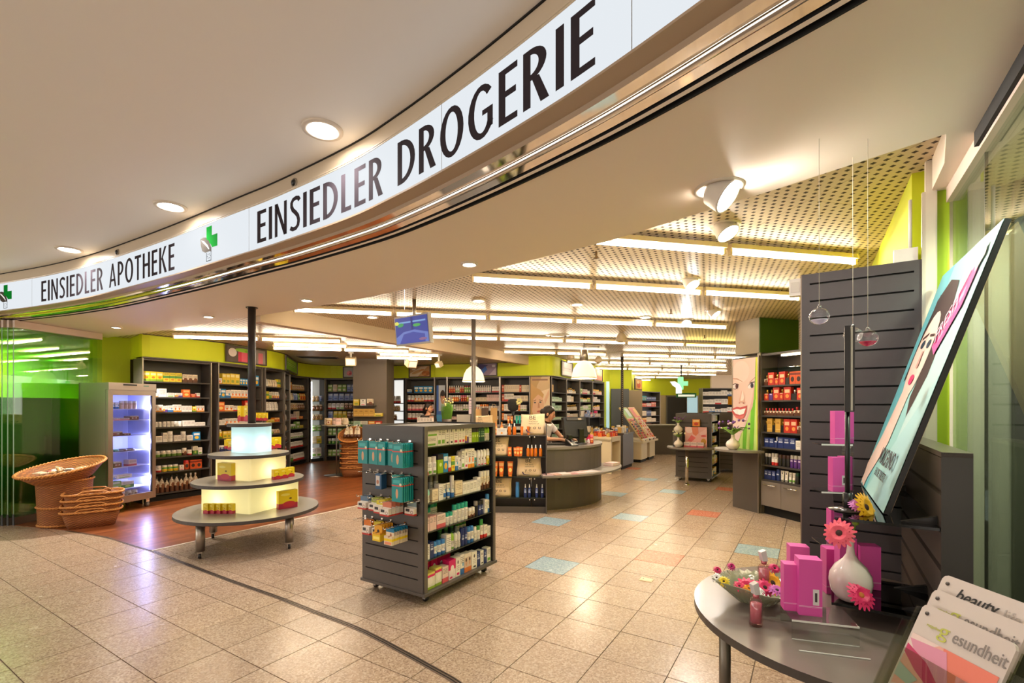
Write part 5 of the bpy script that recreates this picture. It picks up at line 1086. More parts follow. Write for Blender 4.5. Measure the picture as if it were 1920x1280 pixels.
FRI = [[('jar', .06, .10, .06, 'wbl', 'wht', 3), ('jar', .06, .12, .06, 'pal', 'wht', 4)], [('product_box', .16, .035, .14, 'ros', None, 2), ('product_box', .13, .06, .12, 'nbb', None, 1)], [('product_box', .22, .06, .14, 'nbb', None, 1), ('product_box', .11, .03, .1, 'nbb', None, 1)], [('product_box', .09, .03, .1, 'cre', None, 1), ('jar', .10, .035, .1, 'dgn', 'grn', 1), ('jar', .11, .035, .1, 'brn', 'brn', 2)],
       [('product_box', .09, .09, .08, 'bgg', None, 1), ('product_box', .11, .08, .1, 'nbb', None, 1), ('product_box', .12, .09, .1, 'ros', None, 1, .1)], [('product_box', .13, .04, .1, 'wbl', None, 1), ('product_box', .22, .05, .12, 'wgr', None, 1)], [('product_box', .2, .12, .1, 'bgg', None, 1), ('product_box', .18, .10, .1, 'grn', None, 1)], [('jar', .09, .1, .09, 'brn', 'gry', 1), ('jar', .09, .1, .09, 'brn', 'wht', 4)]]
for z, its, nm in zip(FZ, FRI, SHN): fill(FR, .05, w - .06, z, its, nm, 'the fridge', 'goods in the fridge', front=.10)

# ================================================================ BASKETS
WK = mat('wicker', (176, 104, 46), .55); k = NT(WK)
tc = k.n('ShaderNodeTexCoord'); sp = k.n('ShaderNodeSeparateXYZ'); k.l(tc.outputs['Object'], sp.inputs[0])
an = k.math('ARCTAN2', sp.outputs[1], sp.outputs[0]); ch = k.math('ADD', k.math('FLOOR', k.math('MULTIPLY', sp.outputs[2], 70)), k.math('FLOOR', k.math('MULTIPLY', an, 9)))
par = k.math('ABSOLUTE', k.math('MODULO', ch, 2)); fr2 = k.math('FRACT', k.math('MULTIPLY', sp.outputs[2], 70))
hgt = k.math('MULTIPLY', k.math('SINE', k.math('MULTIPLY', fr2, PI)), k.math('ADD', k.math('MULTIPLY', par, .6), .4))
ns = k.n('ShaderNodeTexNoise'); ns.inputs['Scale'].default_value = 9; k.l(tc.outputs['Object'], ns.inputs['Vector'])
k.l(k.mix(hgt, lin((104, 54, 22)), k.mix(ns.outputs[0], lin((214, 142, 72)), lin((172, 96, 40)))), k.b.inputs['Base Color'])
bp = k.n('ShaderNodeBump'); bp.inputs['Strength'].default_value = .9; bp.inputs['Distance'].default_value = .008; k.l(hgt, bp.inputs['Height']); k.l(bp.outputs[0], k.b.inputs['Normal'])
WKL = mat('wicker_rim', (206, 140, 72), .5, var=.25, scale=30)
def braid(b, fn, n, r, amp=.5):           # two rods twisted round a closed line
    for ph in (0, PI):
        pts = []
        for i in range(n * 4):
            u = i / (n * 4); p = Vector(fn(u)); q = Vector(fn(u + 1e-3)); d = (q - p).normalized(); sd = d.cross(Vector((0, 0, 1))).normalized(); up = sd.cross(d)
            a = 2 * PI * u * n + ph; pts.append(p + sd * math.cos(a) * r * .8 + up * math.sin(a) * r * .8)
        b.tube(pts, r * .72, 5, closed=True)
    return b
bc = (-5.87, 6.31)
t = thing('wicker_basket_stand', 'big round wicker basket with a wide tilted rim before the green glass', 'basket', (*bc, 0))
MB().lathe([(.255, 0), (.262, .05), (.275, .4), (.285, .60)], 40).build('body', WK, t)
TL = Matrix.Translation((0, 0, .60)) @ Matrix.Rotation(.20, 4, 'X') @ Matrix.Rotation(-.07, 4, 'Y')
MB().lathe([(.27, -.02), (.30, .0), (.37, .07), (.445, .150), (.437, .153), (.36, .082), (.28, .02), (.001, .01)], 44, M=TL).build('bowl', WK, t)
b = MB(); braid(b, lambda u: tuple(TL @ Vector((.445 * math.cos(2 * PI * u), .445 * math.sin(2 * PI * u), .153))), 34, .014); b.build('rim', WKL, t)
b = MB()
for z, r in ((.585, .288), (.02, .262), (.25, .272)): b = MB(); braid(b, lambda u: (r * math.cos(2 * PI * u), r * math.sin(2 * PI * u), z), 24, .010); b.build('braid', WKL, t)
for i in range(16):
    a, rr = R.uniform(0, 6.28), R.uniform(0, .24); p = TL @ Vector((rr * math.cos(a), rr * math.sin(a) * .7, .055 + R.uniform(0, .04)))
    m1 = R.choice(('nib', 'cre', 'ros', 'bgg', 'wpu', 'nbb'))
    o = item('sweet_bag', .085, .12, .04, m1, None, (bc[0] + p.x, bc[1] + p.y, p.z), R.uniform(0, 6), 'small %s sweet bag heaped in the big round wicker basket' % PR[m1][0].replace('clear bag of', 'clear'), 'sweet bags heaped in the wicker basket'); o.rotation_euler = (1.25 + R.uniform(-.3, .3), R.uniform(-.3, .3), R.uniform(0, 6.28))
def oval_basket(loc, rz, lx, ly, h, label, cat='basket', group=None, handle=True):
    t = thing('wicker_hand_basket', label, cat, loc, rz, group)
    def pt(u, z, k_):
        a = 2 * PI * u; c, s = math.cos(a), math.sin(a)
        return (lx * k_ * math.copysign(abs(c) ** .55, c), ly * k_ * math.copysign(abs(s) ** .55, s), z)
    n = 36; v = []; rows_ = [(0.0, .78), (h * .5, .88), (h, .97), (h, .93), (h * .4, .82), (.012, .72)]
    for z, k_ in rows_: v += [pt(i / n, z, k_) for i in range(n)]
    f = [(j * n + i, j * n + (i + 1) % n, (j + 1) * n + (i + 1) % n, (j + 1) * n + i) for j in range(len(rows_) - 1) for i in range(n)] + [tuple(range(n))[::-1], tuple(range((len(rows_) - 1) * n, len(rows_) * n))]
    MB().add(v, f, 0, True).build('body', WK, t)
    b = MB(); braid(b, lambda u: pt(u, h, 1.0), 30, .011); b.build('rim', WKL, t)
    b = MB()
    for s in (-1, 1): b.tube([(s * lx * .55, ly * .9 * s, h), (s * lx * .35, ly * .99 * s, h + .035), (0, ly * 1.0 * s, h + .04), (-s * lx * .35, ly * .99 * s, h + .035), (-s * lx * .55, ly * .9 * s, h)], .009, 6)
    b.build('handle', WKL, t)
    return t
for i, z in enumerate((0.003, .078, .153, .228)):
    oval_basket((-5.42 + .008 * i, 6.20, z), .62 + .02 * i, .30, .185, .205, 'oval wicker shopping basket, %s of the stack beside the big round basket' % ('lowest', 'second from below', 'third from below', 'topmost')[i], group='stacked shopping baskets by the fridge')
x, y = gp(662, 893)
for i in range(6):
    oval_basket((x, y, .003 + i * .105), .2 + .04 * i, .26, .18, .20, 'wicker basket, %s of the stack beside the grey column' % ('lowest', 'second from below', 'third from below', 'fourth from below', 'fifth from below', 'topmost')[i], group='stacked wicker baskets by the column')
t = thing('wicker_tray', 'tilted round wicker tray with wine bottles on the basket stack by the column', 'basket', (x, y, .84))
TT = Matrix.Rotation(.55, 4, 'X')
MB().lathe([(.001, .0), (.22, .0), (.30, .10), (.29, .10), (.21, .015), (.001, .012)], 32, M=TT).build('bowl', WK, t)
b = MB(); braid(b, lambda u: tuple(TT @ Vector((.295 * math.cos(2 * PI * u), .295 * math.sin(2 * PI * u), .10))), 26, .011); b.build('rim', WKL, t)
for i in range(5):
    o = item('syrup_bottle', .075, .27, .075, 'brn', 'wht' if i % 2 else 'blk', (x - .16 + i * .075, y - .06 + .02 * (i % 2), .87), 0, 'dark small bottle in the tilted wicker tray, %s of five' % nth(i), 'bottles in the tilted tray'); o.rotation_euler = (-.25, R.uniform(-.25, .25), 0)
    lb_ = MB().lathe([(.0385, .05), (.0385, .14)], 10).build('paper_label', mat('paper', (226, 214, 190), .7), o)
# slim round stand with a bag tray before the curved wall
x, y = gp(631, 891)
t = thing('bag_stand', 'slim steel stand with round foot and tray before the corner bay', 'stand', (x, y, 0))
MB().lathe([(.001, .0), (.26, .0), (.26, .012), (.001, .02)], 28).build('foot', STEEL, t); MB().cyl((0, 0, .015), (0, 0, 1.20), .014, n=10).build('stem', STEEL, t)
MB().lathe([(.001, 1.10), (.30, 1.10), (.31, 1.13), (.30, 1.13), (.001, 1.11)], 28).build('tray', mat('tray_glass', (170, 170, 160), .2), t)
for i in range(6): item('sweet_bag', .13, .16, .09, ('cre', 'nib', 'pal')[i % 3], None, (x + .2 * math.cos(i * 1.05), y + .2 * math.sin(i * 1.05), 1.113), R.uniform(-.3, .3), '%s bag, %s round the tray of the slim stand' % (('cream', 'tan', 'pale pink')[i % 3], nth(i)), 'bags on the slim stand')
x, y = gp(648, 888)
t = thing('blue_net_basket', 'small blue net basket hanging on the slim stand', 'basket', (x, y, .55)); MB().lathe([(.13, 0), (.15, .26), (.145, .26), (.125, .01), (.001, .01)], 20).build('net', mat('net_blue', (120, 150, 160), .6), t); MB().lathe([(.152, .22), (.156, .27), (.148, .27)], 20).build('rim', mat('net_rim', (90, 140, 170), .5), t); MB().cyl((-.14, 0, -.55), (-.14, 0, .26), .008, n=8).build('post', STEEL, t)
# slat wall on the grey column with tea tins
cx0 = at(662, 0, 11.58); sl = Frame(at(664, 0, 11.59)[:2], at(724, 0, 11.59)[:2])
t = thing('slat_board', 'slatted lower board on the grey column with three small trays', 'slat wall', (*sl.o, 0), sl.rz)
for i in range(9): MB().box(.0, sl.L, -.012, .004, 1.045 + i * .075, 1.112 + i * .075).build('slat', mat('column_grey_paint', (112, 100, 88), .5), t)
for z, x1_ in ((1.55, .55), (1.29, .70), (1.02, .70)): MB().box(.02, x1_, -.20, -.012, z - .01, z).build('tray', GREY, t)
for z, its, nm in ((1.55, [('product_box', .13, .15, .1, 'bgy', None, 1), ('product_box', .13, .15, .1, 'wpk', None, 1, .03), ('product_box', .13, .16, .1, 'brn', None, 1, .03)], 'upper tray'), (1.29, [('product_box', .12, .18, .08, 'gld', None, 4), ('product_box', .2, .08, .08, 'bgy', None, 1)], 'middle tray'), (1.02, [('product_box', .165, .16, .08, 'min', None, 1), ('product_box', .165, .16, .08, 'grn', None, 1), ('product_box', .15, .16, .08, 'bgo', None, 1, .02), ('product_box', .15, .16, .08, 'red', None, 1)], 'lower tray')):
    fill(sl, .02, .72, z, its, nm, 'the column board', 'tins on the column board', front=-.13)
# ================================================================ CASH DESK
CC = (.264, 8.36)
def arc(r, a0, a1, n=28): return [(r * math.cos(math.radians(a0 + (a1 - a0) * i / n)), r * math.sin(math.radians(a0 + (a1 - a0) * i / n))) for i in range(n + 1)]
def annulus(b, r0, r1, a0, a1, z0, z1, mi=0, n=28):
    o, i_ = arc(r1, a0, a1, n), arc(r0, a0, a1, n)
    for k_ in range(n):
        q = [o[k_], o[k_ + 1], i_[k_ + 1], i_[k_]]
        b.add([(*p, z0) for p in q] + [(*p, z1) for p in q], [(0, 3, 2, 1), (4, 5, 6, 7), (0, 1, 5, 4), (2, 3, 7, 6)] + ([(3, 0, 4, 7)] if k_ == 0 else []) + ([(1, 2, 6, 5)] if k_ == n - 1 else []), mi)
t = thing('cash_desk', 'round grey cash desk with a curved front and a low leaflet ledge', 'counter', (*CC, 0))
b = MB(); annulus(b, 1.23, 1.27, -178, 6, 0, .895); b.build('curved_front', GREY, t)
b = MB(); annulus(b, .78, 1.285, -178, 8, .895, .93); b.build('worktop', GREYT, t)
b = MB(); annulus(b, 1.272, 1.60, -84, 2, .525, .55); b.build('leaflet_ledge', GREYT, t)
b = MB()
for a in (-70, -28): b.cyl((1.40 * math.cos(math.radians(a)), 1.40 * math.sin(math.radians(a)), .525), (1.28 * math.cos(math.radians(a)), 1.28 * math.sin(math.radians(a)), .45), .01, n=6)
b.build('ledge_bracket', BLACK, t)
def ondesk(a, r): return (CC[0] + r * math.cos(math.radians(a)), CC[1] + r * math.sin(math.radians(a)))
cols = [(226, 190, 184), (214, 170, 150), (230, 214, 204), (206, 150, 150), (226, 204, 196), (236, 222, 216), (224, 206, 196)]
for i, a in enumerate((-80, -75, -70, -65, -59, -53, -47)):
    p = ondesk(a, 1.43); lt_ = thing('leaflet', 'flat leaflet, %s from the left on the cash desk ledge' % nth(i), 'leaflet', (*p, .551), math.radians(a + 90) + R.uniform(-.3, .3), 'leaflets on the cash desk ledge')
    MB().box(-.075, .075, -.105, .105, 0, .006 + .004 * (i % 3)).build('pages', mat('leaflet%d' % i, cols[i], .5), lt_)
    MB().box(-.06, .06, .02, .09, .006 + .004 * (i % 3), .0065 + .004 * (i % 3)).build('cover_picture', mat('leaflet%d' % ((i + 3) % 7), cols[(i + 3) % 7], .5), lt_)
p = ondesk(-12, 1.44); t = thing('leaflet_stack', 'low stack of pale pink leaflets at the right end of the ledge', 'leaflet', (*p, .551), .9)
for i in range(4): MB().box(-.13 + .005 * i, .12, -.09, .09 - .004 * i, .012 * i, .012 * i + .011).build('leaflet', mat('leaflet%d' % (i % 3 * 2), cols[i % 3 * 2], .5), t)
# monitor seen from behind, keyboard, card terminal
mx, my, _ = at(1082, 0, 7.75)
t = thing('cash_register_screen', 'large black cash register screen seen from behind on the cash desk', 'monitor', (mx, my, .93), .32)
T = Matrix.Translation((0, .02, .08)) @ Matrix.Rotation(-.30, 4, 'X')
b = MB(); b.box(-.20, .20, -.035, .03, .03, .36, M=T); b.build('screen_back', BLACK, t)
MB().box(-.205, .205, .03, .045, .02, .37, M=T).build('screen_frame', mat('screen_frame', (52, 48, 44), .4), t)
MB().box(-.15, .15, -.045, -.035, .30, .34, M=T).build('vent_panel', mat('vent_grey', (70, 64, 58), .4), t); MB().box(.05, .11, -.05, -.045, .305, .335, M=T).build('badge', mat('pale_badge', (190, 170, 140), .4), t)
MB().box(.03, .11, -.03, .04, 0, .24).build('stand', BLACK, t); MB().lathe([(.15, 0), (.15, .015), (.06, .03)], 20, sx=1.1).build('foot', BLACK, t)
kx, ky, _ = at(1040, 0, 7.55)
t = thing('keyboard', 'flat black keyboard on the cash desk under the cashier hands', 'keyboard', (kx, ky, .931), .1)
MB().box(-.17, .17, -.06, .08, 0, .022).build('base', BLACK, t)
b = MB()
for i in range(11):
    for j in range(4): b.box(-.158 + i * .029, -.134 + i * .029, -.05 + j * .03, -.024 + j * .03, .022, .029)
b.build('keys', mat('key_grey', (58, 54, 52), .5), t)
x, y, _ = at(1071, 0, 7.4)
t = thing('card_terminal', 'black card terminal with a grey ramp front on the cash desk', 'card terminal', (x, y, .931), .45)
MB().add([(-.06, -.11, 0), (.06, -.11, 0), (.06, .08, 0), (-.06, .08, 0), (-.06, -.11, .015), (.06, -.11, .015), (.06, .08, .10), (-.06, .08, .10)], [(0, 3, 2, 1), (4, 5, 6, 7), (0, 1, 5, 4), (1, 2, 6, 5), (2, 3, 7, 6), (3, 0, 4, 7)]).build('body', BLACK, t)
MB().add([(-.045, -.10, .021), (-.02, -.10, .021), (-.02, .06, .093), (-.045, .06, .093)], [(0, 1, 2, 3)]).build('ramp_edge', mat('ramp_grey', (150, 140, 132), .4), t); MB().box(-.03, .04, .03, .09, .1, .16).build('printer', BLACK, t)
for i, (px, k_, c_) in enumerate(((1093, 'grn', 'wht'), (1103, 'pnk', 'red'), (1109, 'red', 'pnk'))):
    x, y, _ = at(px, 0, 7.9); item('lotion_bottle', .065, .14, .05, k_, c_, (x, y, .931), 0, '%s bottle on the cash desk right of the screen' % MWORD[k_], 'bottles beside the screen', True)
# sun care rack in front of the desk
SR = Frame((-.30, 6.93), (.50, 6.88))
t = thing('sun_care_rack', 'grey open rack of orange sun care goods and cloth bags before the cash desk', 'shelving', (*SR.o, 0), SR.rz)
MB().box(0, .016, 0, .19, 0, 1.285).build('side_panel', GREY, t); MB().box(SR.L - .016, SR.L, -.02, .20, 0, 1.285).build('side_panel', GREY, t); MB().box(.016, SR.L - .016, .17, .19, 0, 1.13).build('back_panel', GREYD, t)
SZ = [1.123, .818, .524, .225]
for z in SZ: MB().box(.016, SR.L - .016, 0, .17, z - .012, z).build('shelf', GREY if z > 1 else mat('dark_glass_shelf', (38, 44, 40), .12), t)
MB().box(.016, SR.L - .016, .04, .06, 0, .09).build('plinth', GREY, t)
MB().cyl((.575, .155, .0), (.575, .155, 1.11), .009, n=8).build('steel_rod', CHROME, t)
for z in SZ:
    for x in (.555, .625): MB().ball((x, -.004, z - .025), .012, 8, 6).build('shelf_knob', CHROME, t)
def ritem(kind, w, h, d, m1, m2, x, z, words, y=.05): item(kind, w, h, d, m1, m2, SR.w(x, y, z + .0006), SR.rz, words, 'sun care goods', True)
JUTE = mat('jute_cloth', (236, 208, 166), .8, var=.12, scale=90, bump=.3)
BAGINK = mat('bag_print', (52, 42, 44), .7)
def cloth_bag(loc, rz, w, h, label, lean=0.1, dx=0.0, squash=0.0):
    t = thing('cloth_bag', label, 'bag', loc, rz, 'printed cloth bags')
    n = 9; v = []; f = []
    for side in (-1, 1):
        for j in range(n):
            for i in range(n):
                u, q = i / (n - 1), j / (n - 1); bul = .045 * math.sin(PI * u) ** .6 * (math.sin(PI * min(1, q * .9 + .08)) ** .7) * (1 - .5 * q)
                ruf = .004 * math.sin(u * 17 + q * 9) + .003 * math.sin(u * 7 - q * 13)
                v.append(((u - .5) * w * (1 - .06 * q + .02 * math.sin(q * 7)) + dx * q, side * (bul + .006) + ruf + lean * q * h + .06, h * q * (1 - .03 * math.sin(u * 5))))
    for s in (0, 1):
        for j in range(n - 1):
            for i in range(n - 1):
                a = s * n * n + j * n + i; q = (a, a + 1, a + n + 1, a + n); f.append(q if s == 0 else q[::-1])
    m_ = n * n
    for i in range(n - 1):
        f.append((i, m_ + i, m_ + i + 1, i + 1)); a = (n - 1) * n + i; f.append((a, a + 1, m_ + a + 1, m_ + a))
    for j in range(n - 1):
        a = j * n; f.append((a, a + n, m_ + a + n, m_ + a)); a = j * n + n - 1; f.append((a, m_ + a, m_ + a + n, a + n))
    MB().add(v, f, 0, True).build('sack', JUTE, t)
    rot = (PI / 2 - lean * .9, 0, 0)
    def ty(q): return lean * q * h - .004
    text('lettering', 'BE', h * .26, BAGINK, t, (-w * .16 + dx, ty(.78) - .002, h * .76), rot, 1.25, .000)
    text('lettering', 'THE BEST', h * .09, BAGINK, t, (-w * .17 + dx, ty(.62) - .022, h * .62), rot, 1.2); text('lettering', 'VERSION OF', h * .09, BAGINK, t, (-w * .17 + dx, ty(.52) - .032, h * .52), rot, 1.0)
    text('lettering', 'y o u', h * .24, BAGINK, t, (-w * .17 + dx, ty(.28) - .036, h * .30), rot, 1.2)
    MB().tube([(-w * .26, ty(.2) - .038, h * .28), (-w * .22, ty(.12) - .04, h * .17), (-w * .10, ty(.08) - .038, h * .13), (w * .02, ty(.1) - .03, h * .12)], [.009, .008, .004, .002], 6).build('swoosh', mat('swoosh_violet', (60, 40, 90), .6), t)
    return t
cloth_bag(SR.w(.60, .03, SZ[0]), SR.rz, .36, .30, 'printed cloth bag on top of the sun care rack')
cloth_bag(SR.w(.06, .03, SZ[1]), SR.rz, .34, .27, 'printed cloth bag at the left of the second sun care shelf', .12, .03)
cloth_bag(SR.w(.545, .03, SZ[2]), SR.rz, .36, .27, 'printed cloth bag at the right of the third sun care shelf')
cloth_bag(SR.w(.10, .03, SZ[3]), SR.rz, .36, .27, 'printed cloth bag on the lowest sun care shelf', .1, .02)
for i, (x, kd, w_, h_, m1, m2, wd) in enumerate(((.055, 'spray_bottle', .05, .19, 'org', 'org', 'orange spray bottle, first on the top sun care shelf'), (.145, 'spray_bottle', .05, .185, 'org', 'org', 'orange spray bottle, second on the top sun care shelf'), (.255, 'oil_bottle', .05, .17, 'amb', 'clr', 'amber oil bottle, first on the top sun care shelf'), (.33, 'oil_bottle', .05, .17, 'amb', 'clr', 'amber oil bottle, second on the top sun care shelf'), (.44, 'tube', .045, .125, 'amb', 'amb', 'amber tube, first before the top cloth bag'), (.535, 'tube', .045, .125, 'amb', 'amb', 'amber tube, second before the top cloth bag'))): ritem(kd, w_, h_, .04, m1, m2, x, SZ[0], wd, .03 if i > 3 else .10)
p = SR.w(.15, .03, SZ[0]); t = thing('sign_card', 'small white card standing on the top sun care shelf', 'card', p, SR.rz); MB().box(-.075, .075, -.002, .002, 0, .10).build('card', WHITE, t); flat('card_print', t, .15, .10, [((170, 170, 176), ('r', .15, .85, .7, .76)), ((170, 170, 176), ('r', .2, .8, .56, .61)), ((240, 160, 60), ('e', .5, .3, .1, .14, 0))], -.003, -.075, 0)
for i, (x, w_, h_, kd, m1) in enumerate(((.265, .05, .13, 'care_box', 'org'), (.345, .055, .125, 'tube', 'org'), (.385, .045, .135, 'care_box', 'org'), (.425, .055, .13, 'tube', 'org'))): ritem(kd, w_, h_, .04, m1, 'org', x, SZ[1], 'orange %s, %s on the second sun care shelf' % ('carton' if kd == 'care_box' else 'tube', nth(i)), .06)
for i, x in enumerate((.53, .585, .64, .71)): ritem('oil_bottle', .046, .165, .04, 'amb', 'wht', x, SZ[1], 'amber spray bottle, %s from the left on the second sun care shelf' % nth(i), .05)
for i, x in enumerate((.05, .14, .27)): ritem('tube', .085, .215, .05, 'org', 'org', x, SZ[2], 'large orange tube, %s from the left on the third sun care shelf' % nth(i), .07)
ritem('lotion_bottle', .055, .215, .045, 'sky', 'sky', .375, SZ[3], 'tall sky blue bottle on the lowest sun care shelf', .08)
for i, x in enumerate((.49, .55, .655, .735)): ritem('spray_bottle', .045, .19, .04, 'nvy', 'wht', x, SZ[3], 'dark blue spray bottle, %s from the left on the lowest sun care shelf' % nth(i), .06)
# black tester tree on the rack top
x, y, _ = at(962, 0, 7.35)
t = thing('tester_stand', 'black tester stand with padded head, flower and two bottle trays behind the sun care rack', 'stand', (x, y, .93)); MB().cyl((0, 0, 0), (0, 0, .55), .02, n=10).build('stem', BLACK, t); MB().box(-.12, .12, -.05, .05, .33, .345).box(-.09, .09, -.05, .05, .47, .48).build('arm', BLACK, t); MB().lathe([(.03, .53), (.075, .56), (.085, .66), (.075, .71), (.04, .72)], 14, sy=.5).build('padded_head', mat('black_cloth', (40, 36, 34), .8), t); MB().lathe([(.12, 0), (.12, .012), (.03, .02)], 16).build('foot', BLACK, t)
for i in range(6): MB().ball((.09 + .03 * math.cos(i), -.02, .68 + .035 * math.sin(i * 1.1)), .022, 7, 5).build('petal', mat('pale_petal', (226, 216, 150), .6), t)
for i, (dx, m1) in enumerate(((-.07, 'org'), (-.02, 'org'), (.055, 'tur'), (.10, 'tur'))): item('tube', .04, .12, .03, m1, m1, (x + dx, y - .02, .93 + .346), 0, '%s tube, %s on the black tester stand' % (MWORD[m1], nth(i)), 'tubes on the tester stand', True)
# service counter behind the gondola
SC_ = Frame((-2.05, 10.15), (-.30, 9.55))
t = thing('service_counter', 'grey service counter behind the gondola before the dressings bay', 'counter', (*SC_.o, 0), SC_.rz)
MB().box(0, SC_.L, .02, .60, 0, 1.11).build('body', GREY, t); MB().box(-.03, SC_.L + .03, -.02, .62, 1.11, 1.145).build('worktop', GREYT, t)
fill(SC_, .03, .40, 1.145, [('care_box', .07, .15, .06, 'wrd', None, 5)], 'left end', 'the service counter', 'goods on the service counter')
fill(SC_, .42, 1.1, 1.145, [('snack_box', .09, .05, .07, m_, None, 1) for m_ in ('org', 'bgb', 'wrd', 'bgb', 'org', 'red')], 'front edge', 'the service counter', 'goods on the service counter')
gx = SC_.w(.62, .25, 1.145)
t = thing('grass_pot', 'pot of upright green grass with pale blossoms on the service counter', 'plant', gx)
MB().lathe([(.085, 0), (.11, .12), (.10, .12), (.08, .02)], 18).build('pot', mat('pot_dark', (70, 56, 46), .5), t)
b = MB()
for i in range(260):
    a, rr = R.uniform(0, 6.28), R.uniform(0, .10) ; x0_, y0_ = rr * math.cos(a), rr * math.sin(a); hh = R.uniform(.30, .42); lx, ly = x0_ * 1.35 + R.uniform(-.02, .02), y0_ * 1.35
    b.add([(x0_ - .004, y0_, .08), (x0_ + .004, y0_, .08), (lx + .001, ly, .08 + hh), ((x0_ + lx) / 2 - .004, (y0_ + ly) / 2 - .003, .1 + hh * .6)], [(0, 1, 2), (0, 2, 3)])
b.build('blades', mat('grass_green', (92, 140, 34), .6, var=.3, scale=40), t)['kind'] = 'stuff'
b = MB()
for i in range(14): a = R.uniform(0, 6.28); rr = R.uniform(.02, .14); b.ball((rr * math.cos(a), rr * math.sin(a), R.uniform(.40, .56)), R.uniform(.012, .024), 6, 4)
b.build('blossoms', mat('blossom_cream', (230, 210, 140), .6), t)
p = SC_.w(1.0, .3, 1.145); t = thing('service_screen', 'small grey screen seen from behind on the service counter', 'monitor', p, .2); T = Matrix.Rotation(-.3, 4, 'X'); MB().box(-.15, .15, -.01, .02, .02, .22, M=T).build('panel', mat('screen_grey', (120, 114, 106), .4), t); MB().box(-.04, .04, -.02, .1, 0, .015).build('foot', BLACK, t)
p = SC_.w(1.15, .3, 1.145); t = thing('price_sign', 'narrow white notice on a black stand on the service counter', 'sign', p); MB().box(-.045, .045, -.004, .004, .22, .58).build('frame', BLACK, t); MB().cyl((0, 0, 0), (0, 0, .22), .008, n=8).lathe([(.05, 0), (.05, .01), (.01, .02)], 12).build('stand', BLACK, t); flat('notice', t, .08, .34, [((222, 206, 224), ('r', 0, 1, 0, 1)), ((130, 120, 140), ('r', .15, .85, .8, .86)), ((150, 180, 150), ('r', .15, .85, .6, .63)), ((150, 140, 160), ('r', .15, .85, .45, .48)), ((150, 140, 160), ('r', .15, .7, .3, .33))], -.005, -.04, .23)
cloth_bag(SC_.w(1.52, .0, 1.145), SC_.rz + .2, .44, .2, 'printed cloth bag lying folded on the service counter', .15)
for i, (dx, hh, c_) in enumerate(((1.28, .33, (206, 164, 110)), (1.42, .36, (74, 58, 52)), (1.62, .36, (200, 160, 104)))):
    p = SC_.w(dx, .42, 1.145); t = thing('paper_bag', '%s on the service counter behind the cloth bag' % ('narrow kraft paper bag', 'dark brown paper bag with a white heart', 'kraft paper bag right of the pole')[i], 'bag', p, .1); MB().prism([(-.07, -.05), (.07, -.05), (.06, .05), (-.06, .05)], 0, hh).build('bag', mat('kraft%d' % i, c_, .7), t)
    MB().tube([(-.04, -.05, hh - .01), (-.03, -.06, hh + .07), (.03, -.06, hh + .07), (.04, -.05, hh - .01)], .004, 5).build('handle', mat('kraft_cord', (190, 160, 120), .7), t)
    if i == 1: flat('heart', t, .1, .1, [((226, 214, 206), [(.5, .2), (.25, .5), (.3, .68), (.42, .7), (.5, .6), (.58, .7), (.7, .68), (.75, .5)])], -.052, -.05, .12)

# ================================================================ PEOPLE
SKN = mat('skin', (206, 150, 116), .5); HAIR = mat('dark_hair', (44, 30, 24), .45)
def skinned(name, chains, m, parent=None, loc=(0, 0, 0), rz=0, sub=2):
    me = bpy.data.meshes.new(name); V = []; E_ = []; rad = []
    index = {}
    for ch in chains:
        prev = None
        for (p, r) in ch:
            key = tuple(round(c, 4) for c in p)
            if key not in index: index[key] = len(V); V.append(p); rad.append(r)
            i = index[key]
            if prev is not None: E_.append((prev, i))
            prev = i
    me.from_pydata(V, E_, []); o = bpy.data.objects.new(name, me); COL.objects.link(o)
    md = o.modifiers.new('skin', 'SKIN'); md.use_smooth_shade = True
    for i, s in enumerate(me.skin_vertices[0].data): s.radius = (rad[i], rad[i]) if not isinstance(rad[i], tuple) else rad[i]; s.use_root = (i == 0)
    o.modifiers.new('sub', 'SUBSURF').levels = sub
    dg = bpy.context.evaluated_depsgraph_get(); nm = bpy.data.meshes.new_from_object(o.evaluated_get(dg))
    bpy.data.objects.remove(o); nm.materials.clear(); nm.materials.append(m)
    for pl in nm.polygons: pl.use_smooth = True
    return link(name, nm, parent, loc, rz)
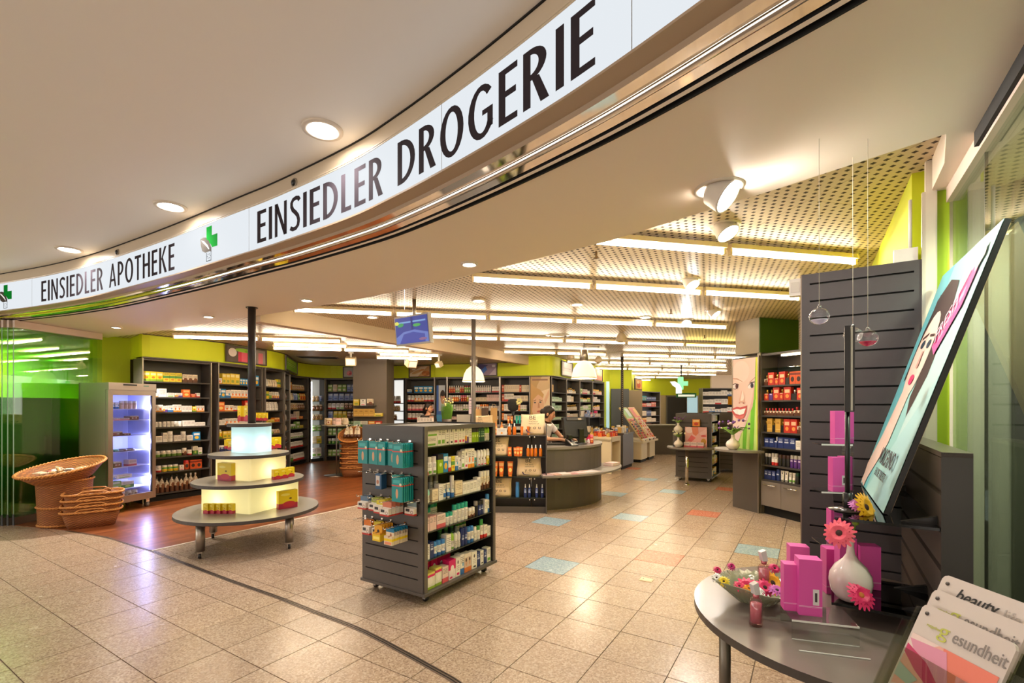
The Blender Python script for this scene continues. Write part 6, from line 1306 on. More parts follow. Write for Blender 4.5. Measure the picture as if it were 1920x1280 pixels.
def person(label, loc, rz, J, top_m, trouser_m, inner=None, bun=False):
    """J: joints in local space, the body looking along -y"""
    t = thing('person', label, 'person', loc, rz)
    pel, ch, nk, hd = J['pelvis'], J['chest'], J['neck'], J['head']
    V3 = Vector
    chains = [[(pel, .115), (tuple((V3(pel) + V3(ch)) / 2), .105), (ch, .125), (tuple(V3(ch) * .35 + V3(nk) * .65), .085), (nk, .050), (tuple(V3(nk) * .45 + V3(hd) * .55), .055), (hd, .088), (tuple(V3(hd) + V3((0, -.005, .075))), .075)]]
    sl = [[(pel, .12), (tuple((V3(pel) + V3(ch)) / 2), .118), (ch, .138), (tuple(V3(ch) * .35 + V3(nk) * .65), .098)]]
    for s, A in (('l', J['al']), ('r', J['ar'])):
        sh, el, wr, hn = A
        chains.append([(ch, .125), (sh, .055), (tuple((V3(sh) + V3(el)) / 2), .043), (el, .036), (tuple((V3(el) + V3(wr)) / 2), .034), (wr, .024), (tuple((V3(wr) + V3(hn)) / 2), .030), (hn, .028)])
        d = (V3(hn) - V3(wr)).normalized(); side = d.cross(V3((0, 0, 1))); side = side.normalized() if side.length > .01 else V3((1, 0, 0))
        for q, (off, ln) in enumerate(((-.026, .052), (-.009, .062), (.009, .058), (.026, .046))):
            b0 = V3(hn) + side * off; m1_ = b0 + d * ln * .5; e1 = m1_ + d * ln * .4 + V3((0, 0, -.016)); chains.append([(hn, .028), (tuple(b0 + d * .018), .0105), (tuple(m1_), .0095), (tuple(e1), .008)])
        tb_ = V3(wr) * .5 + V3(hn) * .5; sg = -1 if s == 'l' else 1
        chains.append([(tuple((V3(wr) + V3(hn)) / 2), .030), (tuple(tb_ + side * .036 * sg + d * .01), .012), (tuple(tb_ + side * .05 * sg + d * .045), .009)])
        sl.append([(ch, .138), (sh, .068), (tuple((V3(sh) + V3(el)) / 2), .056 if J.get('short') else .054)] + ([] if J.get('short') else [(el, .046), (tuple((V3(el) + V3(wr)) * .5), .042)]))
    tz = [[(pel, .125)]]
    for L in (J['ll'], J['lr']):
        hp, kn, ft = L; chains.append([(pel, .115), (hp, .088), (kn, .058), (tuple((V3(kn) + V3(ft)) / 2), .052), (ft, .038), (tuple(V3(ft) + V3((0, -.10, -.045))), .035)])
        tz.append([(pel, .125), (hp, .102), (kn, .074), (tuple((V3(kn) + V3(ft)) / 2), .066), (tuple(V3(ft) + V3((0, 0, .02))), .055)])
    skinned('body', chains, SKN, t)
    skinned('top', sl, top_m, t); skinned('trousers', tz, trouser_m, t)
    if inner: MB().add([(-.055, -.14 + ch[1], ch[2] + .10), (.055, -.14 + ch[1], ch[2] + .10), (.07, -.152 + ch[1], ch[2] - .1), (-.07, -.152 + ch[1], ch[2] - .1)], [(3, 2, 1, 0)]).build('shirt_front', inner, t)
    H = V3(hd) + V3((0, 0, .035)); look = Matrix.Translation(H) @ Matrix.Rotation(J.get('turn', 0), 4, 'Z') @ Matrix.Rotation(J.get('nod', 0), 4, 'X')
    b = MB()
    n, m_ = 18, 12; v = []; f = []
    for j in range(m_ + 1):
        p_ = PI * j / m_
        for i in range(n):
            a = 2 * PI * i / n; x, y, z = math.sin(p_) * math.cos(a), math.sin(p_) * math.sin(a), math.cos(p_)
            cut = y < -.35 and z < .35; k_ = .80 if cut else 1.0
            v.append((x * .094 * k_, (y * .112 + .014) * (1.0 if not cut else .72), z * .118 + .012))
    for j in range(m_):
        for i in range(n): f.append((j * n + i, (j + 1) * n + i, (j + 1) * n + (i + 1) % n, j * n + (i + 1) % n))
    b.add(v, f, 0, True, look)
    if bun: b.ball((0, .11, -.01), (.05, .05, .05), 10, 8, 0, look)
    else: b.tube([(0, .11, .0), (.0, .135, -.06), (0, .12, -.14), (0, .10, -.2)], [.035, .045, .036, .015], 8, M=look)
    b.build('hair', HAIR, t)
    fc = MB(); fc.ball((0, -.068, -.022), (.062, .034, .088), 12, 9, 0, look); fc.ball((0, -.103, -.02), (.012, .018, .02), 8, 6, 0, look); fc.ball((-.088, .0, -.02), (.012, .02, .03), 8, 6, 0, look); fc.ball((.088, .0, -.02), (.012, .02, .03), 8, 6, 0, look)
    fc.build('face', SKN, t)
    e = MB()
    for s in (-1, 1): e.ball((s * .030, -.0965, .0), (.011, .006, .006), 8, 6, 0, look); e.box(s * .03 - .016, s * .03 + .016, -.100, -.092, .018, .023, 0, look)
    e.build('eyes', mat('eye_dark', (36, 26, 24), .3), t)
    MB().ball((0, -.098, -.062), (.022, .008, .007), 8, 6, 0, look).build('mouth', mat('lips', (176, 84, 76), .4), t)
    return t
person('woman cashier in white top with dark hair bun typing behind the round cash desk', (.60, 8.14, 0), .95, dict(pelvis=(0, .16, .84), chest=(.0, .06, 1.13), neck=(0, .0, 1.29), head=(.0, -.03, 1.385), turn=.35, nod=.35, short=True,
    al=((.16, .02, 1.19), (.24, -.14, 1.00), (.16, -.36, 1.00), (.13, -.44, .985)), ar=((-.16, .02, 1.19), (-.25, -.14, 1.00), (-.17, -.36, 1.0), (-.13, -.44, .985)),
    ll=((.09, .17, .80), (.09, .12, .44), (.09, .18, .08)), lr=((-.09, .17, .80), (-.09, .12, .44), (-.09, .18, .08))), mat('white_blouse', (240, 232, 226), .7), mat('dark_trousers', (40, 38, 42), .8), bun=True)
wx, wy, _ = at(803, 0, 11.5)
person('woman with dark tied hair in a dark waistcoat standing behind the grass pot', (wx, wy, 0), .75, dict(pelvis=(0, .03, .88), chest=(0, .0, 1.20), neck=(0, -.01, 1.37), head=(0, -.02, 1.46), turn=.25, nod=.08,
    al=((.17, .0, 1.27), (.21, .02, 1.02), (.18, -.18, .96), (.16, -.26, .95)), ar=((-.17, .0, 1.27), (-.21, .02, 1.02), (-.18, -.18, .96), (-.16, -.26, .95)),
    ll=((.09, .03, .84), (.09, .02, .46), (.09, .05, .08)), lr=((-.09, .03, .84), (-.09, .02, .46), (-.09, .05, .08))), mat('dark_waistcoat', (44, 38, 38), .7), mat('dark_trousers', (40, 38, 42), .8), inner=mat('blush_shirt', (206, 160, 136), .7))

# ================================================================ MAKE-UP COUNTERS
WT = Frame((2.25, 10.9), (2.59, 11.45))
t = thing('white_table', 'cream white make-up table with panel legs beyond the cash desk', 'table', (*WT.o, 0), WT.rz)
WM = mat('cream_white_board', (226, 210, 178), .45)
MB().box(0, .05, 0, .75, 0, .78).build('leg', WM, t); MB().box(WT.L - .05, WT.L, 0, .75, 0, .78).build('leg', WM, t); MB().box(0, WT.L, 0, .75, .72, .83).build('table_top', WM, t)
for i in range(12):
    kd, m1 = R.choice((('product_box', 'org'), ('product_box', 'red'), ('jar', 'brn'), ('jar', 'gld'), ('product_box', 'wrd')))
    item(kd, .09, R.uniform(.06, .13), .09, m1, 'gld', WT.w(.08 + (i % 4) * .15, .10 + (i // 4) * .2, .8305), WT.rz + R.uniform(-.3, .3), '%s %s, %s among the small goods on the cream table' % (PR[m1][0] if m1 in PR else MWORD[m1], 'carton' if kd == 'product_box' else 'jar', nth(i)), 'small goods on the cream table')
DK = Frame((2.68, 11.6), (3.12, 12.35))
t = thing('make_up_counter', 'dark grey make-up counter right of the cream table', 'counter', (*DK.o, 0), DK.rz)
MB().box(0, DK.L, 0, 1.3, .08, .85).build('body', GREY, t); MB().box(-.02, DK.L + .02, -.03, 1.33, .85, .88).build('worktop', mat('counter_top_dark', (92, 84, 76), .2), t); MB().box(.03, DK.L - .03, .03, 1.2, 0, .08).build('plinth', DARK, t)
for i in range(26):
    kd = R.choice(('product_box', 'jar', 'perfume_flacon', 'jar')); m1 = R.choice(('wht', 'gld', 'cre', 'blk', 'brn', 'pal', 'bgb', 'slv')); 
    if kd == 'product_box' and m1 in MT and m1 not in PR: m1 = 'cre'
    item(kd, R.uniform(.06, .11), R.uniform(.06, .2), .08, m1, R.choice(('gld', 'blk', 'wht')), DK.w(.08 + (i % 5) * .165, .10 + (i // 5) * .2, .8805 ), DK.rz + R.uniform(-.3, .3), '%s %s, %s among the testers on the dark counter' % (PR[m1][0] if m1 in PR else MWORD[m1], WORD.get(kd, kd), nth(i)), 'testers on the dark counter')
t = thing('tester_shelf', 'raised tray of pale pink and blue cosmetics above the dark counter', 'shelf', DK.w(.2, .95, .8805), DK.rz)
MB().box(0, .8, 0, .3, .35, .37).box(0, .03, 0, .3, 0, .36).box(.77, .8, 0, .3, 0, .36).build('rack', BLACK, t)
for i in range(14): m1 = R.choice(('pal', 'bgb', 'wht', 'ros', 'wpu', 'pnk')); item('product_box', .08, R.uniform(.08, .2), .07, m1, None, DK.w(.25 + (i % 7) * .105, 1.02 + (i // 7) * .12, .8805 + .3705), DK.rz, '%s carton, %s on the raised cosmetics tray' % (PR[m1][0], nth(i)), 'cartons on the raised tray')
MK = Frame((3.55, 13.0), (4.35, 14.3))
t = thing('make_up_stand', 'white make-up stand with slanted tester boards', 'display stand', (*MK.o, 0), MK.rz)
MB().box(0, .55, .05, .75, .08, .52).build('cabinet', WM, t); MB().box(.8, 1.35, .05, .75, .08, .52).build('cabinet', WM, t); MB().box(-.03, MK.L, .0, .8, .52, .57).build('table_top', WM, t); MB().box(.02, .53, .08, .7, 0, .08).box(.82, 1.33, .08, .7, 0, .08).build('plinth', DARK, t)
for q in (0, 1):
    x0_ = .06 + q * .74
    T = Matrix.Translation((x0_, .05, .60)) @ Matrix.Rotation(-.62, 4, 'X')
    MB().box(0, .62, 0, .03, 0, 1.1, M=T).build('slanted_board', mat('board_cream%d' % q, (216, 196, 150) if q else (206, 180, 130), .4), t)
    MB().box(.03, .59, -.004, 0, .74, 1.08, M=T).build('header_picture', mat('header%d' % q, (222, 120, 120) if q else (150, 196, 130), .4), t)
    MB().box(.3, .59, -.006, -.004, .78, 1.04, M=T).build('header_inset', mat('headin%d' % q, (230, 190, 120) if q else (196, 216, 226), .4), t)
    for r_ in range(9):
        for c_ in range(9):
            m1 = R.choice(('blk', 'red', 'gld', 'brn', 'pnk', 'red')) if q == 0 else R.choice(('cre', 'red', 'gld', 'pnk', 'org', 'wht'))
            MB().box(.04 + c_ * .06, .085 + c_ * .06, -.022, 0, .04 + r_ * .075, .09 + r_ * .075, M=T).build('tester', MT[m1], t)
for i in range(14): m1 = R.choice(('wht', 'cre', 'blk', 'brn', 'pnk')); item('jar', .07, .07, .07, m1, 'wht', MK.w(.1 + i * .092, .035, .5705), MK.rz, '%s jar, %s along the edge of the white make-up stand' % (PR[m1][0] if m1 in PR else MWORD[m1], nth(i)), 'jars along the make-up stand')
FC = Frame(at(1216, 0, 15.2)[:2], at(1276, 0, 15.2)[:2])
t = thing('far_counter', 'dark grey counter in the far background before the dark door', 'counter', (*FC.o, 0), FC.rz); MB().box(0, FC.L + 1.0, 0, .6, 0, .9).build('body', GREY, t); MB().box(-.12, FC.L + 1.1, -.04, .64, .9, .94).build('worktop', GREYT, t)
# perforated black post and dark panel
x, y = bx(1166.5, 12.6); o = pole('perforated_post', x, y, .035, 0, ZR, 'black perforated post rising behind the dark make-up counter', mat('post_black', (50, 44, 42), .5))
b = MB()
for i in range(36): b.ball((0, -.034, .9 + i * .052), (.012, .004, .014), 6, 4)
b.build('hole', mat('post_hole', (150, 130, 110), .6), o)
struct(MB().box(0, .62, 0, .08, 0, 2.12).build('wall_panel_dark', mat('blue_grey_panel', (84, 88, 96), .5), None, (*bx(1146, 16.3), 0), .1)); struct(MB().box(0, .5, 0, .3, 0, 2.08).build('wall_panel_beige', mat('panel_beige', (150, 134, 112), .5), None, (*bx(1178, 16.6), 0), .1))
struct(MB().box(0, .10, 0, .05, .8, 2.35).build('window_2', mat('pale_blue_lit_glass', (170, 205, 215), .2, emit=.55, ec=(.55, .80, .88)), None, (*bx(1137, 16.0), 0)))
fr = bay(bx(1194, 18.2), bx(1237, 19.6), .35, [1.75, 1.50, 1.15, .9, .65], 'far grey shelving bay with blue and orange goods before the end wall', ztop=2.1)
for z, pal_, nm in zip([1.75, 1.50, 1.15, .9, .65], (['tea', 'nvy', 'bgb'], ['cre', 'red', 'ros'], ['nvy', 'org', 'cre'], ['org', 'bgo', 'cre'], ['org', 'bgo']), SHN): fill(fr, .03, fr.L - .03, z, [('product_box', .13, R.uniform(.13, .2), .08, R.choice(pal_), None, 3) for _ in range(4)], nm, 'the far bay', 'goods on the far bay')
fr = bay(bx(1317, 18.0), bx(1386, 18.0), .35, [1.92, 1.60, 1.28, .95], 'far grey bay of white cartons on the cream wall behind the smiling poster', ztop=2.2)
for z, pal_, nm in zip([1.92, 1.60, 1.28, .95], (['wbl', 'wht'], ['wht', 'wrd', 'wgr'], ['wbl', 'wht', 'wrd'], ['bgy', 'wht', 'cre']), SHN): fill(fr, .03, fr.L - .03, z, [('product_box', .11, R.uniform(.12, .22), .08, R.choice(pal_), None, 2) for _ in range(5)], nm, 'the far carton bay', 'goods on the far carton bay')
# green cross sign hanging far back
x, y, z = at(1271, 719, 14.5)
t = thing('pharmacy_cross_sign', 'lit green cross sign with a white leaf hanging far back', 'sign', (x, y, ZR))
b0 = z - ZR; CG = mat('cross_glow', (110, 230, 150), .4, emit=.8, ec=(.25, .85, .42))
MB().prism([(-.06, -.18), (.06, -.18), (.06, -.06), (.20, -.06), (.20, .07), (.06, .07), (.06, .20), (-.10, .20), (-.10, -.02)], -.02, .02, M=Matrix.Translation((.1, 0, b0)) @ Matrix.Rotation(PI / 2, 4, 'X')).build('cross', CG, t)
MB().prism([(-.3, .06), (-.16, .07), (-.02, -.02), (.05, -.14), (.05, -.30), (-.12, -.30), (-.12, -.12), (-.22, -.06)], -.022, .022, M=Matrix.Translation((.06, -.01, b0)) @ Matrix.Rotation(PI / 2, 4, 'X')).build('leaf', mat('leaf_glow', (235, 240, 245), .4, emit=.7), t)
MB().box(-.05, .55, -.02, .02, b0 - .42, b0 - .28).build('exit_panel', mat('exit_green', (20, 90, 50), .4), t); MB().box(.0, .5, -.024, -.02, b0 - .39, b0 - .33).build('exit_arrow', mat('exit_white', (226, 236, 226), .4, emit=.5), t); MB().cyl((.1, 0, b0 + .2), (.1, 0, 0), .02, n=8).build('hanger', BLACK, t)
# ================================================================ SCREEN AND PICTURES
p0, p1 = at(741, 0, 5.92), at(805, 0, 5.55); SF = Frame(p0[:2], p1[:2]); zc = EYE + (HZ - 618) * 5.73 / F
t = thing('hanging_screen', 'flat screen with a blue picture hanging from the ceiling on a pole', 'screen', SF.w(SF.L / 2, 0, ZR), SF.rz)
T = Matrix.Translation((0, 0, zc - ZR)) @ Matrix.Rotation(.12, 4, 'X'); hw = SF.L / 2
MB().box(-hw, hw, 0, .05, -.175, .175, M=T).build('casing', mat('screen_silver', (176, 168, 160), .35, .3), t)
o = flat('picture', t, 1, 1, [((50, 62, 140), ('r', 0, 1, 0, 1)), ((90, 110, 180), [(0, 0), (1, 0), (1, .35), (.6, .5), (.25, .45), (0, .25)]), ((60, 70, 150), [(.1, 0), (.9, 0), (.9, .3), (.55, .42), (.25, .36)]), ((110, 150, 200), ('r', 0, .95, .78, .84)), ((40, 44, 110), ('r', .5, .56, .5, 1)), ((60, 140, 90), ('e', .18, .72, .1, .07, .3)), ((70, 150, 80), ('e', .68, .66, .12, .06, 0)), ((190, 200, 90), ('e', .06, .8, .07, .07, 0)), ((120, 90, 130), ('e', .84, .12, .12, .05, 0))], 0, 0, 0, .0008, emit=.8)
o.matrix_local = T @ Matrix.Translation((-hw + .02, -.004, -.155)) @ Matrix.Diagonal((2 * hw - .04, 1, .31, 1))
MB().cyl((0, .04, zc - ZR + .1), (0, .04, 0), .022, n=12).build('ceiling_rod', STEEL, t)
def on_line(px, P):
    q = (px - 960) / F
    for a, b_ in zip(P, P[1:]):
        g0, g1 = a[0] - q * a[1], b_[0] - q * b_[1]
        if g0 * g1 <= 0: tt = g0 / (g0 - g1); return (a[0] + (b_[0] - a[0]) * tt, a[1] + (b_[1] - a[1]) * tt)
LB = smooth_line([(.42, 12.42), (.97, 12.34), (1.25, 12.75), (1.53, 13.5), (2.3, 14.75), (3.03, 15.9)], 5)
def picture(pxa, pxb, line, z0, z1, label, shapes, fm=None):
    a, b_ = on_line(pxa, line), on_line(pxb, line); fr = Frame(a, b_); L = fr.L
    o_ = fr.w(0, -.045, 0)
    t = thing('framed_picture', label, 'picture', (o_[0], o_[1], z0), fr.rz, 'framed pictures on the lime wall')
    h = z1 - z0
    b = MB(); b.box(0, L, 0, .03, 0, .025); b.box(0, L, 0, .03, h - .025, h); b.box(0, .025, 0, .03, .025, h - .025); b.box(L - .025, L, 0, .03, .025, h - .025)
    b.build('frame', fm or mat('picture_frame', (80, 70, 64), .4), t); MB().box(.025, L - .025, .02, .028, .025, h - .025).build('backing', GREY, t)
    flat('print', t, L - .05, h - .05, shapes, .018, .025, .025)
picture(420.5, 497, LW, 2.345, 2.66, 'framed picture of a pink smoothie on the lime wall behind the dark pole', [((96, 84, 76), ('r', 0, 1, 0, 1)), ((150, 140, 130), ('r', .75, 1, 0, 1)), ((206, 60, 84), ('r', .28, .58, 0, .75)), ((226, 100, 120), ('r', .36, .5, 0, .7)), ((150, 196, 60), ('e', .42, .82, .22, .14, 0)), ((120, 170, 40), ('e', .55, .78, .12, .1, .5)), ((230, 220, 214), ('e', .14, .6, .1, .3, 0)), ((210, 120, 130), ('r', .8, .93, 0, .8))])
picture(533, 555, LW, 2.335, 2.66, 'small framed green picture at the bend of the lime wall', [((120, 180, 30), ('r', 0, 1, 0, 1)), ((200, 226, 130), ('r', .15, .85, .55, .6)), ((200, 226, 130), ('r', .2, .8, .42, .46)), ((160, 206, 70), ('r', .1, .9, .7, .95))])
picture(643.5, 664, LW, 2.33, 2.65, 'framed picture of a pink blossom beside the grey column', [((200, 198, 196), ('r', 0, 1, 0, 1)), ((222, 110, 130), ('e', .6, .4, .3, .25, 0)), ((236, 160, 170), ('e', .5, .45, .18, .15, .5)), ((190, 70, 96), ('e', .7, .35, .12, .1, 0))])
picture(768, 808.5, LW, 2.33, 2.66, 'framed picture of almonds on a wooden spoon on the lime wall', [((196, 150, 106), ('r', 0, 1, 0, 1)), ((222, 200, 170), [(0, .3), (.55, .95), (.9, 1), (.4, 0), (0, 0)]), ((206, 160, 110), ('e', .35, .45, .3, .12, .7)), ((170, 100, 56), ('e', .8, .3, .2, .25, 0)), ((200, 130, 76), ('e', .72, .2, .12, .08, .5)), ((190, 116, 66), ('e', .86, .45, .1, .07, .9)), ((206, 140, 86), ('e', .6, .62, .14, .08, .6)), ((240, 228, 206), ('e', .2, .7, .1, .06, 0))])
picture(896, 933, LW, 2.33, 2.68, 'framed blue violet picture behind the pendant lamp by the pole', [((150, 130, 160), ('r', 0, 1, 0, 1)), ((70, 60, 120), [(0, .2), (.55, .9), (.2, 1), (0, 1)]), ((60, 110, 200), [(.05, .3), (.4, .8), (.5, .5), (.25, .1)]), ((196, 180, 200), [(.6, 0), (1, 0), (1, .7)]), ((226, 220, 236), ('e', .85, .8, .1, .1, 0))])
picture(1051, 1071.5, LB, 2.36, 2.76, 'framed white notice picture left of the bell pendant lamp', [((206, 200, 204), ('r', 0, 1, 0, 1)), ((170, 166, 176), ('r', .15, .85, .5, .56)), ((226, 222, 226), ('r', 0, 1, 0, .3))])
picture(1090, 1108, LB, 2.33, 2.45, 'low framed picture half hidden by the bell pendant lamp', [((206, 220, 180), ('r', 0, 1, 0, 1)), ((170, 196, 140), ('r', .1, .9, .2, .5))])
picture(1112, 1128, LB, 2.33, 2.74, 'framed pink picture at the far end of the curved lime wall', [((226, 184, 160), ('r', 0, 1, 0, 1)), ((214, 150, 130), ('r', 0, 1, 0, .4)), ((236, 206, 190), ('e', .5, .65, .25, .2, 0))])
fr = Frame(bx(1191, 17.3), bx(1204, 18.1)); t = thing('framed_picture', 'small framed orange picture on the far lime wall', 'picture', (*fr.o, 2.12), fr.rz, 'framed pictures on the lime wall'); MB().box(0, fr.L, 0, .04, 0, .42).build('frame', mat('picture_frame', (80, 70, 64), .4), t); flat('print', t, fr.L - .1, .34, [((226, 170, 90), ('r', 0, 1, 0, 1)), ((206, 90, 50), ('e', .5, .4, .3, .3, 0)), ((244, 220, 160), ('e', .4, .7, .2, .15, 0))], -.002, .05, .04)

# ================================================================ SMILING POSTER, PERFUME BAY, COLUMN
MP = Frame((3.395, 7.39), (3.545, 6.91))
t = thing('smiling_face_poster', 'tall poster of a smiling face with green stripes on the grey panel', 'poster', (*MP.o, 0), MP.rz)
MB().box(0, MP.L, 0, .25, 0, 2.27).build('grey_panel', GREY, t); MB().box(-.004, .012, -.012, .002, 0.86, 2.26).box(MP.L - .006, MP.L + .012, -.012, .002, 0, 2.30).build('edge_trim', STEEL, t)
pz0, ph = .88, 1.37; SKP = (236, 206, 196)
st_ = []
for i in range(6): st_.append(((120, 200, 56) if i % 2 == 0 else (196, 226, 130), [(.14 + i * .14, 0), (.26 + i * .14, 0), (.34 + i * .14, .55), (.22 + i * .14, .55)]))
flat('poster_print', t, MP.L - .016, ph, [((232, 210, 206), ('r', 0, 1, 0, 1)), ((150, 206, 70), [(.14, 0), (1, 0), (1, 1), (.93, 1), (.86, .7), (.75, .45), (.4, .22)])] + st_ + [((214, 222, 70), [(.94, 1), (1, 1), (1, .0), (.97, 0)]), (SKP, [(0, 1), (.93, 1), (.9, .72), (.84, .52), (.70, .40), (.52, .26), (.36, .18), (.2, .06), (0, .0)]),
    ((240, 216, 208), ('e', .35, .86, .34, .12, 0)), ((226, 184, 172), [(.86, .68), (.90, .72), (.82, .48), (.66, .38), (.5, .27), (.62, .40), (.76, .52)]),
    ((198, 146, 126), [(0, .795), (.2, .79), (.42, .752), (.42, .747), (.2, .777), (0, .787)]), ((190, 140, 124), [(.68, .738), (.92, .793), (.92, .784), (.70, .731)]),
    ((244, 236, 234), ('e', .12, .70, .16, .028, -.05)), ((110, 50, 50), ('e', .19, .703, .065, .03, 0)), ((40, 24, 28), ('e', .20, .703, .03, .015, 0)), ((70, 40, 40), [(0, .725), (.12, .738), (.28, .72), (.28, .714), (.12, .728), (0, .716)]), ((70, 40, 40), [(0, .68), (.12, .668), (.26, .688), (.12, .675)]),
    ((244, 236, 234), ('e', .76, .70, .13, .028, .1)), ((70, 60, 80), ('e', .80, .703, .06, .028, 0)), ((30, 22, 30), ('e', .81, .703, .028, .014, 0)), ((60, 40, 44), [(.62, .69), (.74, .736), (.90, .745), (.90, .735), (.74, .724)]),
    ((226, 182, 168), [(.40, .66), (.30, .56), (.28, .515), (.44, .53), (.56, .515), (.50, .56)]), ((244, 222, 214), [(.42, .66), (.34, .54), (.46, .545), (.50, .58)]), ((200, 130, 120), ('e', .30, .518, .03, .008, 0)), ((200, 130, 120), ('e', .47, .516, .04, .008, 0)),
    ((206, 92, 92), [(0, .455), (.2, .475), (.34, .468), (.62, .49), (.58, .42), (.50, .36), (.34, .335), (.15, .355), (0, .41)]), ((248, 246, 246), [(.02, .44), (.2, .45), (.36, .445), (.56, .46), (.48, .40), (.32, .385), (.14, .40)]), ((196, 190, 190), [(.2, .45), (.21, .45), (.22, .40), (.21, .40)]), ((222, 120, 116), [(.08, .385), (.3, .368), (.5, .385), (.46, .35), (.32, .34), (.15, .355)])], -.004, .004, pz0)
CL = (3.56, 6.93); ua = (-.30 * .45, .954 * .45); vb = (.954 * .72, .30 * .72)
struct(MB().prism([CL, (CL[0] + vb[0], CL[1] + vb[1]), (CL[0] + ua[0] + vb[0], CL[1] + ua[1] + vb[1]), (CL[0] + ua[0], CL[1] + ua[1])], 2.31, ZR).build('column_square', mat('column_grey_light', (150, 138, 120), .5)))
Fg = Frame(CL, (CL[0] + vb[0], CL[1] + vb[1])); struct(MB().box(.002, Fg.L, -.02, 0, 2.315, ZR - .005).build('trim_7', mat('dark_green_board', (52, 80, 20), .5), None, (*CL, 0), Fg.rz))
# ledge with the vase before the poster
lc = MP.w(MP.L * .42, 0, 0)
t = thing('round_ledge', 'rounded grey ledge on a panel before the smiling poster', 'ledge', (lc[0], lc[1], 0), MP.rz)
MB().prism([(.40 * math.cos(a), -.40 * math.sin(a)) for a in [PI * i / 20 for i in range(21)]], .875, .905).build('ledge_top', GREYT, t)
def vase(loc, s, label, pm_, cols_, n=14, up=1.0):
    t = thing('white_vase', label, 'vase', loc)
    MB().lathe([(r * s, z * s) for r, z in ((.001, 0), (.28, .0), (.34, .06), (.50, .28), (.52, .42), (.44, .62), (.24, .78), (.15, .88), (.13, 1.08), (.16, 1.16), (.13, 1.16), (.10, 1.06))], 24).build('body', mat('porcelain', (226, 214, 204), .15), t)
    b = MB(); 
    for i in range(n * 2):
        a = R.uniform(0, 6.28); l = R.uniform(.4, 1.0) * s * up; dx, dy = math.cos(a), math.sin(a); z0 = 1.1 * s
        b.add([(0, 0, z0), (dx * l * .6 - dy * .06 * s, dy * l * .6 + dx * .06 * s, z0 + l * .5), (dx * l, dy * l, z0 + l * .45), (dx * l * .6 + dy * .06 * s, dy * l * .6 - dx * .06 * s, z0 + l * .55)], [(0, 1, 2, 3)])
    b.build('leaves', mat('leaf_green', (110, 150, 50), .5, var=.25, scale=20), t)
    for k_, c_ in enumerate(cols_):
        b = MB()
        for i in range(n // len(cols_)):
            a = R.uniform(0, 6.28); l = R.uniform(.2, 1.0) * s * up; z = 1.1 * s + R.uniform(.45, .95) * s * up; b.ball((math.cos(a) * l, math.sin(a) * l, z), R.uniform(.06, .11) * s, 7, 5)
        b.build('blossoms', mat('blossom_%d_%d_%d' % c_, c_, .6), t)
vx = at(1374, 0, 7.05); vase((vx[0], vx[1], .906), .185, 'white vase with violet blossoms on the ledge before the smiling poster', None, [(86, 50, 110), (226, 190, 206), (120, 70, 150)], 24, 1.3)
PU = Frame((3.585, 6.93), (3.585 + .33 * 1.05, 6.93 - .944 * 1.05))
PZ = [1.837, 1.625, 1.411, 1.176, .96, .708, .50]
bayo = bay(PU.o, tr(PU.o, PU.rz, 1.05, 0), .32, PZ, 'dark perfume bay with cabinet doors beside the smiling poster', ztop=2.29, zbase=.12)
pb = [q for q in COL.objects if q.get('label') == 'dark perfume bay with cabinet doors beside the smiling poster'][0]; del pb['group']
for i in range(3): d_ = MB().box(.025 + i * .335, .355 + i * .335, -.02, 0, .13, .475).build('door', mat('door_laminate', (122, 112, 104), .45), pb); MB().cyl((.09 + i * .335, -.05, .43), (.29 + i * .335, -.05, .43), .007, n=8).box(.10 + i * .335, .108 + i * .335, -.05, -.02, .426, .434).box(.272 + i * .335, .28 + i * .335, -.05, -.02, .426, .434).build('handle', CHROME, d_)
MB().box(.02, 1.03, .0, .30, 2.07, 2.078).build('glass_shelf', glassy('shelf_glass', (206, 232, 222), .12), pb); MB().box(.3, 1.0, .05, .1, 2.235, 2.255).build('bay_lamp', mat('bay_lamp', (255, 220, 170), .5, emit=5, ec=(1, .7, .4)), pb)
PF = 'perfume_flacon'; PB = 'perfume_box'
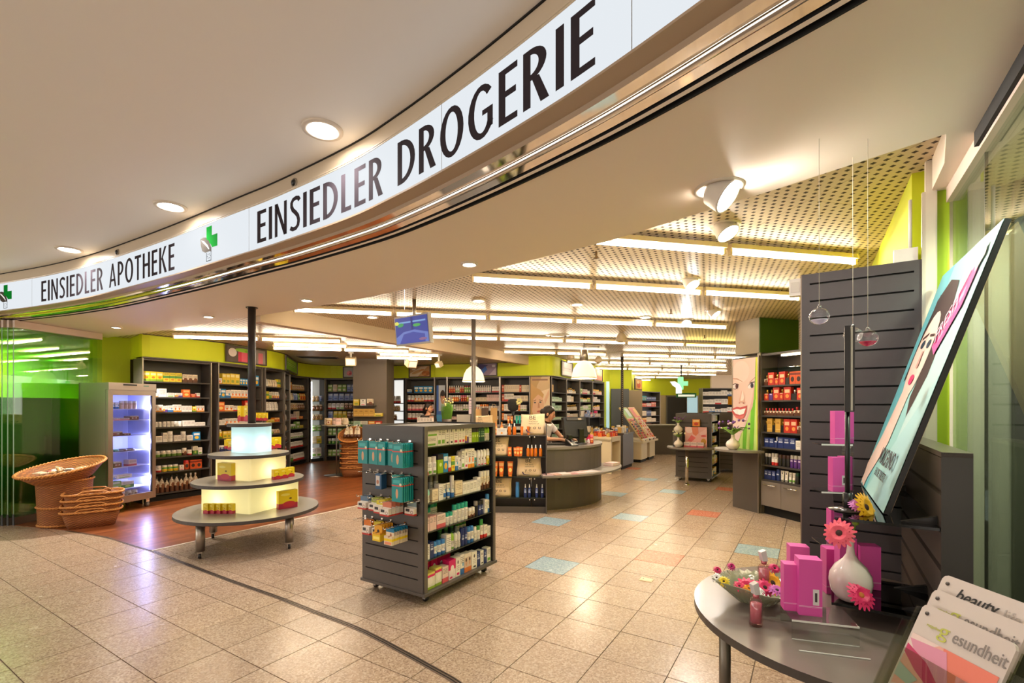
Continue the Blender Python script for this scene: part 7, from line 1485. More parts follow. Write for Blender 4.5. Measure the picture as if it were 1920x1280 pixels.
rowsP = [[(PF, .055, .15, .05, 'brn', 'gld', 1), (PB, .10, .18, .06, 'red', None, 1), (PF, .07, .15, .05, 'red', 'gld', 1), (PB, .10, .18, .06, 'red', None, 1), (PF, .055, .15, .05, 'blk', 'gld', 1), (PB, .09, .17, .06, 'spi', None, 3)],
    [(PF, .075, .15, .05, 'red', 'gld', 1), (PF, .06, .15, .05, 'prp', 'gld', 1), (PB, .10, .18, .06, 'red', None, 1), (PF, .06, .16, .05, 'red', 'gld', 1), (PB, .11, .18, .06, 'red', None, 1), (PF, .08, .14, .05, 'blk', 'slv', 1), (PB, .09, .16, .06, 'red', None, 3)],
    [(PF, .05, .10, .04, 'brn', 'red', 9), (PF, .06, .12, .05, 'brn', 'red', 6)],
    [(PF, .04, .16, .04, 'blk', 'gld', 1), (PB, .085, .19, .06, 'gld', None, 1), (PF, .04, .16, .04, 'blk', 'gld', 1), (PB, .085, .19, .06, 'gld', None, 1), (PF, .04, .16, .04, 'blk', 'gld', 1), (PB, .10, .19, .06, 'red', None, 2), (PF, .05, .16, .04, 'brn', 'gld', 1), (PB, .09, .18, .06, 'prp', None, 2)],
    [(PB, .08, .13, .06, 'nvy', None, 2), (PF, .05, .15, .05, 'nvy', 'wht', 1), (PB, .09, .15, .06, 'nvy', None, 3), (PB, .07, .12, .06, 'wht', None, 4), (PB, .08, .14, .06, 'wht', None, 2)],
    [('lotion_bottle', .05, .16, .05, 'blk', 'gry', 2), ('lotion_bottle', .05, .17, .05, 'wrd', 'gry', 2), ('lotion_bottle', .06, .16, .05, 'blk', 'brn', 3), ('lotion_bottle', .055, .17, .05, 'prp', 'gry', 4), ('lotion_bottle', .05, .16, .05, 'blk', 'blk', 4)],
    [(PB, .06, .13, .05, 'nvy', None, 3), ('lotion_bottle', .055, .16, .05, 'nvy', 'nvy', 1), ('tube', .06, .15, .05, 'wbk', 'gry', 2), ('tube', .05, .14, .05, 'wgr', 'wht', 2), ('lotion_bottle', .05, .15, .05, 'blk', 'dgn', 1), ('jar', .09, .12, .09, 'nvy', 'grn', 2), (PB, .06, .15, .05, 'wgr', None, 3)]]
stock(PU, rowsP, 'the perfume bay', 'perfumes and care on the perfume bay', zs=PZ)
# half round table with vases before the far gondola
hx, hy = (G2[0] - .848 * .35, G2[1] + .53 * .35); hr = A_R + PI / 2
t = thing('half_round_table', 'half round grey table on one chrome leg at the far gondola', 'table', (hx, hy, 0), A_R - PI / 2)
MB().prism([(.50 * math.cos(a), -.014 - .62 * math.sin(a)) for a in [PI * i / 20 for i in range(21)]], .69, .715).build('table_top', GREYT, t); MB().cyl((-.02, -.50, 0), (-.02, -.50, .69), .032, n=16).lathe([(.05, 0), (.05, .01), (.033, .02)], 16, c=(-.02, -.5)).build('leg', CHROME, t)
def loc2(x, y): return tr((hx, hy), A_R - PI / 2, x, y)
t = thing('pedestal', 'small grey riser block at the back of the half round table', 'riser', (*loc2(-.27, -.12), .7155), A_R - PI / 2); MB().box(-.09, .09, -.08, .08, 0, .28).build('block', GREY, t)
vase((*loc2(-.27, -.13), .996), .17, 'white vase with spiky leaves on the riser of the half round table', None, [(110, 70, 130)], 12, .9); vase((*loc2(-.22, -.33), .7155), .17, 'white vase with pale blossoms on the half round table', None, [(226, 220, 180)], 14, .8)
t = thing('pink_poster', 'pink beauty poster standing on the half round table', 'poster', (*loc2(-.14, -.10), .7155), A_R - PI / 2 - .0); MB().box(0, .42, 0, .015, 0, .40).build('board', mat('poster_pink', (226, 160, 150), .5), t)
flat('print', t, .42, .40, [((232, 176, 166), ('r', 0, 1, 0, 1)), ((236, 206, 200), ('e', .2, .85, .18, .16, 0)), ((222, 130, 96), [(.3, 1), (.6, 1), (.62, .7), (.5, .55), (.36, .65)]), ((240, 196, 190), [(.65, .7), (1, .95), (1, .7), (.75, .58)]), ((222, 90, 90), ('e', .85, .56, .12, .05, 0)), ((226, 110, 110), [(.1, .3), (.3, .6), (.5, .45), (.3, .25)]), ((206, 150, 60), ('e', .85, .28, .12, .15, 0))], -.001)
for i in range(3): item('product_box', .12, .10, .06, 'ros', None, (*loc2(-.08 + i * .13, -.20), .7155), A_R - PI / 2, 'rose carton, %s before the pink poster' % nth(i), 'goods on the half round table')
item('product_box', .14, .14, .04, 'bgo', None, (*tr(G2, A_R, -.06, .28), 1.13), A_R - PI / 2, 'small orange card on the far gondola end', None)
t = thing('glass_tray', 'small dark tray under the orange card on the far gondola end', 'tray', (*tr(G2, A_R, -.001, .16), 1.115), A_R - PI / 2); MB().box(-.23, .05, -.10, 0, 0, .012).build('plate', mat('tray_dark', (44, 42, 42), .2), t)
# ================================================================ GLASS FRONTS
GL_R = [(1.36, 1.06), (1.64, 1.497), (1.935, 1.958), (2.24, 2.435)]
t = thing('glass_partition', 'clear frameless glass partition behind the leaning poster on the right', 'glass panel', (2.24, 2.435, 0), math.atan2(1.06 - 2.435, 1.36 - 2.24))
LG = math.dist(GL_R[0], GL_R[-1])
GR = glassy('partition_glass', (224, 238, 226), .10)
cuts = [0.0, .56, 1.10, LG]
for a, b_ in zip(cuts, cuts[1:]): MB().box(a + .004, b_ - .004, -.005, .005, .05, 2.59).build('pane', GR, t)
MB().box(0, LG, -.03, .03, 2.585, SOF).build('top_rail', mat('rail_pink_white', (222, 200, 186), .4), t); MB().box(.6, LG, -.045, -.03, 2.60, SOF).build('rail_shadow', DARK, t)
MB().box(0, LG, -.02, .02, 0, .05).build('bottom_rail', STEEL, t)
b = MB()
for c_ in cuts[1:-1]: b.box(c_ - .003, c_ + .003, -.0052, .0052, .05, 2.585)
b.build('pane_joint', mat('joint_dark', (60, 58, 50), .4), t)
# left parked panels
gx0, gx1 = (-6.45, 6.22), (-6.31, 7.39)
ag = math.atan2(gx1[1] - gx0[1], gx1[0] - gx0[0]); LL = math.dist(gx0, gx1)
GT = glassy('parked_glass', (238, 251, 234), .07)
for i in range(6):
    ox = -.062 * i
    p = (gx0[0] + ox + .0, gx0[1] - .012 * i)
    t = thing('sliding_glass_screen', 'parked sliding glass panel, %s of the stack at the left wall' % (nth(i) if i else 'front one'), 'glass panel', (*p, 0), ag, 'parked sliding glass panels')
    MB().box(0, LL, -.005, .005, .10, 2.56).build('pane', GT, t); MB().box(0, LL, -.016, .016, .0, .10).build('bottom_rail', mat('plinth_metal', (150, 138, 122), .35, .7), t)
    MB().box(0, LL, -.016, .016, 2.56, 2.655).build('top_rail', mat('rail_pink_white', (222, 200, 186), .4), t); MB().box(-.006, .0, -.014, .014, .0, .14).build('end_cap', BLACK, t); MB().box(-.004, .0, -.006, .006, .14, 2.56).build('edge', mat('glass_edge', (120, 150, 120), .3), t)
t = thing('green_wall_stand_in', 'cabinet standing in for the dark green lower wall behind the parked glass panels', 'cabinet', (-6.62, 7.20, 0), ag)  # cabinet shape put in for the dark green lower wall behind the panes
MB().box(-1.15, .30, .20, .36, 0, 1.66).build('body', mat('green_lacquer', (26, 110, 24), .35), t)
for i in range(3): d_ = MB().box(-1.14 + i * .52, -.63 + i * .52, .185, .20, .06, 1.64).build('door', mat('green_lacquer', (26, 110, 24), .35), t); MB().box(-1.12 + i * .90, -1.105 + i * .9, .16, .185, .9, 1.1).build('handle', STEEL, d_)
# wall behind the right glass: painted brick
m = mat('painted_brick', (168, 164, 146), .6); k = NT(m)
tc = k.n('ShaderNodeTexCoord'); sp = k.n('ShaderNodeSeparateXYZ'); k.l(tc.outputs['Object'], sp.inputs[0]); cb_ = k.n('ShaderNodeCombineXYZ'); k.l(sp.outputs[0], cb_.inputs[0]); k.l(sp.outputs[2], cb_.inputs[1])
bt = k.n('ShaderNodeTexBrick'); bt.inputs['Scale'].default_value = 1; bt.inputs['Brick Width'].default_value = .50; bt.inputs['Row Height'].default_value = .20; bt.inputs['Mortar Size'].default_value = .006; k.l(cb_.outputs[0], bt.inputs['Vector'])
bp = k.n('ShaderNodeBump'); bp.inputs['Strength'].default_value = .5; bp.inputs['Distance'].default_value = .01; bp.invert = True; k.l(bt.outputs['Fac'], bp.inputs['Height']); k.l(bp.outputs[0], k.b.inputs['Normal'])
struct(MB().box(0, 3.4, -.1, 0, 0, SOF).build('wall_brick', m, None, (2.92, 2.24, 0), math.atan2(-.84, -.54))); struct(MB().box(0, .84, 0, .1, 0, SOF).build('wall_brick_end', m, None, (2.25, 2.55, 0), math.atan2(-.40, .70)))
struct(MB().box(-.03, .03, -.03, .03, 0, SOF).build('trim_10', mat('frame_dark', (60, 58, 52), .4), None, (2.52, 2.38, 0), A_R))
struct(MB().box(-.03, .03, -.04, .04, 0, SOF).build('trim_8', mat('lime_post', (150, 176, 20), .6), None, (2.225, 2.51, 0), A_R))
struct(MB().box(-.012, .012, -.03, .03, 0, SOF).build('trim_9', mat('alu_post', (206, 198, 184), .35, .4), None, (2.17, 2.50, 0), A_R))

# ================================================================ TALL SLAT PANEL
TP = Frame((1.70, 2.82), (2.175, 2.49))
t = thing('slatwall', 'tall dark grey slatted panel standing behind the round table', 'slat wall', (*TP.o, 0), TP.rz)
L = TP.L; H1 = 2.315
SLM = mat('slat_dark', (70, 64, 66), .45, var=.05, scale=30)
MB().box(0, L, .012, .04, 0, H1).build('core', DARK, t)
MB().box(0, .04, 0, .012, 0, H1).build('stile', SLM, t); MB().box(L - .07, L, 0, .012, 0, H1).build('stile', SLM, t); MB().box(-.006, 0, -.001, .04, 0, H1).build('edge_strip', mat('edge_tan', (150, 130, 112), .4), t)
zz = [0] + [.155 + .1 * i for i in range(22)] + [H1]
for a, c_ in zip(zz, zz[1:]): MB().box(.04, L - .07, 0, .012, a + .005, c_ - (.005 if c_ != H1 else 0)).build('slat', SLM, t)
t2 = thing('junction_box', 'white junction box on the left edge of the tall slatted panel', 'box', TP.w(-.035, .03, 2.20), TP.rz); MB().box(-.03, .03, -.02, .03, 0, .10).build('housing', WHITE, t2); MB().box(-.022, .022, -.024, -.02, .02, .08).build('cover', mat('cover_white', (206, 198, 188), .4), t2)
t2 = thing('junction_box', 'white cable box above the right corner of the tall slatted panel', 'box', (2.13, 2.57, 2.318), TP.rz); MB().box(-.07, .03, -.02, .03, 0, .07).build('housing', WHITE, t2); MB().cyl((0, 0, .07), (0, 0, .33), .008, n=6).build('cable_duct', WHITE, t2)

# ================================================================ LOW SLAT WALL, ROUND TABLE
WO = (1.458, 1.63); wd = (.547, .837); wn = (-.837, .547); aw = math.atan2(wd[1], wd[0])
def wp(s, n): return (WO[0] + wd[0] * s + wn[0] * n, WO[1] + wd[1] * s + wn[1] * n)
t = thing('low_slat_wall', 'low dark slatted wall with bevelled boards beside the round table', 'slat wall', (*WO, 0), aw)   # local x along s, y to the left (into the shop)
LW_ = 1.06
MB().box(.0, LW_, -.075, -.012, 0, 1.385).build('core', mat('slat_core', (74, 68, 62), .4), t)
MB().box(-.004, .0, -.078, .002, 0, 1.39).build('end_cap', mat('end_cap_dark', (52, 50, 46), .35), t); MB().box(-.004, LW_, -.078, .002, 1.375, 1.392).build('top_cap', mat('top_cap', (92, 82, 74), .3), t)
LSM = mat('slat_low', (92, 82, 76), .3, var=.06, scale=20)
for i in range(9):
    z = 1.375 - .13 * i
    MB().add([(0, -.012, z - .122), (LW_, -.012, z - .122), (LW_, -.002, z - .115), (0, -.002, z - .115), (LW_, .0, z - .004), (0, .0, z - .004), (LW_, -.012, z), (0, -.012, z)], [(0, 3, 2, 1), (3, 5, 4, 2), (5, 7, 6, 4), (0, 7, 5, 3), (1, 2, 4, 6), (0, 1, 6, 7)]).build('slat', LSM, t)
TC = (1.31, 1.82); TR = .58
t = thing('round_table', 'round grey display table with steel legs in the right foreground', 'table', (*TC, 0), aw)
pts = [(TR * math.cos(2 * PI * i / 64), TR * math.sin(2 * PI * i / 64)) for i in range(64)]
pts = clip_poly(pts, 0, -1, .205)
b = MB(); b.prism(pts, .722, .75, 1, smooth=False); b.add([(*p, .7502) for p in (pts if True else pts)], [tuple(range(len(pts)))], 0); 
TTM = mat('table_top_grey', (120, 108, 102), .22, var=.05, scale=12)
b.build('table_top', [TTM, mat('table_edge', (74, 66, 60), .4)], t)
for x, y in ((-.47, .0), (.02, .47), (.02, -.15), (.44, .06)): MB().cyl((x, y, 0), (x, y, .722), .024, n=16).build('leg', mat('leg_steel', (120, 112, 100), .35, .7), t)
# glass shelves on the slat wall
def wall_shelf(s0, s1, n1, z, label):
    t = thing('glass_shelf', label, 'shelf', (*wp(s0, .001), z), aw)
    MB().box(0, s1 - s0, .0, n1, -.008, 0).build('plate', glassy('smoked_glass', (92, 92, 90), .10), t)
    MB().box(-.001, .0, 0, n1, -.009, .001).box(0, s1 - s0, n1, n1 + .001, -.009, .001).build('edge', mat('glass_edge_dark', (16, 16, 16), .2), t)
    for x in (.06, s1 - s0 - .08): MB().add([(x, 0, .03), (x + .02, 0, .03), (x + .02, .10, 0), (x, .10, 0), (x, 0, 0), (x + .02, 0, 0)], [(0, 1, 2, 3), (0, 3, 4), (1, 5, 2)]).build('bracket', mat('bracket_dark', (34, 32, 32), .3), t)
    return t
wall_shelf(.01, .95, .30, 1.13, 'upper smoked glass shelf on the low slatted wall'); wall_shelf(-.02, .36, .31, .82, 'lower smoked glass shelf just above the round table')
# leaning poster
PB0, PB1 = Vector((1.43, 1.85, 1.135)), Vector((1.887, 2.60, 1.135)); PT0, PT1 = Vector((1.715, 1.663, 2.218)), Vector((2.145, 2.43, 2.13))
t = thing('leaning_poster', 'tall aqua perfume poster board leaning against the glass partition', 'poster', tuple(PB0), 0)
ux = (PB1 - PB0); uz = (PT0 - PB0)
nn = ux.cross(uz).normalized()     # decides the face side
ex = ux.normalized(); ez = (uz - ex * uz.dot(ex)).normalized(); ey = ez.cross(ex)
Mx = Matrix((( -ex.x, ey.x * -1, ez.x, 0), (-ex.y, -ey.y, ez.y, 0), (-ex.z, -ey.z, ez.z, 0), (0, 0, 0, 1)))
t.matrix_world = Matrix.Translation(PB1) @ Mx
PWD, PHT = ux.length, 1.12
MB().box(0, PWD, .002, .020, 0, PHT).build('board', mat('poster_board_black', (18, 18, 20), .4), t); MB().box(.01, PWD - .01, .020, .0225, .01, PHT - .01).build('back_card', mat('poster_back_card', (196, 160, 124), .6), t)
AQ = (150, 206, 202)
flat('poster_print', t, PWD, PHT, [(AQ, ('r', 0, 1, 0, 1)), ((110, 190, 200), ('r', 0, .28, 0, 1)), ((186, 222, 218), ('r', .62, 1, 0, 1)), ((170, 216, 214), [(.3, 0), (1, 0), (1, .5), (.55, .2)]),
    ((58, 38, 32), [(.18, .86), (.36, .92), (.58, .88), (.72, .72), (.74, .50), (.62, .34), (.52, .42), (.56, .6), (.46, .74), (.3, .78), (.2, .7)]), ((50, 34, 30), [(.14, .72), (.22, .88), (.34, .86), (.26, .70), (.2, .52), (.12, .5)]),
    ((236, 206, 190), ('e', .36, .60, .2, .19, .1)), ((236, 206, 190), [(.24, .46), (.46, .44), (.42, .22), (.2, .05), (.05, .0), (.0, .1), (.14, .25)]), ((240, 214, 200), [(.02, .02), (.18, .0), (.30, .30), (.18, .32)]),
    ((40, 60, 76), ('e', .30, .655, .05, .018, 0)), ((40, 60, 76), ('e', .46, .645, .045, .018, 0)), ((70, 44, 36), [(.22, .69), (.36, .70), (.36, .69), (.22, .68)]), ((70, 44, 36), [(.41, .69), (.53, .68), (.53, .67), (.41, .68)]), ((214, 60, 110), ('e', .37, .50, .06, .022, 0)), ((206, 160, 146), [(.37, .62), (.41, .62), (.42, .55), (.36, .55)]),
    ((226, 90, 160), [(.60, .62), (.66, .70), (.84, .88), (.92, .86), (.90, .74), (.72, .58)]), ((244, 170, 206), [(.66, .66), (.84, .82), (.86, .78), (.70, .63)]), ((200, 50, 120), [(.62, .64), (.82, .88), (.84, .86), (.64, .62)]), ((236, 226, 214), [(.82, .90), (.92, .95), (.96, .90), (.9, .85)])], 0.0, 0, 0, .0004)
PINK_T = mat('poster_ink', (56, 40, 48), .5)
text('lettering', 'MOSCHINO', .105, PINK_T, t, (.40 * PWD, -.010, .155), sx=.70, bold=.001); text('lettering', 'EAU DE TOILETTE', .052, PINK_T, t, (.44 * PWD, -.010, .095), sx=.72)
text('lettering', 'FRESH', .11, mat('poster_pale', (250, 214, 232), .5), t, (.66 * PWD, -.011, .70), (PI / 2, -.75, 0), .7)
# mirror on a black rod
x, y, _ = at(1589, 0, 1.93)
t = thing('mirror_stand', 'table mirror seen edge on, on a thin black rod and round foot', 'mirror', (x, y, 1.1305), -.60)
MB().lathe([(.001, 0), (.065, 0), (.065, .004), (.012, .012)], 24).build('foot', mat('foot_glass', (60, 56, 54), .15), t); MB().cyl((0, 0, .008), (0, 0, .42), .009, n=10).cyl((0, 0, .0), (0, 0, .07), .016, n=10).build('rod', BLACK, t)
T = Matrix.Translation((.012, 0, .42)) @ Matrix.Rotation(.05, 4, 'X')
b = MB(); b.box(-.022, -.004, -.10, .10, -.02, .31, M=T); b.build('frame', BLACK, t); MB().box(-.003, .004, -.098, .098, -.015, .305, M=T).build('mirror_face', mat('mirror_pale', (206, 206, 188), .25), t); MB().box(.0045, .010, -.10, .10, -.018, .308, M=T).build('rim', BLACK, t)
# hanging glass balls
for i, (px, py, Y, c_, wd_) in enumerate(((1536, 593, 2.0, (230, 226, 246), 'nearest the panel edge, with clear water'), (1599, 628, 2.15, (236, 230, 236), 'half hidden behind the mirror'), (1627, 634, 2.0, (214, 40, 90), 'with pink liquid'))):
    x, y, z = at(px, py, Y); t = thing('hanging_glass_ball', 'hanging clear glass ball %s' % wd_, 'glass ball', (x, y, SOF))
    zb = z - SOF; r = .037
    MB().ball((0, 0, zb), (r, r, r * .94), 20, 14).build('ball', glassy('ball_glass', (252, 252, 254), .05), t); MB().lathe([(.008, zb + r * .9), (.007, zb + r * 1.15), (.003, zb + r * 1.3)], 10).build('neck', glassy('ball_neck', (226, 226, 230), .2), t); MB().cyl((0, 0, zb + r * 1.2), (0, 0, 0), .0012, n=5).build('string', mat('clear_string', (206, 196, 180), .4), t)
    if i != 1: MB().lathe([(.001, zb - r * .9), (r * .5, zb - r * .76), (r * .8, zb - r * .45), (r * .84, zb - r * .38), (.001, zb - r * .38)], 16).build('liquid', mat('liquid%d' % i, c_, .1, alpha=.75), t)
# acrylic tower with pink boxes
x, y = 1.425, 2.16
t = thing('acrylic_tower', 'clear acrylic tower with three trays before the tall panel', 'display stand', (x, y, .7508), -.25)
for z in (.19, .42, .63): MB().box(-.05, .07, -.06, .06, z - .005, z).build('tray', ACRY, t); 
MB().box(.071, .075, -.06, .06, 0, .66).build('side_plate', ACRY, t)
b = MB()
for z in (.19, .42, .63): b.box(-.05, .07, -.0612, -.06, z - .006, z + .001)
b.build('tray_edge', mat('acrylic_edge', (226, 226, 222), .2), t)
def pbox(px, Y, z, w, h, rz, label, label_card=False):
    xx = (px - 960) * Y / F
    o = item('gift_box', w, h, w * .8, 'pkx', None, (xx, Y, z), rz, label, 'pink perfume cartons')
    MB().box(-w / 2 + .0, w / 2, -w * .4 - .0006, -w * .4, h * .165, h * .175).build('foil_line', mat('foil_line', (240, 190, 220), .3), o)
    if label_card: MB().box(w * .1, w * .36, -w * .4 - .0012, -w * .4 - .0004, h * .2, h * .48).build('price_label', mat('label_white', (226, 220, 222), .5), o); MB().box(w * .18, w * .28, -w * .4 - .0018, -w * .4 - .0012, h * .26, h * .42).build('bar_code', mat('label_ink', (70, 60, 66), .5), o)
    return o
pbox(1575, 2.13, 1.3812, .060, .145, -.2, 'pink perfume carton on the top tray of the acrylic tower, left one'); pbox(1587, 2.17, 1.3812, .045, .14, -.2, 'pink perfume carton on the top tray of the acrylic tower, right one')
pbox(1571, 2.13, 1.1712, .060, .15, -.2, 'pink perfume carton with a bar code on the middle tray', True); pbox(1584, 2.17, 1.1712, .045, .15, -.2, 'narrow pink perfume carton on the middle tray')
pbox(1568, 2.13, .9412, .060, .15, -.2, 'pink perfume carton on the lowest tray, left one'); pbox(1582, 2.17, .9412, .045, .15, -.2, 'pink perfume carton on the lowest tray, right one')
pbox(1562, 2.06, .7512, .075, .19, -.2, 'pink perfume carton standing below the acrylic trays'); pbox(1627, 1.93, .8212, .070, .17, -.3, 'pink perfume carton right behind the white vase'); pbox(1585, 1.97, .8212, .062, .19, -.2, 'pink perfume carton left behind the white vase')
# table boxes on an acrylic riser
t = thing('acrylic_riser', 'low clear acrylic riser on the round table under two pink cartons', 'riser', (1.075, 1.69, .7508), -.28)
MB().box(-.10, .10, -.075, .075, .062, .066).box(-.10, .10, -.075, -.071, 0, .062).box(-.10, .10, .071, .075, 0, .062).build('bent_sheet', ACRY, t); MB().box(-.10, .10, -.0762, -.075, .061, .067).box(-.10, .10, -.0762, -.075, 0, .003).build('sheet_edge', mat('acrylic_edge', (226, 226, 222), .2), t); MB().box(-.10, .10, -.16, -.157, .0, .003).build('front_lip', mat('acrylic_edge', (226, 226, 222), .2), t)
pbox(1515, 1.70, .8175, .072, .195, -.28, 'tall pink perfume carton with a bar code on the acrylic riser', True); pbox(1484, 1.735, .8175, .060, .165, -.28, 'shorter pink perfume carton on the acrylic riser'); pbox(1496, 2.03, .7512, .072, .21, -.28, 'dark pink perfume carton at the back of the round table')
# perfume bottles
def scent(loc, rz, label):
    t = thing('perfume_bottle', label, 'perfume', loc, rz)
    MB().lathe([(.001, 0), (.021, 0), (.023, .004), (.023, .085), (.017, .097), (.010, .102)], 18).build('glass', glassy('scent_glass', (250, 226, 226), .10), t); MB().lathe([(.001, .012), (.019, .012), (.019, .08), (.001, .08)], 16).build('perfume', mat('perfume_pink', (206, 120, 140), .15, alpha=.8), t)
    MB().lathe([(.009, .10), (.011, .104), (.011, .112), (.008, .114)], 14).build('collar', mat('collar_pink', (196, 110, 120), .2, .7), t); MB().add([(-.010, -.012, .114), (.010, -.012, .114), (.010, .012, .114), (-.010, .012, .114), (-.020, -.011, .150), (.002, -.011, .158), (.002, .011, .158), (-.020, .011, .150)], [(0, 3, 2, 1), (4, 5, 6, 7), (0, 1, 5, 4), (1, 2, 6, 5), (2, 3, 7, 6), (3, 0, 4, 7)]).build('cap', mat('cap_silver', (222, 216, 220), .15, .3), t)
    return t
scent((.888, 1.75, .7508), .2, 'slim pink perfume bottle standing on the front of the round table')
# fluted glass bowl
bw = (1.0, 1.955)
t = thing('fluted_bowl', 'fluted green glass bowl filled with gerbera blossoms on the round table', 'bowl', (*bw, .7508), .1)
n = 72; v = []; f = []
prof = [(.055, .0), (.075, .012), (.115, .05), (.165, .088), (.163, .091), (.112, .056), (.07, .018), (.001, .008)]
for j, (r, z) in enumerate(prof):
    for i in range(n):
        a = 2 * PI * i / n; w_ = (1 + .05 * (1 if i % 2 else -1) * (r > .06)); z += .006 * (1 if i % 2 else -1) * (r > .06); sq = 1 + .10 * math.cos(4 * a); v.append((r * w_ * sq * math.cos(a), r * w_ * sq * .86 * math.sin(a), z + .010 * math.cos(2 * a) * (r > .15)))
for j in range(len(prof) - 1):
    for i in range(n): f.append((j * n + i, j * n + (i + 1) % n, (j + 1) * n + (i + 1) % n, (j + 1) * n + i))
f.append(tuple(range(n))[::-1])
MB().add(v, f, 0, True).build('bowl', mat('bowl_glass', (150, 152, 124), .12, alpha=.72), t)
def gerbera(loc, r, c_, label, tilt=(0, 0), cc=(60, 36, 30), group=None, n=18):
    t = thing('gerbera_blossom', label, 'flower', loc, R.uniform(0, 6), group); t.rotation_euler = (Vector((math.sin(tilt[1]), -math.sin(tilt[0]), math.cos(tilt[0]) * math.cos(tilt[1]))).to_track_quat('Z', 'Y') @ Matrix.Rotation(R.uniform(0, 6), 3, 'Z').to_quaternion()).to_euler()
    pm2 = mat('petal_%d_%d_%d' % c_, c_, .5)
    for k_, (rr, zz_) in enumerate(((1.0, .0), (.72, .006))):
        b = MB()
        for i in range(n):
            a = 2 * PI * (i + .5 * k_) / n; c1, s1 = math.cos(a), math.sin(a); q = r * rr * R.uniform(.9, 1.05); w2 = r * .15
            def P3(d, o_, z): return (c1 * d - s1 * o_, s1 * d + c1 * o_, z)
            b.add([P3(r * .12, -w2 * .4, .002 + zz_), P3(r * .12, w2 * .4, .002 + zz_), P3(q * .65, w2, .010 + zz_), P3(q, w2 * .35, .004 + zz_), P3(q, -w2 * .35, .004 + zz_), P3(q * .65, -w2, .010 + zz_)], [(0, 1, 2, 5), (5, 2, 3, 4)])
        b.build('petals', pm2, t)
    MB().ball((0, 0, .008), (r * .22, r * .22, r * .12), 10, 6).build('flower_heart', mat('heart_%d' % cc[0], cc, .8), t)
    return t
zB = .7508
for i, (dx, dy, dz, r, c_, tl, wd_) in enumerate(((-.055, -.02, .065, .050, (226, 40, 100), (.5, -.4), 'large hot pink gerbera blossom in the fluted bowl'), (.055, .0, .075, .055, (244, 170, 40), (.9, .3), 'large orange yellow gerbera blossom in the fluted bowl'), (.00, -.05, .075, .040, (226, 60, 110), (.8, .0), 'pink gerbera blossom behind the perfume bottle cap'), (.03, -.085, .075, .034, (206, 110, 190), (.4, 0), 'violet gerbera blossom at the bowl front'), (.085, -.075, .085, .030, (236, 210, 50), (.4, .2), 'yellow blossom at the bowl front right'), (-.045, -.085, .075, .026, (240, 240, 236), (.3, 0), 'white blossom at the bowl front'), (-.075, -.075, .078, .025, (244, 160, 40), (.4, 0), 'small orange blossom at the bowl front'), (-.10, -.055, .08, .026, (226, 70, 110), (.4, -.3), 'small pink blossom at the left of the bowl'), (-.15, -.03, .092, .024, (236, 206, 50), (.7, -.5), 'yellow blossom on the left rim of the bowl'), (-.165, .0, .096, .022, (244, 240, 236), (.6, -.6), 'white blossom on the left rim of the bowl'), (-.13, .085, .098, .020, (214, 50, 110), (.8, 0), 'small pink blossom on the back rim, left'), (-.05, .13, .098, .020, (206, 50, 130), (.8, 0), 'small magenta blossom on the back rim, middle'), (.12, .10, .10, .026, (222, 60, 120), (.8, 0), 'pink blossom on the back rim beside the cartons'))):
    gerbera((bw[0] + dx, bw[1] + dy, zB + dz), r, c_, wd_, tl, group='blossoms in the fluted bowl', n=14)
scent((bw[0] + .025, bw[1] + .0, zB + .055), .1, 'slim perfume bottle standing among the blossoms in the bowl')
# vase and its flowers
t = thing('white_bottle_vase', 'round white porcelain vase with a thin neck on the lower glass shelf', 'vase', (1.268, 1.80, .8205)); s = .235
MB().lathe([(r_ * .84, z_ * s) for r_, z_ in ((.001, 0), (.036, 0), (.050, .03), (.074, .14), (.083, .30), (.079, .42), (.060, .55), (.030, .66), (.017, .74), (.013, .86), (.015, .98), (.013, .985), (.010, .9))], 36).build('body', mat('porcelain_white', (222, 208, 204), .10), t)
b = MB(); b.tube([(0, 0, .22), (-.01, -.005, .255), (-.045, -.015, .275)], .004, 6).tube([(0, 0, .22), (.012, .0, .262), (.016, -.004, .285)], .0035, 6).tube([(0, 0, .22), (-.012, -.012, .25)], .0035, 6)
b.build('stem', mat('stem_green', (120, 150, 60), .5), t); MB().ball((.016, -.004, .292), (.012, .012, .011), 10, 7).ball((-.018, -.02, .262), (.013, .011, .011), 10, 7).ball((-.04, -.02, .28), (.009, .009, .009), 8, 6).build('bud', mat('bud_green', (150, 180, 60), .5), t)
gerbera((1.205, 1.765, 1.08), .056, (232, 90, 110), 'salmon pink gerbera hanging from the white vase neck', (.6, -1.0), group=None)
gerbera((1.248, 1.725, .868), .052, (232, 50, 110), 'hot pink gerbera lying before the white vase on the lower shelf', (1.0, .1), (206, 120, 60))
x, y, _ = at(1620, 0, 1.86); gerbera((x, y, 1.155), .062, (240, 176, 30), 'orange yellow gerbera lying on the upper glass shelf', (1.1, .5)); x, y, _ = at(1606, 0, 1.90); gerbera((x, y, 1.15), .034, (206, 120, 190), 'small violet blossom behind the yellow gerbera on the upper shelf', (.7, 0))

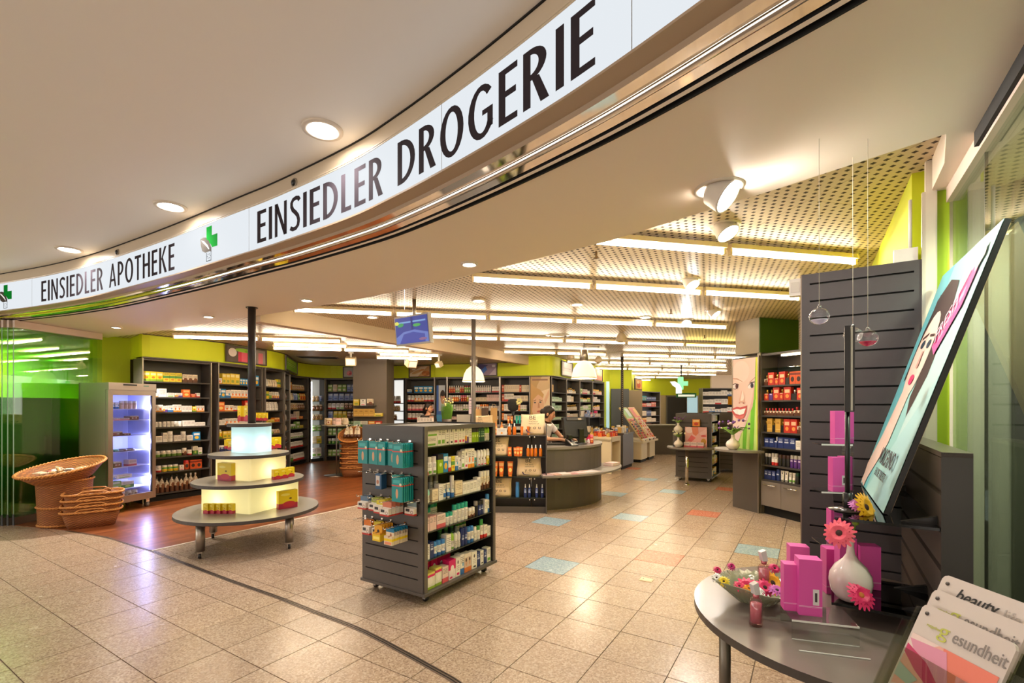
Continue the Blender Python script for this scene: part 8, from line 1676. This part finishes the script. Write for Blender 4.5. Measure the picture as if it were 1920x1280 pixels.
# ================================================================ MAGAZINE RACK
MR = (.945, 1.158); ar = -1.51
t = thing('magazine_rack', 'clear acrylic magazine rack with three stepped pockets at the right edge', 'rack', (*MR, 0), ar)
MB().box(.0, .24, .10, .13, 0, .9).build('post', STEEL, t); MB().box(-.1, .34, -.15, .25, 0, .02).build('foot', STEEL, t)
MGW = .205
LEAN = .45
for i in range(3):
    T = Matrix.Translation((-.01 - .0 * i, .038 * i - .10, .752 + .030 * i)) @ Matrix.Rotation(-LEAN, 4, 'X')
    MB().box(-.012, MGW + .03, .012, .015, -.02, .30, M=T).box(-.012, MGW + .03, -.014, -.011, -.02, .24, M=T).box(-.015, -.012, -.014, .015, -.02, .30, M=T).box(MGW + .03, MGW + .033, -.014, .015, -.02, .30, M=T).build('pocket', glassy('pocket_acrylic', (236, 238, 230), .06), t)
def magazine(i, kind, label):
    o = thing('magazine', label, 'magazine', (0, 0, 0), 0, None)
    T = Matrix.Translation((*MR, 0)) @ Matrix.Rotation(ar, 4, 'Z') @ Matrix.Translation((-.012 * i, .038 * i - .10, .752 + .030 * i)) @ Matrix.Rotation(-LEAN, 4, 'X')
    o.matrix_world = T
    w_, h_ = MGW, .355
    # rounded cover sheet
    pts = [(0, 0), (w_, 0), (w_, h_ - .012), (w_ - .004, h_ - .004), (w_ - .012, h_), (.012, h_), (.004, h_ - .004), (0, h_ - .012)]
    MB().prism(pts, -.004, .004, M=Matrix.Rotation(PI / 2, 4, 'X')).build('pages', mat('magazine_white', (216, 204, 196), .45), o)
    MB().cyl((.018, -.0046, h_ - .02), (.018, -.0062, h_ - .02), .0045, n=12).build('rivet', mat('rivet', (70, 62, 60), .4), o)
    if kind == 'g':
        text('title', 'g', .046, mat('title_green', (196, 200, 90), .5), o, (.058, -.0056, h_ - .055), sx=1.2); text('title', 'esundheit', .040, mat('title_grey', (140, 132, 128), .5), o, (.090, -.0056, h_ - .055), sx=.72)
        text('subtitle', 'ratgeber', .010, mat('title_green', (196, 200, 90), .5), o, (.028, -.0056, h_ - .046))
        flat('cover_picture', o, w_ - .012, h_ - .085, [((236, 176, 160), ('r', 0, 1, 0, 1)), ((238, 214, 208), [(0, .8), (.35, 1), (0, 1)]), ((236, 130, 110), [(.4, 1), (1, 1), (1, .3), (.6, .55)]), ((214, 110, 70), ('e', .86, .62, .22, .2, 0)), ((226, 150, 176), [(0, .95), (.45, .98), (.62, .7), (.4, .62)]), ((206, 60, 110), [(0, .90), (.3, .82), (.62, .64), (.5, .62), (.2, .72), (0, .82)]), ((170, 196, 186), [(0, .72), (.28, .66), (.2, .58), (0, .60)]), ((232, 206, 200), [(0, .52), (.3, .6), (.7, .5), (.9, .3), (.5, .38), (.1, .36)]), ((206, 50, 60), [(.08, .36), (.35, .46), (.62, .40), (.9, .16), (.6, .26), (.3, .34)]), ((226, 90, 70), [(.1, .3), (.5, .34), (.86, .1), (.4, .2)]), ((206, 70, 120), [(0, .5), (.2, .52), (.0, .42)]), ((246, 220, 190), ('e', .74, .60, .10, .07, -.5)), ((180, 200, 186), [(0, .28), (.12, .3), (.1, .16), (0, .1)]), ((232, 180, 176), [(0, .1), (.4, .2), (.8, 0), (0, 0)])], -.0052, .006, .01, .0002)
        mw = mat('cover_words', (246, 226, 216), .5)
        text('cover_words', 'DARMFLORA', .017, mw, o, (.07, -.0092, h_ - .19)); text('cover_words', 'MAGNESIUM', .017, mw, o, (.07, -.0092, h_ - .215)); text('cover_words', 'HAUTPFLEGE', .017, mw, o, (.06, -.0092, h_ - .24))
    else:
        text('title', 'beauty', .040, mat('title_black', (30, 28, 28), .5), o, (.045, -.0056, h_ - .048), sx=.85, bold=.0003, shear=.3); text('title', 'life', .030, mat('title_pale', (186, 176, 170), .5), o, (.150, -.0056, h_ - .048))
    return o
magazine(0, 'g', 'health magazine with pink petals in the front pocket of the rack'); magazine(1, 'g', 'health magazine in the middle pocket of the rack'); magazine(2, 'b', 'beauty magazine in the rear pocket of the rack')
# unique-label check
for lb, os_ in LABELS.items():
    if len(os_) > 1 and (len({g for _, g in os_}) > 1 or os_[0][1] is None): print('DUP LABEL', lb, os_[:3])
